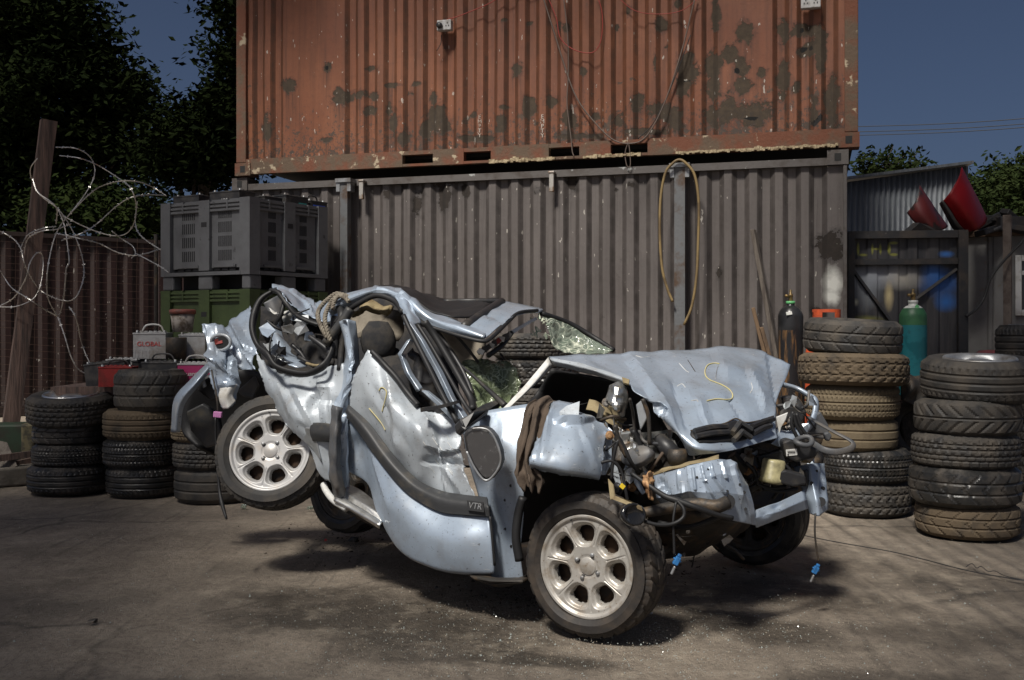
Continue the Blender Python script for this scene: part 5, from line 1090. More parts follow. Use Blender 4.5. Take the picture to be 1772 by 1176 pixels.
# loose earth and crushed trim under the raised sill
dm = MB(); r = random.Random(77)
for i in range(1500):
    t = r.random()
    if t < .55: px, py = r.gauss(640, 80), 925 + r.gauss(0, 26)
    elif t < .8: px, py = r.gauss(880, 70), 1040 + r.gauss(0, 16)
    else: px, py = r.gauss(1180, 90), 985 + r.gauss(0, 22)
    p = gpt(px, max(py, 880), 0); s_ = r.choice((.003, .004, .005, .007, .012)); q = [Vector((r.uniform(-1, 1), r.uniform(-1, 1), r.uniform(-.2, .9))) * s_ for _ in range(4)]
    dm.add([p + v for v in q] , [(0, 1, 2), (0, 2, 3), (0, 3, 1), (1, 3, 2)], 0 if r.random() < .9 else 1)
tag(dm.build('earth_crumbs', [mat('dark_earth', (.06, .045, .032), .95, col2=(.03, .024, .018), scale=30), M['blackplastic']]), 'dark loose earth and crumbs under the raised sill of the wreck', 'earth', kind='stuff')
# ================================================================ THE WRECKED CAR
def DL(px, off=0.0):
    """distance of the car's near flank at a column"""
    k = (px - CX) / FS; t = (.3 - 4.87 * k) / (1.52 + 1.43 * k); return 4.87 + 1.43 * t + off
car = empty('wrecked_car', W(900, YH, 5.6), 'crushed silver-blue hatchback with its roof flattened and front end torn open', 'car')
car.location.z = 0; WL[car.name] = Vector(car.location)
PT, PL, PR_, BR, BK = M['paint'], M['paint_light'], M['primer'], M['bright'], M['blackplastic']
def row(*pts): return list(pts)
def fl(pts, off=0.0): return [(x, y, DL(x, off if not isinstance(off, (list, tuple)) else off[i])) for i, (x, y) in enumerate(pts)]
# ---- door: upper skin, rubbing strip, lower skin
door = sheet('door', [fl([(640,608),(665,632),(700,678),(727,710),(760,715),(794,727)], .02), fl([(618,642),(650,672),(685,713),(724,742),(762,752),(798,763)], [-.02,-.09,-.10,-.12,-.02,0]),
  fl([(606,680),(640,703),(680,752),(723,784),(768,793),(807,808)], [0,-.07,-.10,-.12,.03,.02]), fl([(601,706),(640,742),(680,793),(722,835),(772,855),(826,863)], [.02,-.02,-.03,-.02,.0,0])],
  PL, car, 14, .003, amp=.006, freq=3, dents=[(765,750,22,26,0,-.015),(785,800,10,10,0,-.015),(655,690,30,10,60,-.008)], ridge=.002, rfreq=7, facet=.022, ffreq=4.5, folds=[(727,710,800,850,40,.035),(668,640,690,790,26,.018),(640,660,720,800,30,-.012),(740,770,806,775,16,.02),(735,800,812,805,14,-.018),(760,780,775,850,12,.02)], torn=.006, key='door')
low = sheet('door_lower_skin', [fl([(601,722),(625,748),(655,790),(700,845),(755,880),(800,888),(846,893)], [-.02,-.05,-.09,-.10,-.10,-.08,-.05]),
  fl([(597,762),(628,790),(654,838),(695,895),(750,928),(800,935),(851,935)], [.03,.02,-.10,-.18,-.19,-.16,-.08]),
  fl([(598,806),(634,832),(652,880),(690,945),(745,974),(800,985),(855,985)], [.05,.03,-.07,-.15,-.16,-.14,-.07]),
  fl([(602,815),(640,838),(656,893),(694,954),(746,982),(800,993),(852,993)], [.07,.06,-.04,-.11,-.12,-.10,-.05])],
  PT, door, 12, .003, amp=.004, freq=3, dents=[(618,770,12,24,0,-.02),(700,880,24,16,30,.006)], folds=[(645,790,672,880,10,.008),(608,740,618,810,14,.012)], key='low')
strip = sheet('rubbing_strip', [fl([(603,699),(640,733),(680,785),(720,827),(762,848),(800,855),(843,860)], [-.02,-.05,-.07,-.07,-.05,-.03,-.02]),
  fl([(600,708),(630,742),(668,793),(712,838),(760,862),(800,869),(845,875)], [-.06,-.10,-.13,-.13,-.12,-.10,-.08]), fl([(600,722),(623,752),(655,797),(700,850),(755,884),(800,891),(847,894)], [-.05,-.08,-.12,-.13,-.13,-.11,-.08])], M['rubtrim'], door, 12, .012, amp=.002, freq=8, key='strip')
p = on('strip', 824, 876, .002); xv = on('strip', 840, 878, .002) - on('strip', 808, 874, .002); yv = on('strip', 823, 868, .002) - on('strip', 825, 885, .002)
z_ = xv.cross(yv).normalized()
mb = MB(); xh = xv.normalized() * .04; yh = yv.normalized() * .021
mb.plate([p - xh - yh + z_ * .004, p + xh - yh + z_ * .004, p + xh + yh + z_ * .004, p - xh + yh + z_ * .004], .004); badge = mb.build('badge', M['seal'], strip)
text('badge_lettering', 'VTR', p + z_ * .005, xv, yv, .036, M['steel'], strip, .0012)
tube('belt_seal', [on('door', a, b, .010) + Vector((.006, -.004, .008)) for a, b in ((643,612),(654,624),(666,637),(682,658),(698,680),(712,696),(722,707))], .013, M['seal'], door)
tube('door_edge', [W(848,893,DL(848,-.08)), W(852,930,DL(852,-.09)), W(856,978,DL(856,-.08))], .006, M['seal'], door)
ch = [(657,676),(660,671),(666,672),(670,679),(668,692),(664,704),(662,712)]
tube('chalk_mark', [on('door', a, b, .004) for a, b in ch], .0026, M['chalk'], door, n=5)
tube('chalk_mark', [on('door', a, b, .004) for a, b in ((640,706),(652,720),(662,733),(668,744))], .0024, M['chalk'], door, n=5)
rs = random.Random(3)
for i in range(26):
    x, y = rs.gauss(752, 20), rs.gauss(765, 24); L = rs.uniform(4, 16)
    if not (732 < x < 790 and 724 < y < 820): continue
    tube('scratch', [on('door', x, y, .001), on('door', x + L * .4, y + L * .6, .001), on('door', x + L * .7, y + L, .001)], rs.choice([.0008, .0012, .0018]), M['white'], door, 4)
# ---- rear wing
wing = sheet('rear_wing', [fl([(443,610),(468,637),(500,651),(535,647),(565,635),(594,628)], [.02,0,0,.02,.03,.05]), fl([(452,648),(482,676),(513,688),(545,688),(572,688),(599,690)], [-.05,-.12,-.12,-.06,-.02,.02]),
  fl([(470,692),(500,718),(525,732),(548,738),(573,742),(600,742)], [-.08,-.16,-.16,-.10,-.04,.0]), fl([(498,732),(520,752),(538,770),(552,786),(571,788),(594,788)], [-.10,-.12,-.10,-.10,-.06,0]), fl([(538,770),(541,784),(546,804),(554,823),(566,832),(588,832)], [-.06,-.06,-.06,-.06,-.04,.0])],
  PL, car, 12, .003, amp=.004, freq=3, dents=[(548,690,7,18,25,-.02),(560,668,12,7,0,.02),(528,742,30,6,40,-.012),(573,700,5,30,0,.015),(480,660,20,30,45,.01)], facet=.022, ffreq=4, folds=[(500,655,560,770,26,.018),(552,660,560,735,12,.02),(470,640,520,745,20,.01),(545,690,598,700,14,-.012)], torn=.006, key='wing')
sheet('side_moulding', [fl([(538,731),(555,731),(573,733)], -.14), fl([(536,748),(555,750),(573,752)], -.16), fl([(541,763),(556,764),(572,765)], -.13)], M['rubtrim'], wing, 5, .012, key='smould')
sheet('arch_lip', [fl([(497,728),(520,736),(546,742)], [-.14,-.15,-.14]), fl([(512,748),(528,756),(548,760)], [-.12,-.13,-.12]), fl([(536,772),(545,782),(556,800)], -.10)], PR_, wing, 5, .004, key='lip')
# ---- pillars
sheet('rear_pillar', [[(588,556,5.95),(601,552,5.9),(613,556,5.95)],[(597,608,5.95),(608,610,5.85),(621,616,5.95)],[(592,650,5.95),(606,650,5.82),(617,640,5.9)],[(579,702,5.92),(592,704,5.82),(604,700,5.88)],[(573,762,5.9),(587,766,5.8),(601,752,5.86)],[(570,820,5.92),(585,830,5.84),(601,812,5.9)],[(576,858,5.95),(590,860,5.9),(605,842,5.95)]], PT, car, 10, .003, amp=.006, freq=6, grooves=[(596,560,612,640,3,-.02),(606,645,585,760,3,-.025),(585,760,590,850,4,-.03),(596,720,594,840,3,.02)], ridge=.004, rfreq=8, facet=.02, ffreq=9, key='rpil')
sheet('rear_pillar_trim', [[(577,700,5.80),(584,703,5.76),(590,706,5.8)],[(572,760,5.78),(580,766,5.72),(588,768,5.76)],[(572,825,5.8),(582,832,5.74),(592,830,5.78)],[(580,862,5.86),(590,864,5.8),(600,848,5.84)]], M['greytrim'], car, 8, .003, ridge=.008, rfreq=12, amp=.008, freq=10, key='rptrim')
sheet('window_pillar', [[(702,556,5.58),(722,588,5.52),(752,642,5.45),(775,690,5.38),(798,730,5.3)],[(707,556,5.55),(729,588,5.48),(759,642,5.41),(782,690,5.34),(805,728,5.26)],[(714,556,5.58),(737,590,5.53),(768,644,5.46),(790,690,5.4),(812,722,5.32)]], PT, car, 7, .004, linear=True, key='wpil')
tube('pillar_seal', [W(698,545,5.57), W(712,575,5.52), W(737,625,5.45), W(765,682,5.38), W(792,732,5.3)], .011, M['seal'], car)
tube('pillar_seal', [W(722,560,5.6), W(745,596,5.54), W(776,650,5.46), W(800,692,5.4), W(816,716,5.32)], .009, M['seal'], car)
tube('screen_seal', [W(735,556,5.66), W(752,580,5.66), W(775,618,5.62), W(800,662,5.56), W(815,690,5.5), W(818,708,5.42)], .016, M['seal'], car)
tube('screen_seal', [W(744,560,5.74), W(770,592,5.74), W(800,640,5.66), W(818,682,5.56)], .011, BK, car)
tube('trim_rod', [W(775,566,5.8), W(800,592,5.8), W(828,627,5.8)], .007, BK, car)
tube('trim_rod', [W(748,575,5.72), W(770,567,5.75), W(776,566,5.78)], .006, BK, car)
sheet('inner_pillar', [[(704,588,5.75),(688,612,5.72),(700,645,5.66),(722,678,5.58)],[(710,586,5.70),(694,613,5.66),(706,645,5.60),(726,676,5.54)],[(716,590,5.74),(703,616,5.72),(714,645,5.66),(731,672,5.58)]], PT, car, 8, .003, amp=.005, freq=9, linear=True, key='ipil')
sheet('inner_strip', [[(729,676,5.5),(757,702,5.42),(786,730,5.34)],[(736,675,5.46),(764,699,5.38),(792,726,5.3)],[(743,676,5.5),(771,698,5.42),(798,723,5.34)]], PT, car, 6, .003, linear=True, key='istrip')
mb = MB(); mb.plate([W(727,706,5.34), W(757,702,5.3), W(790,693,5.28), W(792,698,5.28), W(758,708,5.3), W(728,713,5.34)], .03); mb.build('door_frame_bar', BK, car)
mb = MB(); mb.plate([W(795,724,5.12), W(818,714,5.14), W(842,704,5.25), W(848,711,5.25), W(826,727,5.14), W(806,744,5.08), W(798,738,5.1)], .06); mb.build('mirror_base', BK, car, bevel=.01)
mb = MB(); mb.plate([W(812,716,5.3), W(835,700,5.4), W(868,688,5.45), W(862,698,5.4), W(838,714,5.25)], .02); mb.build('scuttle_corner', BK, car)
# ---- roof
sheet('roof_rail', [[(560,523,6.25),(600,508,6.2),(650,498,6.12),(692,503,6.02),(738,535,5.9),(790,556,5.8),(840,578,5.66)],[(566,534,6.1),(603,516,6.04),(650,502,5.96),(694,511,5.86),(740,545,5.74),(793,566,5.64),(839,582,5.56)],[(575,547,6.12),(607,526,6.06),(651,507,5.98),(694,521,5.86),(736,558,5.74),(793,577,5.64),(836,587,5.58)]], PT, car, 9, .004, amp=.008, freq=4, ridge=.008, rfreq=5, facet=.03, ffreq=7, folds=[(688,500,712,545,8,.02),(650,496,655,515,6,.012)], key='rail')
sheet('rail_gusset', [[(682,511,5.84),(698,513,5.82),(716,534,5.8)],[(697,538,5.72),(708,542,5.66),(722,546,5.72)],[(701,562,5.62),(710,564,5.56),(728,560,5.66)]], PT, car, 7, .003, ridge=.01, rfreq=8, key='gus')
tube('rail_seal', [W(590,560,6.05), W(603,538,6.03), W(622,524,5.98), W(652,511,5.93), W(683,521,5.85), W(697,540,5.72)], .013, M['seal'], car)
tube('rail_seal', [W(725,560,5.72), W(760,570,5.66), W(800,582,5.58), W(836,590,5.54), W(852,583,5.6), W(880,556,5.85), W(898,541,6.0), W(930,537,6.2)], .009, M['seal'], car)
sheet('roof', [[(806,563,5.72),(838,542,6.0),(870,522,6.4)],[(818,571,5.67),(858,546,5.96),(905,527,6.35)],[(828,577,5.62),(872,553,5.92),(937,533,6.3)],[(838,584,5.57),(885,549,5.88),(940,538,6.3)]], PT, car, 10, .003, amp=.01, freq=3, ridge=.006, rfreq=3, facet=.015, ffreq=5, folds=[(840,545,875,560,8,-.012)], key='roof')
sheet('roof', [[(636,498,6.5),(700,499,6.6),(770,519,6.7),(868,519,6.7)],[(660,500,6.2),(706,507,6.2),(768,536,6.2),(850,528,6.45)],[(690,506,6.0),(735,534,5.92),(788,553,5.84),(836,540,6.1)]], M['seal'], car, 8, .006, ridge=.02, rfreq=6, key='roofblack')
tube('sunroof_frame', [W(802,566,5.7), W(836,543,5.98), W(868,522,6.35)], .022, BK, car)
tube('sunroof_frame', [W(768,521,6.6), W(820,520,6.6), W(872,521,6.45)], .012, BK, car)
sheet('headliner', [[(742,562,5.95),(790,572,6.0),(842,590,6.0)],[(762,600,6.0),(800,607,6.0),(838,612,5.95)],[(778,625,6.0),(808,632,6.0),(830,628,5.95)]], M['liner'], car, 7, .004, amp=.02, freq=5, key='hl')
sheet('sun_visor', [[(826,606,5.75),(860,586,5.85),(905,560,6.05),(928,548,6.2)],[(830,612,5.74),(864,592,5.84),(908,565,6.05),(930,553,6.2)]], M['white'], car, 6, .012, key='visor')
for i in range(9):
    x = 832 + i * 6; y = 606 - i * 3.6; mb = MB(); mb.box((-.014, -.01, -.01), (.014, .012, .012), 0, Matrix.Rotation(.5 + i, 3, 'Y'), W(x, y + 2, 5.7 + .015 * i)); mb.build('screen_clip', [M['white'], BK, M['red']][i % 3] if i % 3 != 2 or i == 5 else BK, car)
tube('screen_seal', [W(845,615,5.7), W(868,598,5.8), W(885,576,5.95)], .012, M['seal'], car)
tube('screen_seal', [W(935,541,6.3), W(985,559,6.4), W(1028,584,6.4), W(1062,606,6.3)], .013, M['seal'], car)
# rear part of the roof over the torn tail window
sheet('roof', [[(470,499,6.55),(497,500,6.6),(522,510,6.65),(545,522,6.65),(578,521,6.55)],[(478,502,6.35),(501,512,6.35),(522,530,6.4),(549,543,6.4),(583,538,6.3)],[(488,509,6.2),(507,530,6.18),(527,546,6.2),(554,556,6.2),(594,551,6.12)]], PT, car, 10, .003, amp=.012, freq=4, ridge=.016, rfreq=5, facet=.05, ffreq=6, folds=[(505,505,540,548,8,.02),(545,520,560,555,8,-.02)], torn=.006, key='roofrear')
tube('tail_window_seal', [W(*q) for q in ((476,501,6.3),(452,518,6.28),(440,545,6.25),(437,572,6.2),(446,598,6.15),(464,615,6.08),(478,634,6.02),(508,645,5.98),(534,646,5.94),(558,634,5.92),(570,618,5.95),(582,588,6.0),(600,548,6.05))], [.016,.026,.034,.026,.02,.026,.018,.022,.017,.02,.015,.016,.012], M['seal'], car, 10, sq=.6)
tube('tail_window_seal', [W(*q) for q in ((470,502,6.3),(484,507,6.25),(498,525,6.2),(512,543,6.18),(530,553,6.18),(556,561,6.16),(590,556,6.1))], [.018,.02,.024,.018,.022,.017,.012], M['seal'], car, 10, sq=.6)
# things inside the torn tail window
sheet('tail_trim', [[(456,524,6.7),(470,516,6.72),(480,511,6.75)],[(462,536,6.7),(476,532,6.7),(490,525,6.75)],[(472,540,6.68),(484,541,6.7),(493,541,6.75)]], M['greytrim'], car, 6, .006, key='tt')
sheet('tail_bracket', [[(465,533,6.5),(480,539,6.45),(503,538,6.45)],[(474,540,6.4),(488,546,6.35),(506,546,6.4)],[(484,552,6.42),(494,564,6.38),(501,558,6.45)]], M['white'], car, 8, .004, amp=.02, freq=8, key='tbr')
sheet('tail_panel', [[(456,566,6.45),(470,556,6.42),(483,553,6.45)],[(462,584,6.35),(478,580,6.3),(493,588,6.35)],[(478,606,6.2),(497,612,6.18),(512,610,6.25)],[(500,632,6.08),(516,635,6.06),(532,632,6.1)]], PT, car, 9, .003, facet=.05, ffreq=7, amp=.01, freq=6, key='tpan')
sheet('tail_panel', [[(448,582,6.3),(458,584,6.28),(468,590,6.3)],[(460,602,6.2),(474,606,6.18),(486,612,6.2)],[(480,622,6.1),(494,627,6.08),(508,630,6.1)]], M['primer'], car, 8, .003, ridge=.012, rfreq=14, key='tpan2')
sheet('seat_back', [[(505,556,6.5),(530,546,6.55),(556,562,6.5)],[(515,580,6.35),(545,575,6.3),(572,592,6.3)],[(525,605,6.3),(550,600,6.2),(578,610,6.2)],[(528,630,6.25),(552,632,6.15),(576,625,6.15)]], M['cloth_dark'], car, 9, .02, amp=.05, freq=5, ridge=.03, rfreq=7, key='seat1')
for a, b, c, r, m in (((607,534,5.98),(590,560,5.98),(564,594,6.0),.024,M['rubtrim']), ((592,545,6.0),(582,580,6.0),(580,620,6.0),.018,M['seal']), ((600,560,5.98),(592,600,5.98),(588,640,5.96),.016,BK), ((578,548,6.1),(576,580,6.05),(570,616,6.0),.016,BK), ((536,582,6.1),(556,596,6.05),(576,612,6.02),.012,BK), ((545,590,6.1),(565,606,6.05),(590,622,6.0),.009,M['greytrim']), ((530,628,6.0),(545,632,5.98),(560,631,5.97),.007,M['foam']), ((505,596,6.15),(520,610,6.12),(530,625,6.1),.01,BK), ((586,532,6.08),(592,545,6.0),(584,560,6.0),.02,M['seal'])):
    tube('trim_rod' if r < .013 else 'torn_trim', [W(*a), W(*b), W(*c)], r, m, car)
# ---- cabin seen through the gaps
sheet('cabin_far_side', [[(452,530,7.3),(545,552,7.3),(640,514,7.2),(700,522,7.1),(760,548,7.0),(800,585,6.9)],[(450,600,7.2),(545,600,7.2),(640,580,7.1),(700,580,7.0),(760,600,6.9),(790,640,6.8)],[(460,660,7.0),(545,680,7.0),(640,690,6.9),(700,700,6.8),(760,720,6.6),(800,720,6.5)]], M['cloth_dark'], car, 7, .03, amp=.03, freq=4, key='far')
sheet('headliner', [[(604,548,6.6),(650,528,6.6),(698,548,6.5)],[(608,575,6.5),(650,562,6.5),(700,575,6.4)],[(612,592,6.4),(640,588,6.4),(690,590,6.4)]], M['liner'], car, 7, .004, amp=.05, freq=4, ridge=.03, rfreq=5, key='hl2')
sheet('torn_foam', [[(606,540,6.25),(640,522,6.3),(676,528,6.2)],[(622,541,6.2),(650,532,6.2),(670,540,6.15)]], M['foam'], car, 8, .02, amp=.04, freq=9, key='foam')
V, Fc = lathe_data([(.0, -.1), (.05, -.095), (.085, -.05), (.095, 0), (.085, .05), (.05, .095), (0, .1)], 18); c_ = W(655, 590, 6.0)
V = [c_ + Vector((v[0] * .9, v[1] * .6, v[2] * .95)) * (1 + .1 * noise.noise(Vector(v) * 12)) for v in V]; obj('head_restraint', V, Fc, M['cloth_dark'], car, True)
sheet('front_seat', [[(630,600,6.1),(660,596,6.1),(690,606,6.05)],[(640,625,5.95),(670,630,5.9),(700,640,5.9)],[(660,660,5.9),(690,670,5.85),(716,690,5.8)]], M['cloth_dark'], car, 7, .06, amp=.03, freq=5, key='fseat')
sheet('dashboard', [[(715,600,6.2),(745,640,6.1),(775,690,5.9),(800,715,5.75)],[(725,640,6.0),(748,668,5.9),(772,700,5.75),(790,720,5.65)],[(730,670,5.8),(745,690,5.75),(765,712,5.65),(780,730,5.55)]], BK, car, 7, .04, amp=.04, freq=6, ridge=.03, rfreq=7, key='dash')
# ---- windscreen
sheet('windscreen', [[(938,545,6.3),(985,562,6.38),(1022,586,6.38),(1060,608,6.28)],[(946,560,6.3),(975,578,6.36),(1005,596,6.36),(1040,611,6.26)],[(950,580,6.28),(962,594,6.3),(985,604,6.3),(1010,612,6.24)],[(958,600,6.26),(968,606,6.26),(980,610,6.24),(990,612,6.22)]], M['glass_sheet'], car, 10, .006, amp=.01, freq=14, ridge=.008, rfreq=18, key='ws')
mb = MB(); rg = random.Random(5)
for i in range(14):
    t = rg.random(); x = 940 + 100 * t ** 1.4; y = 556 + 55 * t + rg.gauss(0, 9); p = W(x, min(y, 611), 6.27); a = Vector((rg.uniform(-1, 1), rg.uniform(-.4, .4), rg.uniform(-1, 1))).normalized() * rg.uniform(.006, .018)
    b = a.cross(Vector((0, 1, 0))).normalized() * .0018; mb.plate([p - a - b, p + a - b, p + a + b, p - a + b], .002)
for i in range(14):
    x, y = rg.uniform(918, 955), rg.uniform(540, 582); p = W(x, y, 6.25); a = Vector((rg.uniform(-1, 1), rg.uniform(-.4, .4), rg.uniform(-1, 1))).normalized() * rg.uniform(.008, .022); b = a.cross(Vector((0, 1, 0))).normalized() * .004; mb.plate([p - a - b, p + a - b, p + a * .6 + b, p - a + b], .002)
gs_ = mb.build('glass_splinters', mat('glass_splinter', (.62, .66, .52), .25, 0, col2=(.3, .4, .3), scale=40), car)
sheet('windscreen', [[(798,630,5.85),(828,622,5.9),(858,628,5.95),(888,636,6.0)],[(804,656,5.75),(835,652,5.8),(866,660,5.85),(900,662,5.9)],[(814,682,5.65),(842,686,5.7),(868,692,5.75),(892,684,5.8)],[(828,702,5.55),(846,704,5.58),(864,710,5.62),(878,704,5.65)]], M['glass_sag'], car, 12, .006, amp=.03, freq=9, ridge=.03, rfreq=11, key='ws2')
mb = MB()
for i in range(16):
    x, y = rg.uniform(800, 895), rg.uniform(622, 706); d = 5.6 + (706 - y) / 84 * .28
    if x < 798 + (y - 622) * .3: continue
    p = W(x, y, d); a = Vector((rg.uniform(-1, 1), rg.uniform(-.5, .5), rg.uniform(-1, 1))).normalized() * rg.uniform(.006, .02); b = a.cross(Vector((0, 1, .2))).normalized() * .0011; mb.plate([p - a - b, p + a - b, p + a + b, p - a + b], .0015)
gs2 = mb.build('glass_splinters', mat('green_splinter', (.3, .36, .26), .2, 0, col2=(.5, .55, .45), scale=50), car)
for o in (gs_, gs2): o['kind'] = 'stuff'
tube('wiper', [W(790,627,5.7), W(812,644,5.62), W(838,668,5.52), W(862,690,5.42), W(874,702,5.38)], [.006,.007,.009,.012,.016], BK, car)
tube('wiper', [W(866,612,6.1), W(882,632,6.0), W(900,652,5.9)], .006, BK, car)
# ---- front wing (body side between door and wheel) and the torn wing top
fw = sheet('front_wing', [fl([(800,742),(835,714),(880,704),(932,696)], [.0,.03,.1,.2]), fl([(810,795),(843,785),(880,785),(908,788)], [0,-.03,-.02,.02]), fl([(826,850),(856,850),(884,850),(906,850)], [.03,.0,-.02,.0]), fl([(838,905),(862,905),(886,905),(906,895)], [.05,.02,.0,.03]), fl([(846,960),(867,962),(886,962),(901,955)], [.04,.02,.01,.03]), fl([(850,1002),(868,1007),(888,1006),(906,1003)], [.05,.04,.03,.05])], PT, car, 10, .003, amp=.004, freq=3, dents=[(850,800,10,40,10,-.015),(868,760,14,20,0,.012)], folds=[(848,740,862,860,14,.01)], key='fwing')
for x, y in ((874,865),(875,915),(885,945),(884,840)):
    p = on('fwing', x, y, .001); mb = MB(); mb.lathe([(0, .001), (.006, .001), (.006, -.003)], 10, Matrix.Translation(p) @ Matrix.Rotation(math.radians(90), 4, 'X')); mb.build('bolt_hole', M['seal'], fw)
tw = sheet('front_wing', [[(938,704,5.12),(968,697,5.1),(1000,699,5.08),(1016,716,5.06),(1054,740,5.05)],[(934,735,4.98),(963,734,4.94),(1000,727,4.93),(1022,736,4.94),(1050,757,4.98)],[(924,775,4.86),(958,772,4.82),(998,772,4.81),(1024,777,4.85),(1043,787,4.9)],[(917,797,4.80),(948,806,4.76),(990,814,4.76),(1018,819,4.8),(1038,823,4.86)],[(919,804,4.86),(950,814,4.84),(990,822,4.84),(1018,827,4.87),(1036,830,4.9)]], PT, car, 12, .003, amp=.006, freq=4, ridge=.004, rfreq=5, dents=[(985,728,24,4,-8,.02),(1000,705,10,10,0,-.03),(950,740,5,40,12,.018),(1010,740,12,16,0,-.012),(935,760,5,30,10,-.01)], facet=.03, ffreq=5, folds=[(966,700,920,800,26,.02),(968,732,1030,724,12,.016),(1004,730,1036,822,24,.01)], torn=.006, key='twing')
mb = MB(); mb.plate([W(968,712,5.0), W(980,702,5.02), W(1003,694,5.02), W(1001,722,4.95), W(970,732,4.92)], .004); mb.build('torn_flap', PL, tw)
tube('arch_liner', [W(905,860,5.05), W(897,890,5.06), W(893,930,5.06), W(899,970,5.06)], .018, M['seal'], car)
sheet('arch_liner', [[(905,800,5.0),(960,812,5.1),(1040,825,5.1),(1120,830,5.3)],[(905,850,5.15),(960,840,5.4),(1040,840,5.5),(1120,850,5.6)],[(898,940,5.2),(960,930,5.6),(1040,930,5.7),(1120,930,5.7)]], M['seal'], car, 6, .01, key='archl')
# mirror
mir = empty('side_mirror', car.location, None, None); mir.parent = car; mir.location = (0, 0, 0); WL[mir.name] = WL[car.name]
out = [(801,752),(806,744),(816,739),(832,738),(846,742),(857,756),(866,780),(868,798),(862,814),(850,829),(841,833),(832,827),(818,806),(806,780)]
mb = MB(); pts = [W(x, y, 4.98 - (x - 800) * .0006) for x, y in out]; mb.plate(pts, .07); mb.build('housing', BK, mir, bevel=.012)
cxm, cym = 838, 788
rim_ = [W(cxm + (x - cxm) * .86 + 1, cym + (y - cym) * .86, 4.955 - (x - 800) * .0006) for x, y in out]
mb = MB(); mb.plate(rim_, .012); mb.build('mirror_glass', M['mirrorglass'], mir)
tube('rim', [p + Vector((0, -.004, 0)) for p in ([W(cxm + (x - cxm) * .95, cym + (y - cym) * .95, 4.955 - (x - 800) * .0006) for x, y in out[2:] ])], .005, M['steel'], mir)
# cloth over the wing
rows = []
for i, (y, xl, xr, d) in enumerate(((690,926,962,5.2),(700,912,950,5.08),(720,906,944,4.98),(750,900,938,4.93),(780,894,930,4.88),(805,889,928,4.85),(826,888,944,4.82),(846,905,936,4.83))):
    rows.append([(xl + (xr - xl) * k / 8, y + (8 * math.sin(k * 1.9 + i) if i > 5 else 4 * math.sin(k)), d + .022 * math.sin(k * 2.1 + i * .35)) for k in range(9)])
rg_ = sheet('rag', rows, M['rag'], None, 7, .004, amp=.012, freq=7, key='rag'); tag(rg_, 'crumpled brown rag draped over the torn front wing', 'rag')
# ---- bonnet
bon = sheet('bonnet', [[(950,617,5.62),(1015,612,5.75),(1085,611,5.88),(1160,606,6.05),(1240,602,6.2),(1315,606,6.3),(1368,630,6.2)],[(1020,640,5.42),(1058,640,5.5),(1110,640,5.6),(1175,634,5.72),(1245,631,5.85),(1310,633,5.98),(1362,650,5.98)],[(1086,659,5.2),(1106,667,5.24),(1141,671,5.3),(1195,671,5.4),(1250,667,5.52),(1305,664,5.65),(1352,670,5.72)],[(1098,676,5.1),(1128,694,5.1),(1166,705,5.12),(1206,708,5.18),(1256,703,5.3),(1306,696,5.45),(1345,695,5.56)],[(1140,704,5.04),(1159,724,5.0),(1186,740,4.98),(1221,744,5.0),(1261,738,5.1),(1306,724,5.27),(1342,716,5.42)],[(1175,758,4.98),(1183,764,4.94),(1200,771,4.91),(1226,774,4.92),(1263,769,5.0),(1306,755,5.17),(1343,741,5.34)],[(1192,788,4.97),(1201,788,4.95),(1216,785,4.93),(1241,783,4.94),(1271,778,5.0),(1311,767,5.16),(1347,757,5.3)]],
 PT, car, 12, .003, amp=.006, freq=2.5, dents=[(1225,720,30,10,0,-.01),(1250,640,40,12,0,.008)], ridge=.002, rfreq=3, facet=.02, ffreq=3.5, folds=[(1090,615,1165,730,34,.028),(1128,690,1168,760,16,.02),(1165,660,1190,735,22,-.022),(1240,604,1262,660,40,.012),(1296,640,1322,706,22,.022),(1330,612,1345,700,20,-.018),(1205,690,1225,735,14,.012),(1260,690,1285,730,14,-.012),(1020,615,1100,665,26,-.01)], key='bonnet')
sheet('bonnet_edge', [[(866,711,5.3),(910,664,5.45),(949,617,5.6)],[(872,713,5.27),(915,671,5.42),(953,627,5.57)],[(879,707,5.3),(922,669,5.45),(958,632,5.6)]], M['white'], bon, 8, .004, amp=.004, freq=9, key='be1')
sheet('bonnet_edge', [[(950,618,5.6),(1010,629,5.42),(1086,655,5.18)],[(954,624,5.57),(1012,637,5.39),(1087,660,5.15)],[(957,632,5.6),(1015,646,5.42),(1084,666,5.18)]], PL, bon, 8, .004, amp=.004, freq=9, key='be2')
mb = MB(); mb.plate([W(1076,652,5.15), W(1089,656,5.14), W(1088,664,5.13), W(1078,661,5.14)], .02); mb.build('hinge_end', M['foam'], bon)
sheet('bonnet_inner', [[(955,640,5.7),(1010,650,5.75),(1080,665,5.6),(1130,700,5.4)],[(930,680,5.75),(1000,690,5.9),(1080,710,5.8),(1150,740,5.5)],[(900,705,5.6),(990,730,5.9),(1080,760,5.8),(1180,780,5.4)]], M['seal'], car, 7, .01, key='binner')
S_ = [(1245,630),(1236,629),(1225,632),(1220,641),(1221,651),(1228,658),(1238,662),(1250,667),(1261,674),(1267,682),(1266,690),(1256,692),(1240,691),(1223,694)]
tube('chalk_mark', [on('bonnet', a, b, .003) for a, b in S_], .0028, M['chalk'], bon, n=5)
for pts in ([(1190,623),(1196,632),(1203,643)], [(1243,633),(1240,642),(1238,655)]):
    tube('scratch', [on('bonnet', a, b, .0005) for a, b in pts], .002, M['darkmetal'] if pts[0][0] < 1200 else M['steel'], bon, n=4)
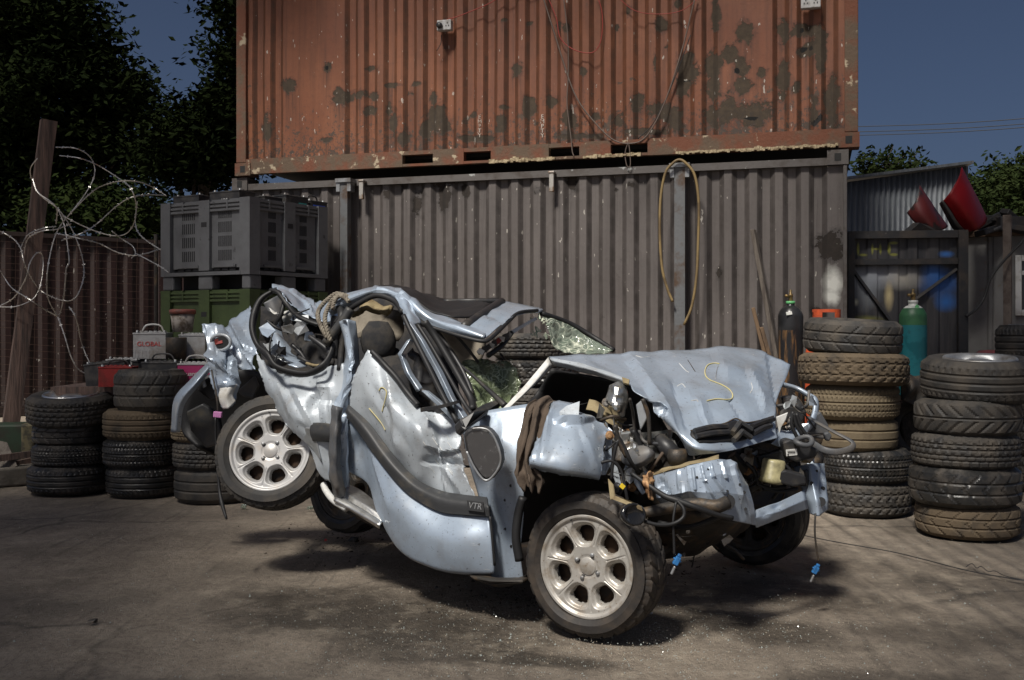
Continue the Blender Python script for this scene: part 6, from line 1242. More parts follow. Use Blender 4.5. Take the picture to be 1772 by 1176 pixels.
for pts in ([(1172,668),(1180,664),(1186,670)], [(1196,693),(1206,692),(1208,695)], [(1100,615),(1112,618),(1126,616)], [(1300,662),(1302,672),(1298,680)], [(1175,628),(1186,640),(1192,644)]):
    tube('scratch', [on('bonnet', a, b, .0004) for a, b in pts], .0018, M['white'], bon, n=4)
# grille pressed into the front of the bonnet
gr = [[(1196,746),(1225,741),(1255,736),(1272,729),(1292,736),(1315,730),(1336,723)],[(1195,754),(1225,752),(1256,750),(1275,746),(1293,748),(1315,742),(1334,734)],[(1210,766),(1232,766),(1258,764),(1276,764),(1294,759),(1312,751),(1326,744)]]
def drop(x, y, o): 
    p = on('bonnet', x, y, o); X, Y = PX(p); return (X, Y, p.y / KD)
gri = sheet('grille', [[drop(x, y, .006) for x, y in r] for r in gr], M['seal'], bon, 7, .02, amp=.004, freq=12, key='grille')
for a, b in (((1200,752),(1254,743)),((1203,760),(1256,752)),((1296,741),(1333,729)),((1298,752),(1328,740))):
    mb = MB(); mb.tube([on('bonnet', a[0], a[1], .018), on('bonnet', (a[0] + b[0]) / 2, (a[1] + b[1]) / 2 - 1, .022), on('bonnet', b[0], b[1], .018)], .012, 6); mb.build('fin', BK, gri)
    #, BK, gri)
mb = MB()
for (a, b, c) in (((1262,754),(1275,738),(1294,747)), ((1264,766),(1277,751),(1293,760))):
    mb.tube([on('bonnet', *a, .02), on('bonnet', *b, .024)], .012, 6, spline=False); mb.tube([on('bonnet', *b, .024), on('bonnet', *c, .02)], .012, 6, spline=False)
mb.build('emblem', M['rubtrim'], gri)
tube('grille_surround', [on('bonnet', a, b, .006) for a, b in ((1195,747),(1225,740),(1254,734),(1272,726),(1290,733),(1315,728),(1337,721))], .003, M['rag'], bon)
# ---- front structure
sheet('front_beam', [[(1128,818,4.97),(1185,803,4.90),(1242,790,4.92)],[(1131,824,4.92),(1187,808,4.84),(1244,796,4.86)],[(1136,862,4.88),(1190,850,4.80),(1246,850,4.82)],[(1150,878,4.94),(1196,866,4.86),(1248,868,4.88)]], PT, car, 12, .004, amp=.003, freq=6, facet=.008, ffreq=8, linear=True, folds=[(1170,815,1180,860,5,.012),(1140,830,1160,868,10,-.02)], key='fbeam')
sheet('beam_lip', [[(1126,815,5.0),(1185,800,4.93),(1244,787,4.95)],[(1129,821,4.93),(1186,806,4.85),(1244,794,4.87)]], M['foam'], car, 8, .003, amp=.006, freq=14, key='blip')
cm = sheet('front_panel', [[(1188,806,4.82),(1216,799,4.82),(1244,794,4.85),(1262,796,4.90),(1276,812,4.95)],[(1190,828,4.76),(1216,826,4.76),(1248,820,4.79),(1276,824,4.85),(1294,840,4.93)],[(1196,850,4.75),(1222,852,4.74),(1248,850,4.77),(1282,856,4.83),(1304,872,4.92)],[(1206,862,4.77),(1230,884,4.76),(1258,898,4.79),(1284,904,4.85),(1308,909,4.93)]], PT, car, 20, .004, amp=.002, freq=6, facet=.006, ffreq=7, linear=True, grooves=[(1199,812,1203,846,2.6,.009),(1214,808,1219,832,2.6,.010),(1219,832,1238,864,2.6,.010),(1230,804,1234,824,2.6,.010),(1234,824,1254,852,2.6,.010),(1248,800,1256,826,2.6,.010)], folds=[(1262,796,1300,908,14,.012)], dents=[(1266,806,8,6,0,.012)], key='cm')
def disc(key, x, y, r, m, name, parent, rx=1.0):
    p = on(key, x, y, .0015); mb = MB(); n_ = (Vector((0, 0, H)) - p).normalized().to_track_quat('Z', 'Y').to_matrix().to_4x4()
    mb.lathe([(0, .002), (r, .002), (r, -.003)], 14, Matrix.Translation(p) @ n_ @ Matrix.Diagonal((rx, 1, 1, 1))); return mb.build(name, m, parent)
for x, y, r in ((1206,826,.005),(1225,812,.004),(1258,850,.006),(1287,852,.007),(1262,872,.005),(1290,880,.006),(1280,838,.005)): disc('cm', x, y, r, M['seal'], 'bolt_hole', cm)
disc('cm', 1258, 868, .03, M['seal'], 'pipe_hole', cm)
sheet('front_beam', [[(1308,882,4.98),(1350,867,5.12),(1392,847,5.3)],[(1305,896,4.92),(1350,884,5.05),(1396,863,5.24)],[(1310,913,4.95),(1353,896,5.08),(1399,880,5.26)]], PT, car, 8, .004, amp=.003, freq=6, dents=[(1345,875,8,4,-20,-.02),(1325,890,5,4,0,-.015)], linear=True, key='beam')
rp = sheet('front_plate', [[(1372,808,5.5),(1400,802,5.45),(1427,801,5.5)],[(1384,838,5.45),(1407,838,5.38),(1431,835,5.45)],[(1395,866,5.4),(1413,867,5.34),(1434,866,5.42)],[(1402,888,5.38),(1416,893,5.34),(1432,882,5.42)]], PT, car, 8, .004, amp=.004, freq=6, ridge=.006, rfreq=5, dents=[(1424,830,4,30,0,-.02)], linear=True, key='plate')
for x, y, r in ((1396,815,.008),(1390,823,.006),(1398,833,.009),(1405,836,.008),(1413,815,.006),(1424,845,.009),(1420,868,.02)): disc('plate', x, y, r, M['seal'], 'bolt_hole', rp)
tube('tow_pipe', [W(1110,888,4.86), W(1150,880,4.82), W(1200,872,4.76), W(1238,876,4.72), W(1258,869,4.74)], [.02,.022,.024,.026,.026], M['darkmetal'], car, 12)
tube('wiring_loom', [W(1092,818,4.82), W(1120,838,4.76), W(1150,858,4.72), W(1172,866,4.7), W(1205,878,4.68), W(1240,890,4.7), W(1268,896,4.72)], [.007,.009,.011,.013,.011,.01,.009], M['seal'], car, 10)
tube('wiring_loom', [W(1172,866,4.69), W(1183,880,4.67), W(1182,895,4.66), W(1165,906,4.65), W(1140,908,4.64), W(1115,902,4.64)], .007, M['seal'], car)
tube('wiring_loom', [W(1170,868,4.68), W(1165,900,4.66), W(1166,930,4.66), W(1167,960,4.66)], .005, M['seal'], car)
tube('wiring_loom', [W(1411,888,5.3), W(1410,920,5.28), W(1413,950,5.28), W(1417,972,5.28)], .004, M['darkmetal'], car)
for x, y, d, s in ((1171,970,4.66,1.0), (1411,986,5.28,.95)):
    p = W(x, y, d); mb = MB(); R = Matrix.Rotation(.5, 3, 'Y'); mb.box((-.010, -.01, -.016), (.010, .01, .016), 0, R, p); mb.box((-.015, -.007, .0), (.015, .007, .008), 0, R, p); mb.box((-.007, -.007, .0165), (.007, .007, .028), 0, R, p)
    mb.tube([p + Vector((-.006, 0, -.02)), p + Vector((-.02, 0, -.05))], .006, 6, 1, False); mb.build('plug_connector', [M['blue'], M['steel']], car, bevel=.003)
# fog lamp with bracket
fg = empty('fog_lamp', (0, 0, 0), None, None); fg.parent = car; WL[fg.name] = WL[car.name]
V, Fc = lathe_data([(0, -.05), (.03, -.045), (.04, -.02), (.046, -.004), (.046, .006), (.038, .01), (.036, .006), (0, .008)], 20); p = W(1096, 890, 4.6); R = Matrix.Rotation(math.radians(75), 3, 'X') @ Matrix.Rotation(.5, 3, 'Y')
obj('lamp_body', [p + R @ Vector((v[0] * 1.15, v[1] * .9, v[2])) for v in V], Fc, mat('glossy_black_plastic', (.015, .015, .016), .15, spec=.7), fg, True)
mb = MB(); 
for q in ([(1052,828,4.75),(1060,838,4.72),(1064,862,4.68),(1056,864,4.7)], [(1056,862,4.66),(1066,858,4.66),(1090,866,4.62),(1110,876,4.6),(1112,884,4.6),(1088,874,4.62)]): mb.plate([W(*a) for a in q], .006)
mb.build('bracket', M['foam'], fg)
# torn bits around the left front corner
for nm, m, q, t in (('bracket', PT, [(1052,738),(1060,745),(1058,800),(1048,822),(1040,822)], .01), ('bracket', M['primer'], [(1060,752),(1092,748),(1085,770),(1068,775)], .02), ('bracket', PL, [(1052,800),(1066,800),(1075,840),(1068,845)], .01), ('lamp_bowl', M['primer'], [(1082,812),(1096,806),(1100,828),(1090,838),(1082,828)], .03), ('bracket', PT, [(1096,808),(1104,828),(1118,852),(1112,856),(1098,835)], .008), ('bracket', BR, [(1090,760),(1104,752),(1110,770),(1096,778)], .03), ('gearbox_cover', M['alloyblock'], [(1062,770),(1090,764),(1098,785),(1080,800),(1062,795)], .05), ('bracket', M['primer'], [(1100,700),(1112,690),(1122,720),(1108,745)], .01), ('bracket', BR, [(1065,748),(1074,744),(1080,772),(1072,778)], .02), ('bracket', BK, [(1092,740),(1100,736),(1116,768),(1108,774)], .02)):
    mb = MB(); mb.plate([W(x, y, 4.98 + .002 * (x % 17)) for x, y in q], t); mb.build(nm, m, car, bevel=.004)
sheet('inner_wing', [[(1066,752,5.12),(1110,748,5.08),(1166,742,5.2)],[(1072,775,5.02),(1112,776,4.98),(1158,768,5.1)],[(1080,800,4.97),(1108,800,4.95),(1140,792,5.0)]], BR, car, 12, .003, amp=.012, freq=5, facet=.06, ffreq=9, folds=[(1085,750,1110,800,10,.03)], key='iw')
sheet('inner_wing', [[(1020,690,5.3),(1050,705,5.25),(1080,730,5.2)],[(1015,705,5.2),(1045,722,5.15),(1070,745,5.1)]], M['foam'], car, 8, .003, amp=.02, freq=9, key='iw2')
sheet('strut_tower', [[(1058,668,5.2),(1070,662,5.2),(1081,672,5.2)],[(1050,685,5.15),(1068,684,5.08),(1083,688,5.15)],[(1052,705,5.15),(1068,710,5.08),(1080,706,5.15)],[(1066,722,5.18),(1072,722,5.16),(1078,718,5.18)]], BR, car, 7, .004, ridge=.015, rfreq=10, dents=[(1070,690,5,5,0,-.03),(1066,675,5,5,0,.02)], facet=.05, ffreq=14, key='strut')
p = W(1104, 790, 4.96); R = Matrix.Rotation(math.radians(60), 3, 'X') @ Matrix.Rotation(-.6, 3, 'Y'); V, Fc = lathe_data([(0, .022), (.05, .022), (.056, .016), (.056, -.016), (.05, -.022), (0, -.022)], 24)
obj('filler_cap', [p + R @ Vector((v[0] * 1.2, v[1] * .7, v[2])) for v in V], Fc, M['greytrim'], car, True)
tube('air_hose', [W(1140,760,5.05), W(1155,775,5.0), W(1172,792,5.0), W(1190,795,5.05)], [.03,.034,.034,.03], BK, car, 12)
V, Fc = lathe_data([(0, .03), (.035, .03), (.04, 0), (.034, -.03), (0, -.03)], 18); obj('intake', [W(1172, 790, 4.96) + Vector(v) for v in V], Fc, M['darkmetal'], car, True)
sheet('torn_foil', [[(1112,822,4.8),(1122,815,4.8),(1134,815,4.82)],[(1113,838,4.76),(1124,835,4.74),(1136,838,4.78)],[(1118,858,4.76),(1124,862,4.74),(1130,866,4.76)]], M['copper'], car, 8, .002, amp=.04, freq=16, key='foil')
tube('yellow_plug', [W(1066,838,4.7), W(1075,843,4.68)], .01, BK, car); p = W(1077, 841, 4.67); mb = MB(); mb.box((-.008, -.008, -.008), (.008, .008, .008), 0, Matrix.Rotation(.7, 3, 'Y'), p); mb.build('plug_connector', M['yellow'], car)
for a in ([(1040,800),(1060,798),(1075,815),(1082,845),(1086,866)], [(1062,745),(1078,770),(1092,800),(1105,815)], [(1070,760),(1062,790),(1058,830)], [(1064,735),(1070,760),(1085,790)], [(1120,770),(1128,792),(1120,812)], [(1095,744),(1108,770),(1120,800)], [(1090,690),(1096,720),(1098,760)], [(1112,690),(1122,720),(1124,770)]):
    tube('engine_hose', [W(x, y, 4.86 + .003 * (i * 7 % 5) + (0 if x < 1095 else .1)) for i, (x, y) in enumerate(a)], .006 + .006 * ((a[0][0] * 7) % 10) / 10, M['seal'] if a[0][1] > 740 else M['darkmetal'], car)
re = random.Random(12)
for i in range(34):
    x, y = re.uniform(1050, 1190), re.uniform(745, 830)
    if y < 745 + (x - 1050) * .2: continue
    p = W(x, y, re.uniform(5.05, 5.35)); R = Matrix.Rotation(re.uniform(0, 3), 3, 'Y') @ Matrix.Rotation(re.uniform(0, 3), 3, 'X'); s = re.uniform(.012, .04)
    mb = MB(); mb.box((-s, -s * .6, -s * .5), (s, s * .6, s * .5), 0, R, p); mb.build('engine_bracket', re.choice([M['alloyblock'], M['darkmetal'], M['darkmetal'], BR]), car, bevel=.005)
def tangle(n, x0, x1, y0, y1, d0, d1, keep):
    for i in range(n):
        x, y = re.uniform(x0, x1), re.uniform(y0, y1)
        if not keep(x, y): continue
        d = re.uniform(d0, d1); k = re.random(); a = re.uniform(0, 6.28); L = re.uniform(10, 32)
        pts = [W(x - math.cos(a) * L, y - math.sin(a) * L, d), W(x + re.uniform(-8, 8), y + re.uniform(-8, 8), d - .03), W(x + math.cos(a) * L, y + math.sin(a) * L, d + re.uniform(-.05, .05))]
        if k < .5: tube('wire', pts, re.choice([.002, .003, .004, .007]), re.choice([M['seal'], M['seal'], M['darkmetal'], M['greytrim'], M['rag']]), car, 6)
        elif k < .8:
            q = [W(x + re.uniform(5, 15) * math.cos(t + a) * (1 if j % 2 else .6), y + re.uniform(5, 15) * math.sin(t + a), d + re.uniform(-.02, .02)) for j, t in enumerate((0, 1.2, 2.3, 3.6, 4.9))]
            mb = MB(); mb.plate(q, .004); mb.build('torn_bracket', re.choice([BR, PT, M['primer'], M['alloyblock'], BK]), car)
        else:
            V, Fc = lathe_data([(0, .012), (.01, .012), (.012, .004), (.018, .003), (.018, -.01), (0, -.01)], 10); R = Matrix.Rotation(a, 3, 'Y') @ Matrix.Rotation(re.uniform(.5, 2.2), 3, 'X'); s_ = re.uniform(.4, 1.2)
            obj('bolt_boss', [W(x, y, d) + R @ Vector(v) * s_ for v in V], Fc, re.choice([M['steel'], M['darkmetal'], M['alloyblock'], M['copper']]), car)
tangle(95, 1050, 1195, 690, 845, 4.96, 5.3, lambda x, y: y > 735 + (x - 1050) * .25 and y < 845 - max(0, x - 1115) * .5)
tangle(26, 985, 1085, 690, 745, 5.1, 5.5, lambda x, y: y > 690)
tangle(22, 1170, 1270, 900, 960, 5.2, 5.6, lambda x, y: True)
sheet('engine_bay', [[(940,700,5.9),(1050,720,5.9),(1180,760,5.7),(1350,740,6.0),(1420,740,6.1)],[(940,770,5.8),(1050,790,5.8),(1180,810,5.5),(1350,800,5.9),(1420,800,6.0)],[(940,850,5.7),(1050,870,5.7),(1180,880,5.5),(1340,880,5.8),(1410,870,5.9)]], M['darkmetal'], car, 8, .02, amp=.05, freq=6, ridge=.04, rfreq=7, key='bay')
for i in range(44):
    x, y = re.uniform(452, 585), re.uniform(525, 636)
    if (x - 515) ** 2 / 65 ** 2 + (y - 585) ** 2 / 52 ** 2 > 1: continue
    d = re.uniform(6.05, 6.45); a = re.uniform(0, 6.28); L = re.uniform(8, 22)
    if i % 2: tube('torn_trim', [W(x - math.cos(a) * L, y - math.sin(a) * L, d), W(x + re.uniform(-6, 6), y + re.uniform(-6, 6), d - .03), W(x + math.cos(a) * L, y + math.sin(a) * L, d)], re.choice([.004, .007, .011]), re.choice([BK, M['seal'], M['greytrim']]), car, 6)
    else:
        q = [W(x + re.uniform(8, 18) * math.cos(t + a), y + re.uniform(5, 14) * math.sin(t + a), d + re.uniform(-.03, .03)) for t in (0, 1.2, 2.3, 3.6, 4.9)]
        mb = MB(); mb.plate(q, .006); mb.build('torn_trim', re.choice([BK, M['cloth_dark'], M['greytrim'], PT, M['primer'], M['seal']]), car)
# ---- right front corner
tube('headlight_frame', [W(*q) for q in ((1350,664,5.85),(1378,672,5.85),(1400,684,5.8),(1411,692,5.76),(1411,712,5.72),(1404,732,5.68),(1392,746,5.66))], .02, PT, car, 10, sq=.6)
sheet('headlight_panel', [[(1342,742,5.45),(1364,744,5.5),(1388,736,5.55)],[(1343,758,5.38),(1364,762,5.42),(1386,752,5.5)],[(1333,768,5.34),(1352,773,5.38),(1372,766,5.44)]], PT, car, 8, .004, ridge=.01, rfreq=8, key='hpan')
for nm, m, q, d, t in (('headlight', M['mirrorglass'], [(1352,686),(1372,684),(1390,696),(1396,718),(1376,730),(1356,716)], 5.85, .06), ('bracket', M['white'], [(1341,722),(1364,713),(1360,726),(1352,740),(1349,752),(1346,738)], 5.42, .006), ('bracket', BR, [(1362,722),(1372,718),(1378,732),(1368,736)], 5.6, .02), ('bracket', BK, [(1345,700),(1380,704),(1392,725),(1380,742),(1362,730)], 5.62, .05), ('bracket', PL, [(1368,690),(1380,696),(1378,702),(1366,697)], 5.55, .006), ('bumper_end', M['greytrim'], [(1402,722),(1420,711),(1434,735),(1436,746),(1428,760),(1400,758),(1396,742)], 5.7, .03), ('clip', M['greytrim'], [(1425,750),(1434,746),(1441,754),(1436,764),(1428,762)], 5.6, .02), ('bracket', M['foam'], [(1385,800),(1400,786),(1412,790),(1402,802)], 5.42, .006), ('air_box', BK, [(1330,818),(1360,813),(1394,822),(1396,838),(1372,842),(1340,834)], 5.25, .08), ('air_box', M['seal'], [(1310,790),(1352,778),(1372,796),(1352,806),(1318,812)], 5.35, .06)):
    mb = MB(); mb.plate([W(x, y, d) for x, y in q], t); mb.build(nm, m, car, bevel=.008)
q = [(1354,764),(1366,759),(1400,770),(1420,779),(1411,792),(1378,800),(1360,792)]
mb = MB(); mb.plate([W(x, y, 5.3) for x, y in q], .08); hb = mb.build('lamp_housing', BK, car, bevel=.01)
mb = MB(); mb.plate([W(x, y, 5.296) for x, y in ((1360,778),(1379,776),(1380,787),(1361,789))], .0035); st = mb.build('label_sticker', M['white'], hb)
mb = MB()
for k in range(9): mb.plate([W(x, y, 5.291) for x, y in ((1363 + k * 1.5, 779.5), (1363.8 + k * 1.5, 779.4), (1363.8 + k * 1.5, 783.5), (1363 + k * 1.5, 783.6))], .0008)
mb.plate([W(x, y, 5.291) for x, y in ((1362.5,785.5),(1365,785.3),(1365,787.5),(1362.6,787.6))], .0008); mb.build('print', M['seal'], hb)
tube('wiring_coil', [W(1391 + 14 * math.cos(a), 763 + 7 * math.sin(a) + 1.5 * math.sin(a * 2), 5.28 - .03 * math.sin(a)) for a in np.linspace(0, 4 * math.pi, 26)], .011, M['greytrim'], car)
tube('bumper_trim', [W(*q) for q in ((1400,722,5.66),(1420,734,5.55),(1445,748,5.45),(1470,761,5.4),(1477,769,5.38),(1470,777,5.36),(1448,782,5.34),(1425,778,5.36),(1408,768,5.42))], .015, M['greytrim'], car, 10, sq=.4)
V, Fc = lathe_data([(0, .06), (.05, .06), (.058, .05), (.058, -.03), (.062, -.035), (.062, -.055), (.05, -.06), (0, -.06)], 22); R = Matrix.Rotation(.15, 3, 'Y')
obj('fluid_reservoir', [W(1337, 815, 5.3) + R @ Vector(v) * .82 for v in V], Fc, mat('yellowed_plastic', (.4, .36, .2), .35, col2=(.2, .18, .1), scale=16), car, True)
for a in ([(1373,715),(1378,735),(1388,752)], [(1378,715),(1386,738),(1397,755)], [(1372,712),(1370,735),(1380,758)], [(1290,800),(1305,815),(1312,840)], [(1352,800),(1366,812),(1372,826)], [(1320,845),(1350,850),(1380,845)], [(1310,838),(1335,845),(1360,842)]):
    tube('engine_hose', [W(x, y, 5.32) for x, y in a], .008, M['seal'], car)
tangle(80, 1290, 1405, 690, 850, 5.32, 5.7, lambda x, y: x > 1350 or y > 775)
for i in range(26):
    x, y = re.uniform(1275, 1400), re.uniform(770, 850); p = W(x, y, re.uniform(5.4, 5.7)); R = Matrix.Rotation(re.uniform(0, 3), 3, 'Y') @ Matrix.Rotation(re.uniform(0, 3), 3, 'X'); s = re.uniform(.015, .05)
    mb = MB(); mb.box((-s, -s * .6, -s * .5), (s, s * .6, s * .5), 0, R, p); mb.build('engine_bracket', re.choice([M['darkmetal'], BK, M['alloyblock']]), car, bevel=.006)
# ---- underneath
sheet('floor_pan', [[(580,868,6.1),(660,910,5.8),(760,960,5.5),(850,1005,5.2),(905,1000,5.1)],[(620,870,6.7),(720,900,6.4),(820,930,6.1),(920,950,5.9),(980,950,5.7)],[(680,870,7.3),(780,880,7.0),(900,900,6.8),(1000,915,6.5),(1080,920,6.3)]], M['darkmetal'], car, 6, .02, key='floorpan')
sheet('subframe', [[(1120,890,5.3),(1180,885,5.2),(1260,905,5.2),(1300,900,5.5)],[(1120,930,5.4),(1180,935,5.3),(1240,925,5.3),(1290,910,5.6)],[(1130,965,5.6),(1170,962,5.5),(1215,950,5.5),(1260,925,5.8)]], M['darkmetal'], car, 8, .04, amp=.03, freq=5, key='subf')
tube('axle', [W(1060, 985, 5.2), W(1180, 945, 5.7), W(1285, 905, 6.2)], .03, M['darkmetal'], car)
tube('wishbone', [W(1120, 960, 5.3), W(1170, 940, 5.4), W(1230, 905, 5.3)], .025, M['darkmetal'], car)
tube('lower_hose', [W(1140,905,5.1), W(1190,912,5.0), W(1230,900,4.95), W(1260,885,4.9)], .012, M['seal'], car)
sheet('sill', [[(600,836,6.0),(632,852,5.9),(668,884,5.76)],[(590,850,5.86),(626,868,5.76),(664,897,5.62)],[(578,863,5.8),(615,883,5.7),(657,908,5.56)],[(579,870,5.82),(616,890,5.72),(656,915,5.58)]], BR, car, 8, .004, amp=.003, freq=6, grooves=[(590,853,664,898,2.5,-.02)], key='sill')
tube('sill_edge', [W(560,838,6.0), W(565,850,5.95), W(578,866,5.86), W(600,880,5.78)], .016, M['white'], car)
mb = MB(); mb.plate([W(*q) for q in ((810,996,5.2),(850,1004,5.1),(905,1003,5.05),(905,1010,5.05),(850,1012,5.1),(820,1004,5.18))], .05); mb.build('sill_end', M['darkmetal'], car, bevel=.008)
# ---- tail end
sheet('rear_bumper', [[(358,628,6.6),(330,656,6.55),(302,690,6.6),(295,747,6.75)],[(361,633,6.5),(336,662,6.42),(309,696,6.45),(303,748,6.6)],[(365,641,6.5),(344,668,6.44),(319,702,6.46),(312,748,6.6)]], PT, car, 9, .004, amp=.003, freq=5, key='rbump')
sheet('tail_panel', [[(355,565,6.5),(372,561,6.45),(389,572,6.5)],[(356,595,6.42),(376,602,6.36),(402,590,6.42)],[(358,620,6.38),(382,627,6.3),(404,616,6.36)],[(370,645,6.34),(392,646,6.24),(412,644,6.3)],[(381,675,6.3),(396,673,6.22),(412,668,6.28)],[(389,706,6.28),(401,701,6.22),(409,690,6.26)]], PT, car, 10, .003, amp=.02, freq=6, ridge=.03, rfreq=7, facet=.06, ffreq=7, folds=[(362,570,376,680,8,.03),(395,600,385,690,8,-.03),(360,610,408,660,8,.025)], torn=.006, key='tailp')
sheet('tail_panel', [[(382,672,6.24),(396,668,6.2),(410,664,6.24)],[(378,688,6.2),(392,690,6.18),(404,684,6.22)],[(386,708,6.2),(396,706,6.18),(408,694,6.22)]], M['white'], car, 6, .004, amp=.01, freq=10, key='tailw')
tube('lamp_ring', [W(382 + 17 * math.cos(a), 592 + 13 * math.sin(a), 6.36 - .02 * math.cos(a)) for a in np.linspace(0, 2 * math.pi, 17)], .009, PL, car)
mb = MB(); mb.plate([W(371,587,6.34), W(384,584,6.35), W(385,593,6.34), W(372,596,6.34)], .02); mb.build('tail_lamp', M['red'], car)
V, Fc = lathe_data([(0, 0), (.033, 0), (.036, -.006)], 18); R = Matrix.Rotation(math.radians(90), 3, 'X'); obj('lamp_hole', [W(384, 592, 6.345) + R @ Vector((v[0] * 1.1, v[1] * .85, v[2])) for v in V], Fc, M['seal'], car)
sheet('tailgate', [[(386,571,6.75),(412,548,6.85),(435,532,6.95)],[(394,600,6.55),(416,584,6.58),(438,566,6.62)],[(404,618,6.45),(422,616,6.45),(442,606,6.4)],[(403,633,6.42),(425,640,6.38),(446,642,6.32)]], PT, car, 10, .003, amp=.012, freq=4, ridge=.022, rfreq=5, facet=.05, ffreq=5, folds=[(400,560,440,630,12,.03),(392,600,444,612,8,-.025)], torn=.006, key='tgate')
sheet('rear_arch', [[(330,660,6.9),(400,640,6.9),(470,660,6.8),(555,760,6.4)],[(312,735,6.9),(400,720,7.0),(480,740,7.0),(560,790,6.6)],[(345,770,6.8),(400,800,7.0),(480,830,7.0),(570,845,6.6)]], M['seal'], car, 6, .02, key='rarch')
for nm, m, q, d, t in (('arch_liner', BK, [(340,664),(362,652),(374,660),(380,690),(366,694),(342,676)], 6.6, .05), ('arch_liner', M['greytrim'], [(410,676),(440,650),(448,668),(438,690),(418,685)], 6.5, .03), ('arch_liner', M['rubtrim'], [(322,712),(350,698),(378,715),(386,765),(356,776),(330,745)], 6.7, .04), ('bracket', M['steel'], [(346,655),(352,650),(358,668),(352,672)], 6.5, .01)):
    mb = MB(); mb.plate([W(x, y, d + .004 * (i % 3)) for i, (x, y) in enumerate(q)], t); mb.build(nm, m, car, bevel=.008)
tube('tail_wire', [W(366,640,6.25), W(372,670,6.2), W(376,695,6.18), W(377,712,6.18)], .005, M['darkmetal'], car)
mb = MB(); mb.box((-.02, -.012, -.014), (.02, .012, .014), 0, Matrix.Rotation(.1, 3, 'Y'), W(377, 717, 6.17)); mb.build('plug_connector', M['pink'], car, bevel=.003)
tube('hanging_strap', [W(373,722,6.2), W(374,770,6.2), W(379,840,6.15), W(384,870,6.1), W(392,898,6.05)], [.005,.006,.007,.011,.006], M['seal'], car)
# ---- wheels
def rim_face(R=.197, ns=7, n=392, nr=70):
    rs = np.concatenate([np.linspace(0.0005, .05, 9), np.linspace(.054, .176, nr - 12), np.array([.18, .184, .188, .192, .195, .197])]); nr = len(rs)
    V = []; hole = []
    for r in rs:
        for j in range(n):
            a = 2 * math.pi * j / n; sec = (a * ns / (2 * math.pi)) % 1 - .5; dth = sec * 2 * math.pi / ns; ta = r * dth; rb = r - .122
            z = -.010 - .010 * max(0, 1 - r / .16)
            if r > .178: z = -.012 + .012 * min(1, (r - .178) / .01)
            if r < .04: z = -.022 + (.003 if r < .033 else 0)
            w_ = .0375 * (1 + rb / .05 * .42); m = abs(ta / w_) ** 2.9 + abs(rb / .0355) ** 2.9
            if m < 2.5 and .05 < r < .18:
                t = min(1, max(0, (2.5 - m) / 1.5)); z -= .014 * t * t * (3 - 2 * t)
            if m < 1: z -= .03 * min(1, (1 - m) / .3)
            gs = abs(abs(sec) - .5) * 2 * math.pi / ns * r
            if .085 < r < .172 and gs < .003: z -= .004 * (1 - gs / .003)
            hole.append(m < .8 and .06 < r < .176); V.append((r * math.cos(a), r * math.sin(a), z))
            for k in range(0): pass
    Fc = []
    for i in range(nr - 1):
        for j in range(n):
            q = (i * n + j, i * n + (j + 1) % n, (i + 1) * n + (j + 1) % n, (i + 1) * n + j)
            if not all(hole[k] for k in q): Fc.append(q)
    base = (nr - 1) * n; L0 = len(V)     # barrel behind the lip
    for k, (r, z) in enumerate(((.199, -.004), (.196, -.02), (.185, -.035), (.18, -.15))):
        for j in range(n): a = 2 * math.pi * j / n; V.append((r * math.cos(a), r * math.sin(a), z))
        for j in range(n): p0 = base if k == 0 else L0 + (k - 1) * n; q0 = L0 + k * n; Fc.append((p0 + j, p0 + (j + 1) % n, q0 + (j + 1) % n, q0 + j))
    return V, Fc
RIMV, RIMF = rim_face()
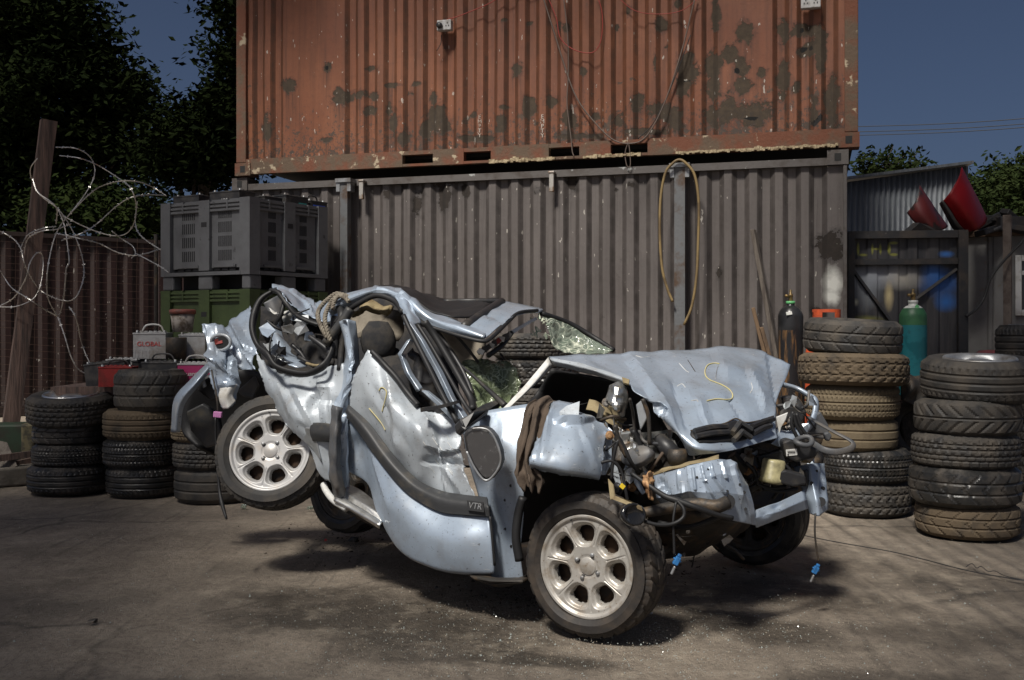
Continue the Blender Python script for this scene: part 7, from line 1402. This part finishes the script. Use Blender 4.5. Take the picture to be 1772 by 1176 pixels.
def car_wheel(px, py, D, nrm, spin, m_rim, m_tyre, lab, R=.278, full=True):
    c = W(px, py, D); n_ = Vector(nrm).normalized(); q = n_.to_track_quat('Z', 'Y'); rot = (q.to_matrix() @ Matrix.Rotation(spin, 3, 'Z')).to_euler()
    V, Fc = lathe_data([(0.002, -.075), (.07, -.07), (.12, -.075), (.165, -.08), (.17, -.1), (.1, -.16), (.002, -.16)], 30)
    wh = obj('wheel', V, Fc, M['drum'], car, True, local=True, loc=c - car.location, rot=rot)
    if lab: wh['label'] = lab
    V, Fc = tyre_data(R, .175, .197, 'car', 270 if full else 100, .007, 3)
    V = [(x, y, z - .165) for x, y, z in V]; ty = obj('tyre', V, Fc, m_tyre, wh, True, local=True); ty.data.set_sharp_from_angle(angle=math.radians(28))
    obj('rim', RIMV, RIMF, m_rim, wh, True, local=True)
    if full:
        for k in range(4):
            mb = MB(); a = math.pi / 4 + k * math.pi / 2; x, y = .05 * math.cos(a), .05 * math.sin(a); T = Matrix.Translation((x, y, -.021))
            mb.lathe([(.0125, 0), (.0125, .003), (.0095, .004), (.009, .002)], 14, T, 1); mb.lathe([(.0085, .002), (.008, .010), (.006, .012), (0, .012)], 12, T, 0)
            mb.build('wheel_bolt', [M['steel'], M['seal']], wh, True, local=True)
        mb = MB(); mb.lathe([(.0345, -.0215), (.034, -.0185), (.0325, -.0175), (0, -.016)], 30); mb.build('centre_cap', m_rim, wh, True, local=True)
        mb = MB(); mb.tube([(0, .185, -.006), (0, .183, .004)], .003, 6, spline=False); mb.build('valve', M['seal'], wh, local=True)
    return wh
car_wheel(1013, 981, 4.85, (-.52, -.85, .02), .35, M['rim_dirty'], M['rubber_carwheel'], 'front wheel with a dusty seven-spoke alloy rim')
car_wheel(466, 778, 6.08, (-.08, -.92, .28), .1, M['rim'], M['rubber'], 'lifted rear wheel with a cleaner seven-spoke alloy rim')
car_wheel(1292, 884, 6.35, (-.57, -.82, 0), .2, M['darkmetal'], M['rubber_wet'], None, full=False)
car_wheel(592, 838, 7.2, (-.57, -.82, .1), .2, M['darkmetal'], M['rubber_wet'], None, full=False)
# ---- rope over the roof
def rope(paths):
    mb = MB()
    for P in paths:
        Q = spl(np.array([tuple(W(*p)) for p in P]), 14); n = len(Q)
        d = np.concatenate([[0], np.cumsum(np.linalg.norm(np.diff(Q, axis=0), axis=1))])
        for s in range(3):
            pts = []
            for i in range(n):
                t = Vector(Q[min(i + 1, n - 1)] - Q[max(i - 1, 0)]).normalized(); u = t.cross(Vector((0, 1, .3))).normalized(); v = t.cross(u); a = d[i] / .045 * 2 * math.pi + s * 2.094
                pts.append(Vector(Q[i]) + (u * math.cos(a) + v * math.sin(a)) * .0056)
            mb.tube(pts, .0064, 6, spline=False)
    return mb
tag(rope([[(604,522,6.0),(596,514,6.02),(584,512,6.04),(572,524,6.06),(563,545,6.0),(564,565,5.97),(572,590,5.95)], [(596,512,6.1),(582,508,6.08),(567,518,6.1),(554,532,6.1),(550,546,6.05),(556,565,6.0),(566,584,5.97)], [(606,515,6.05),(592,510,6.05),(580,518,6.03),(575,535,6.0)]]).build('rope', M['rope'], None, True), 'knotted hemp rope tied over the crushed roof of the wreck', 'rope')
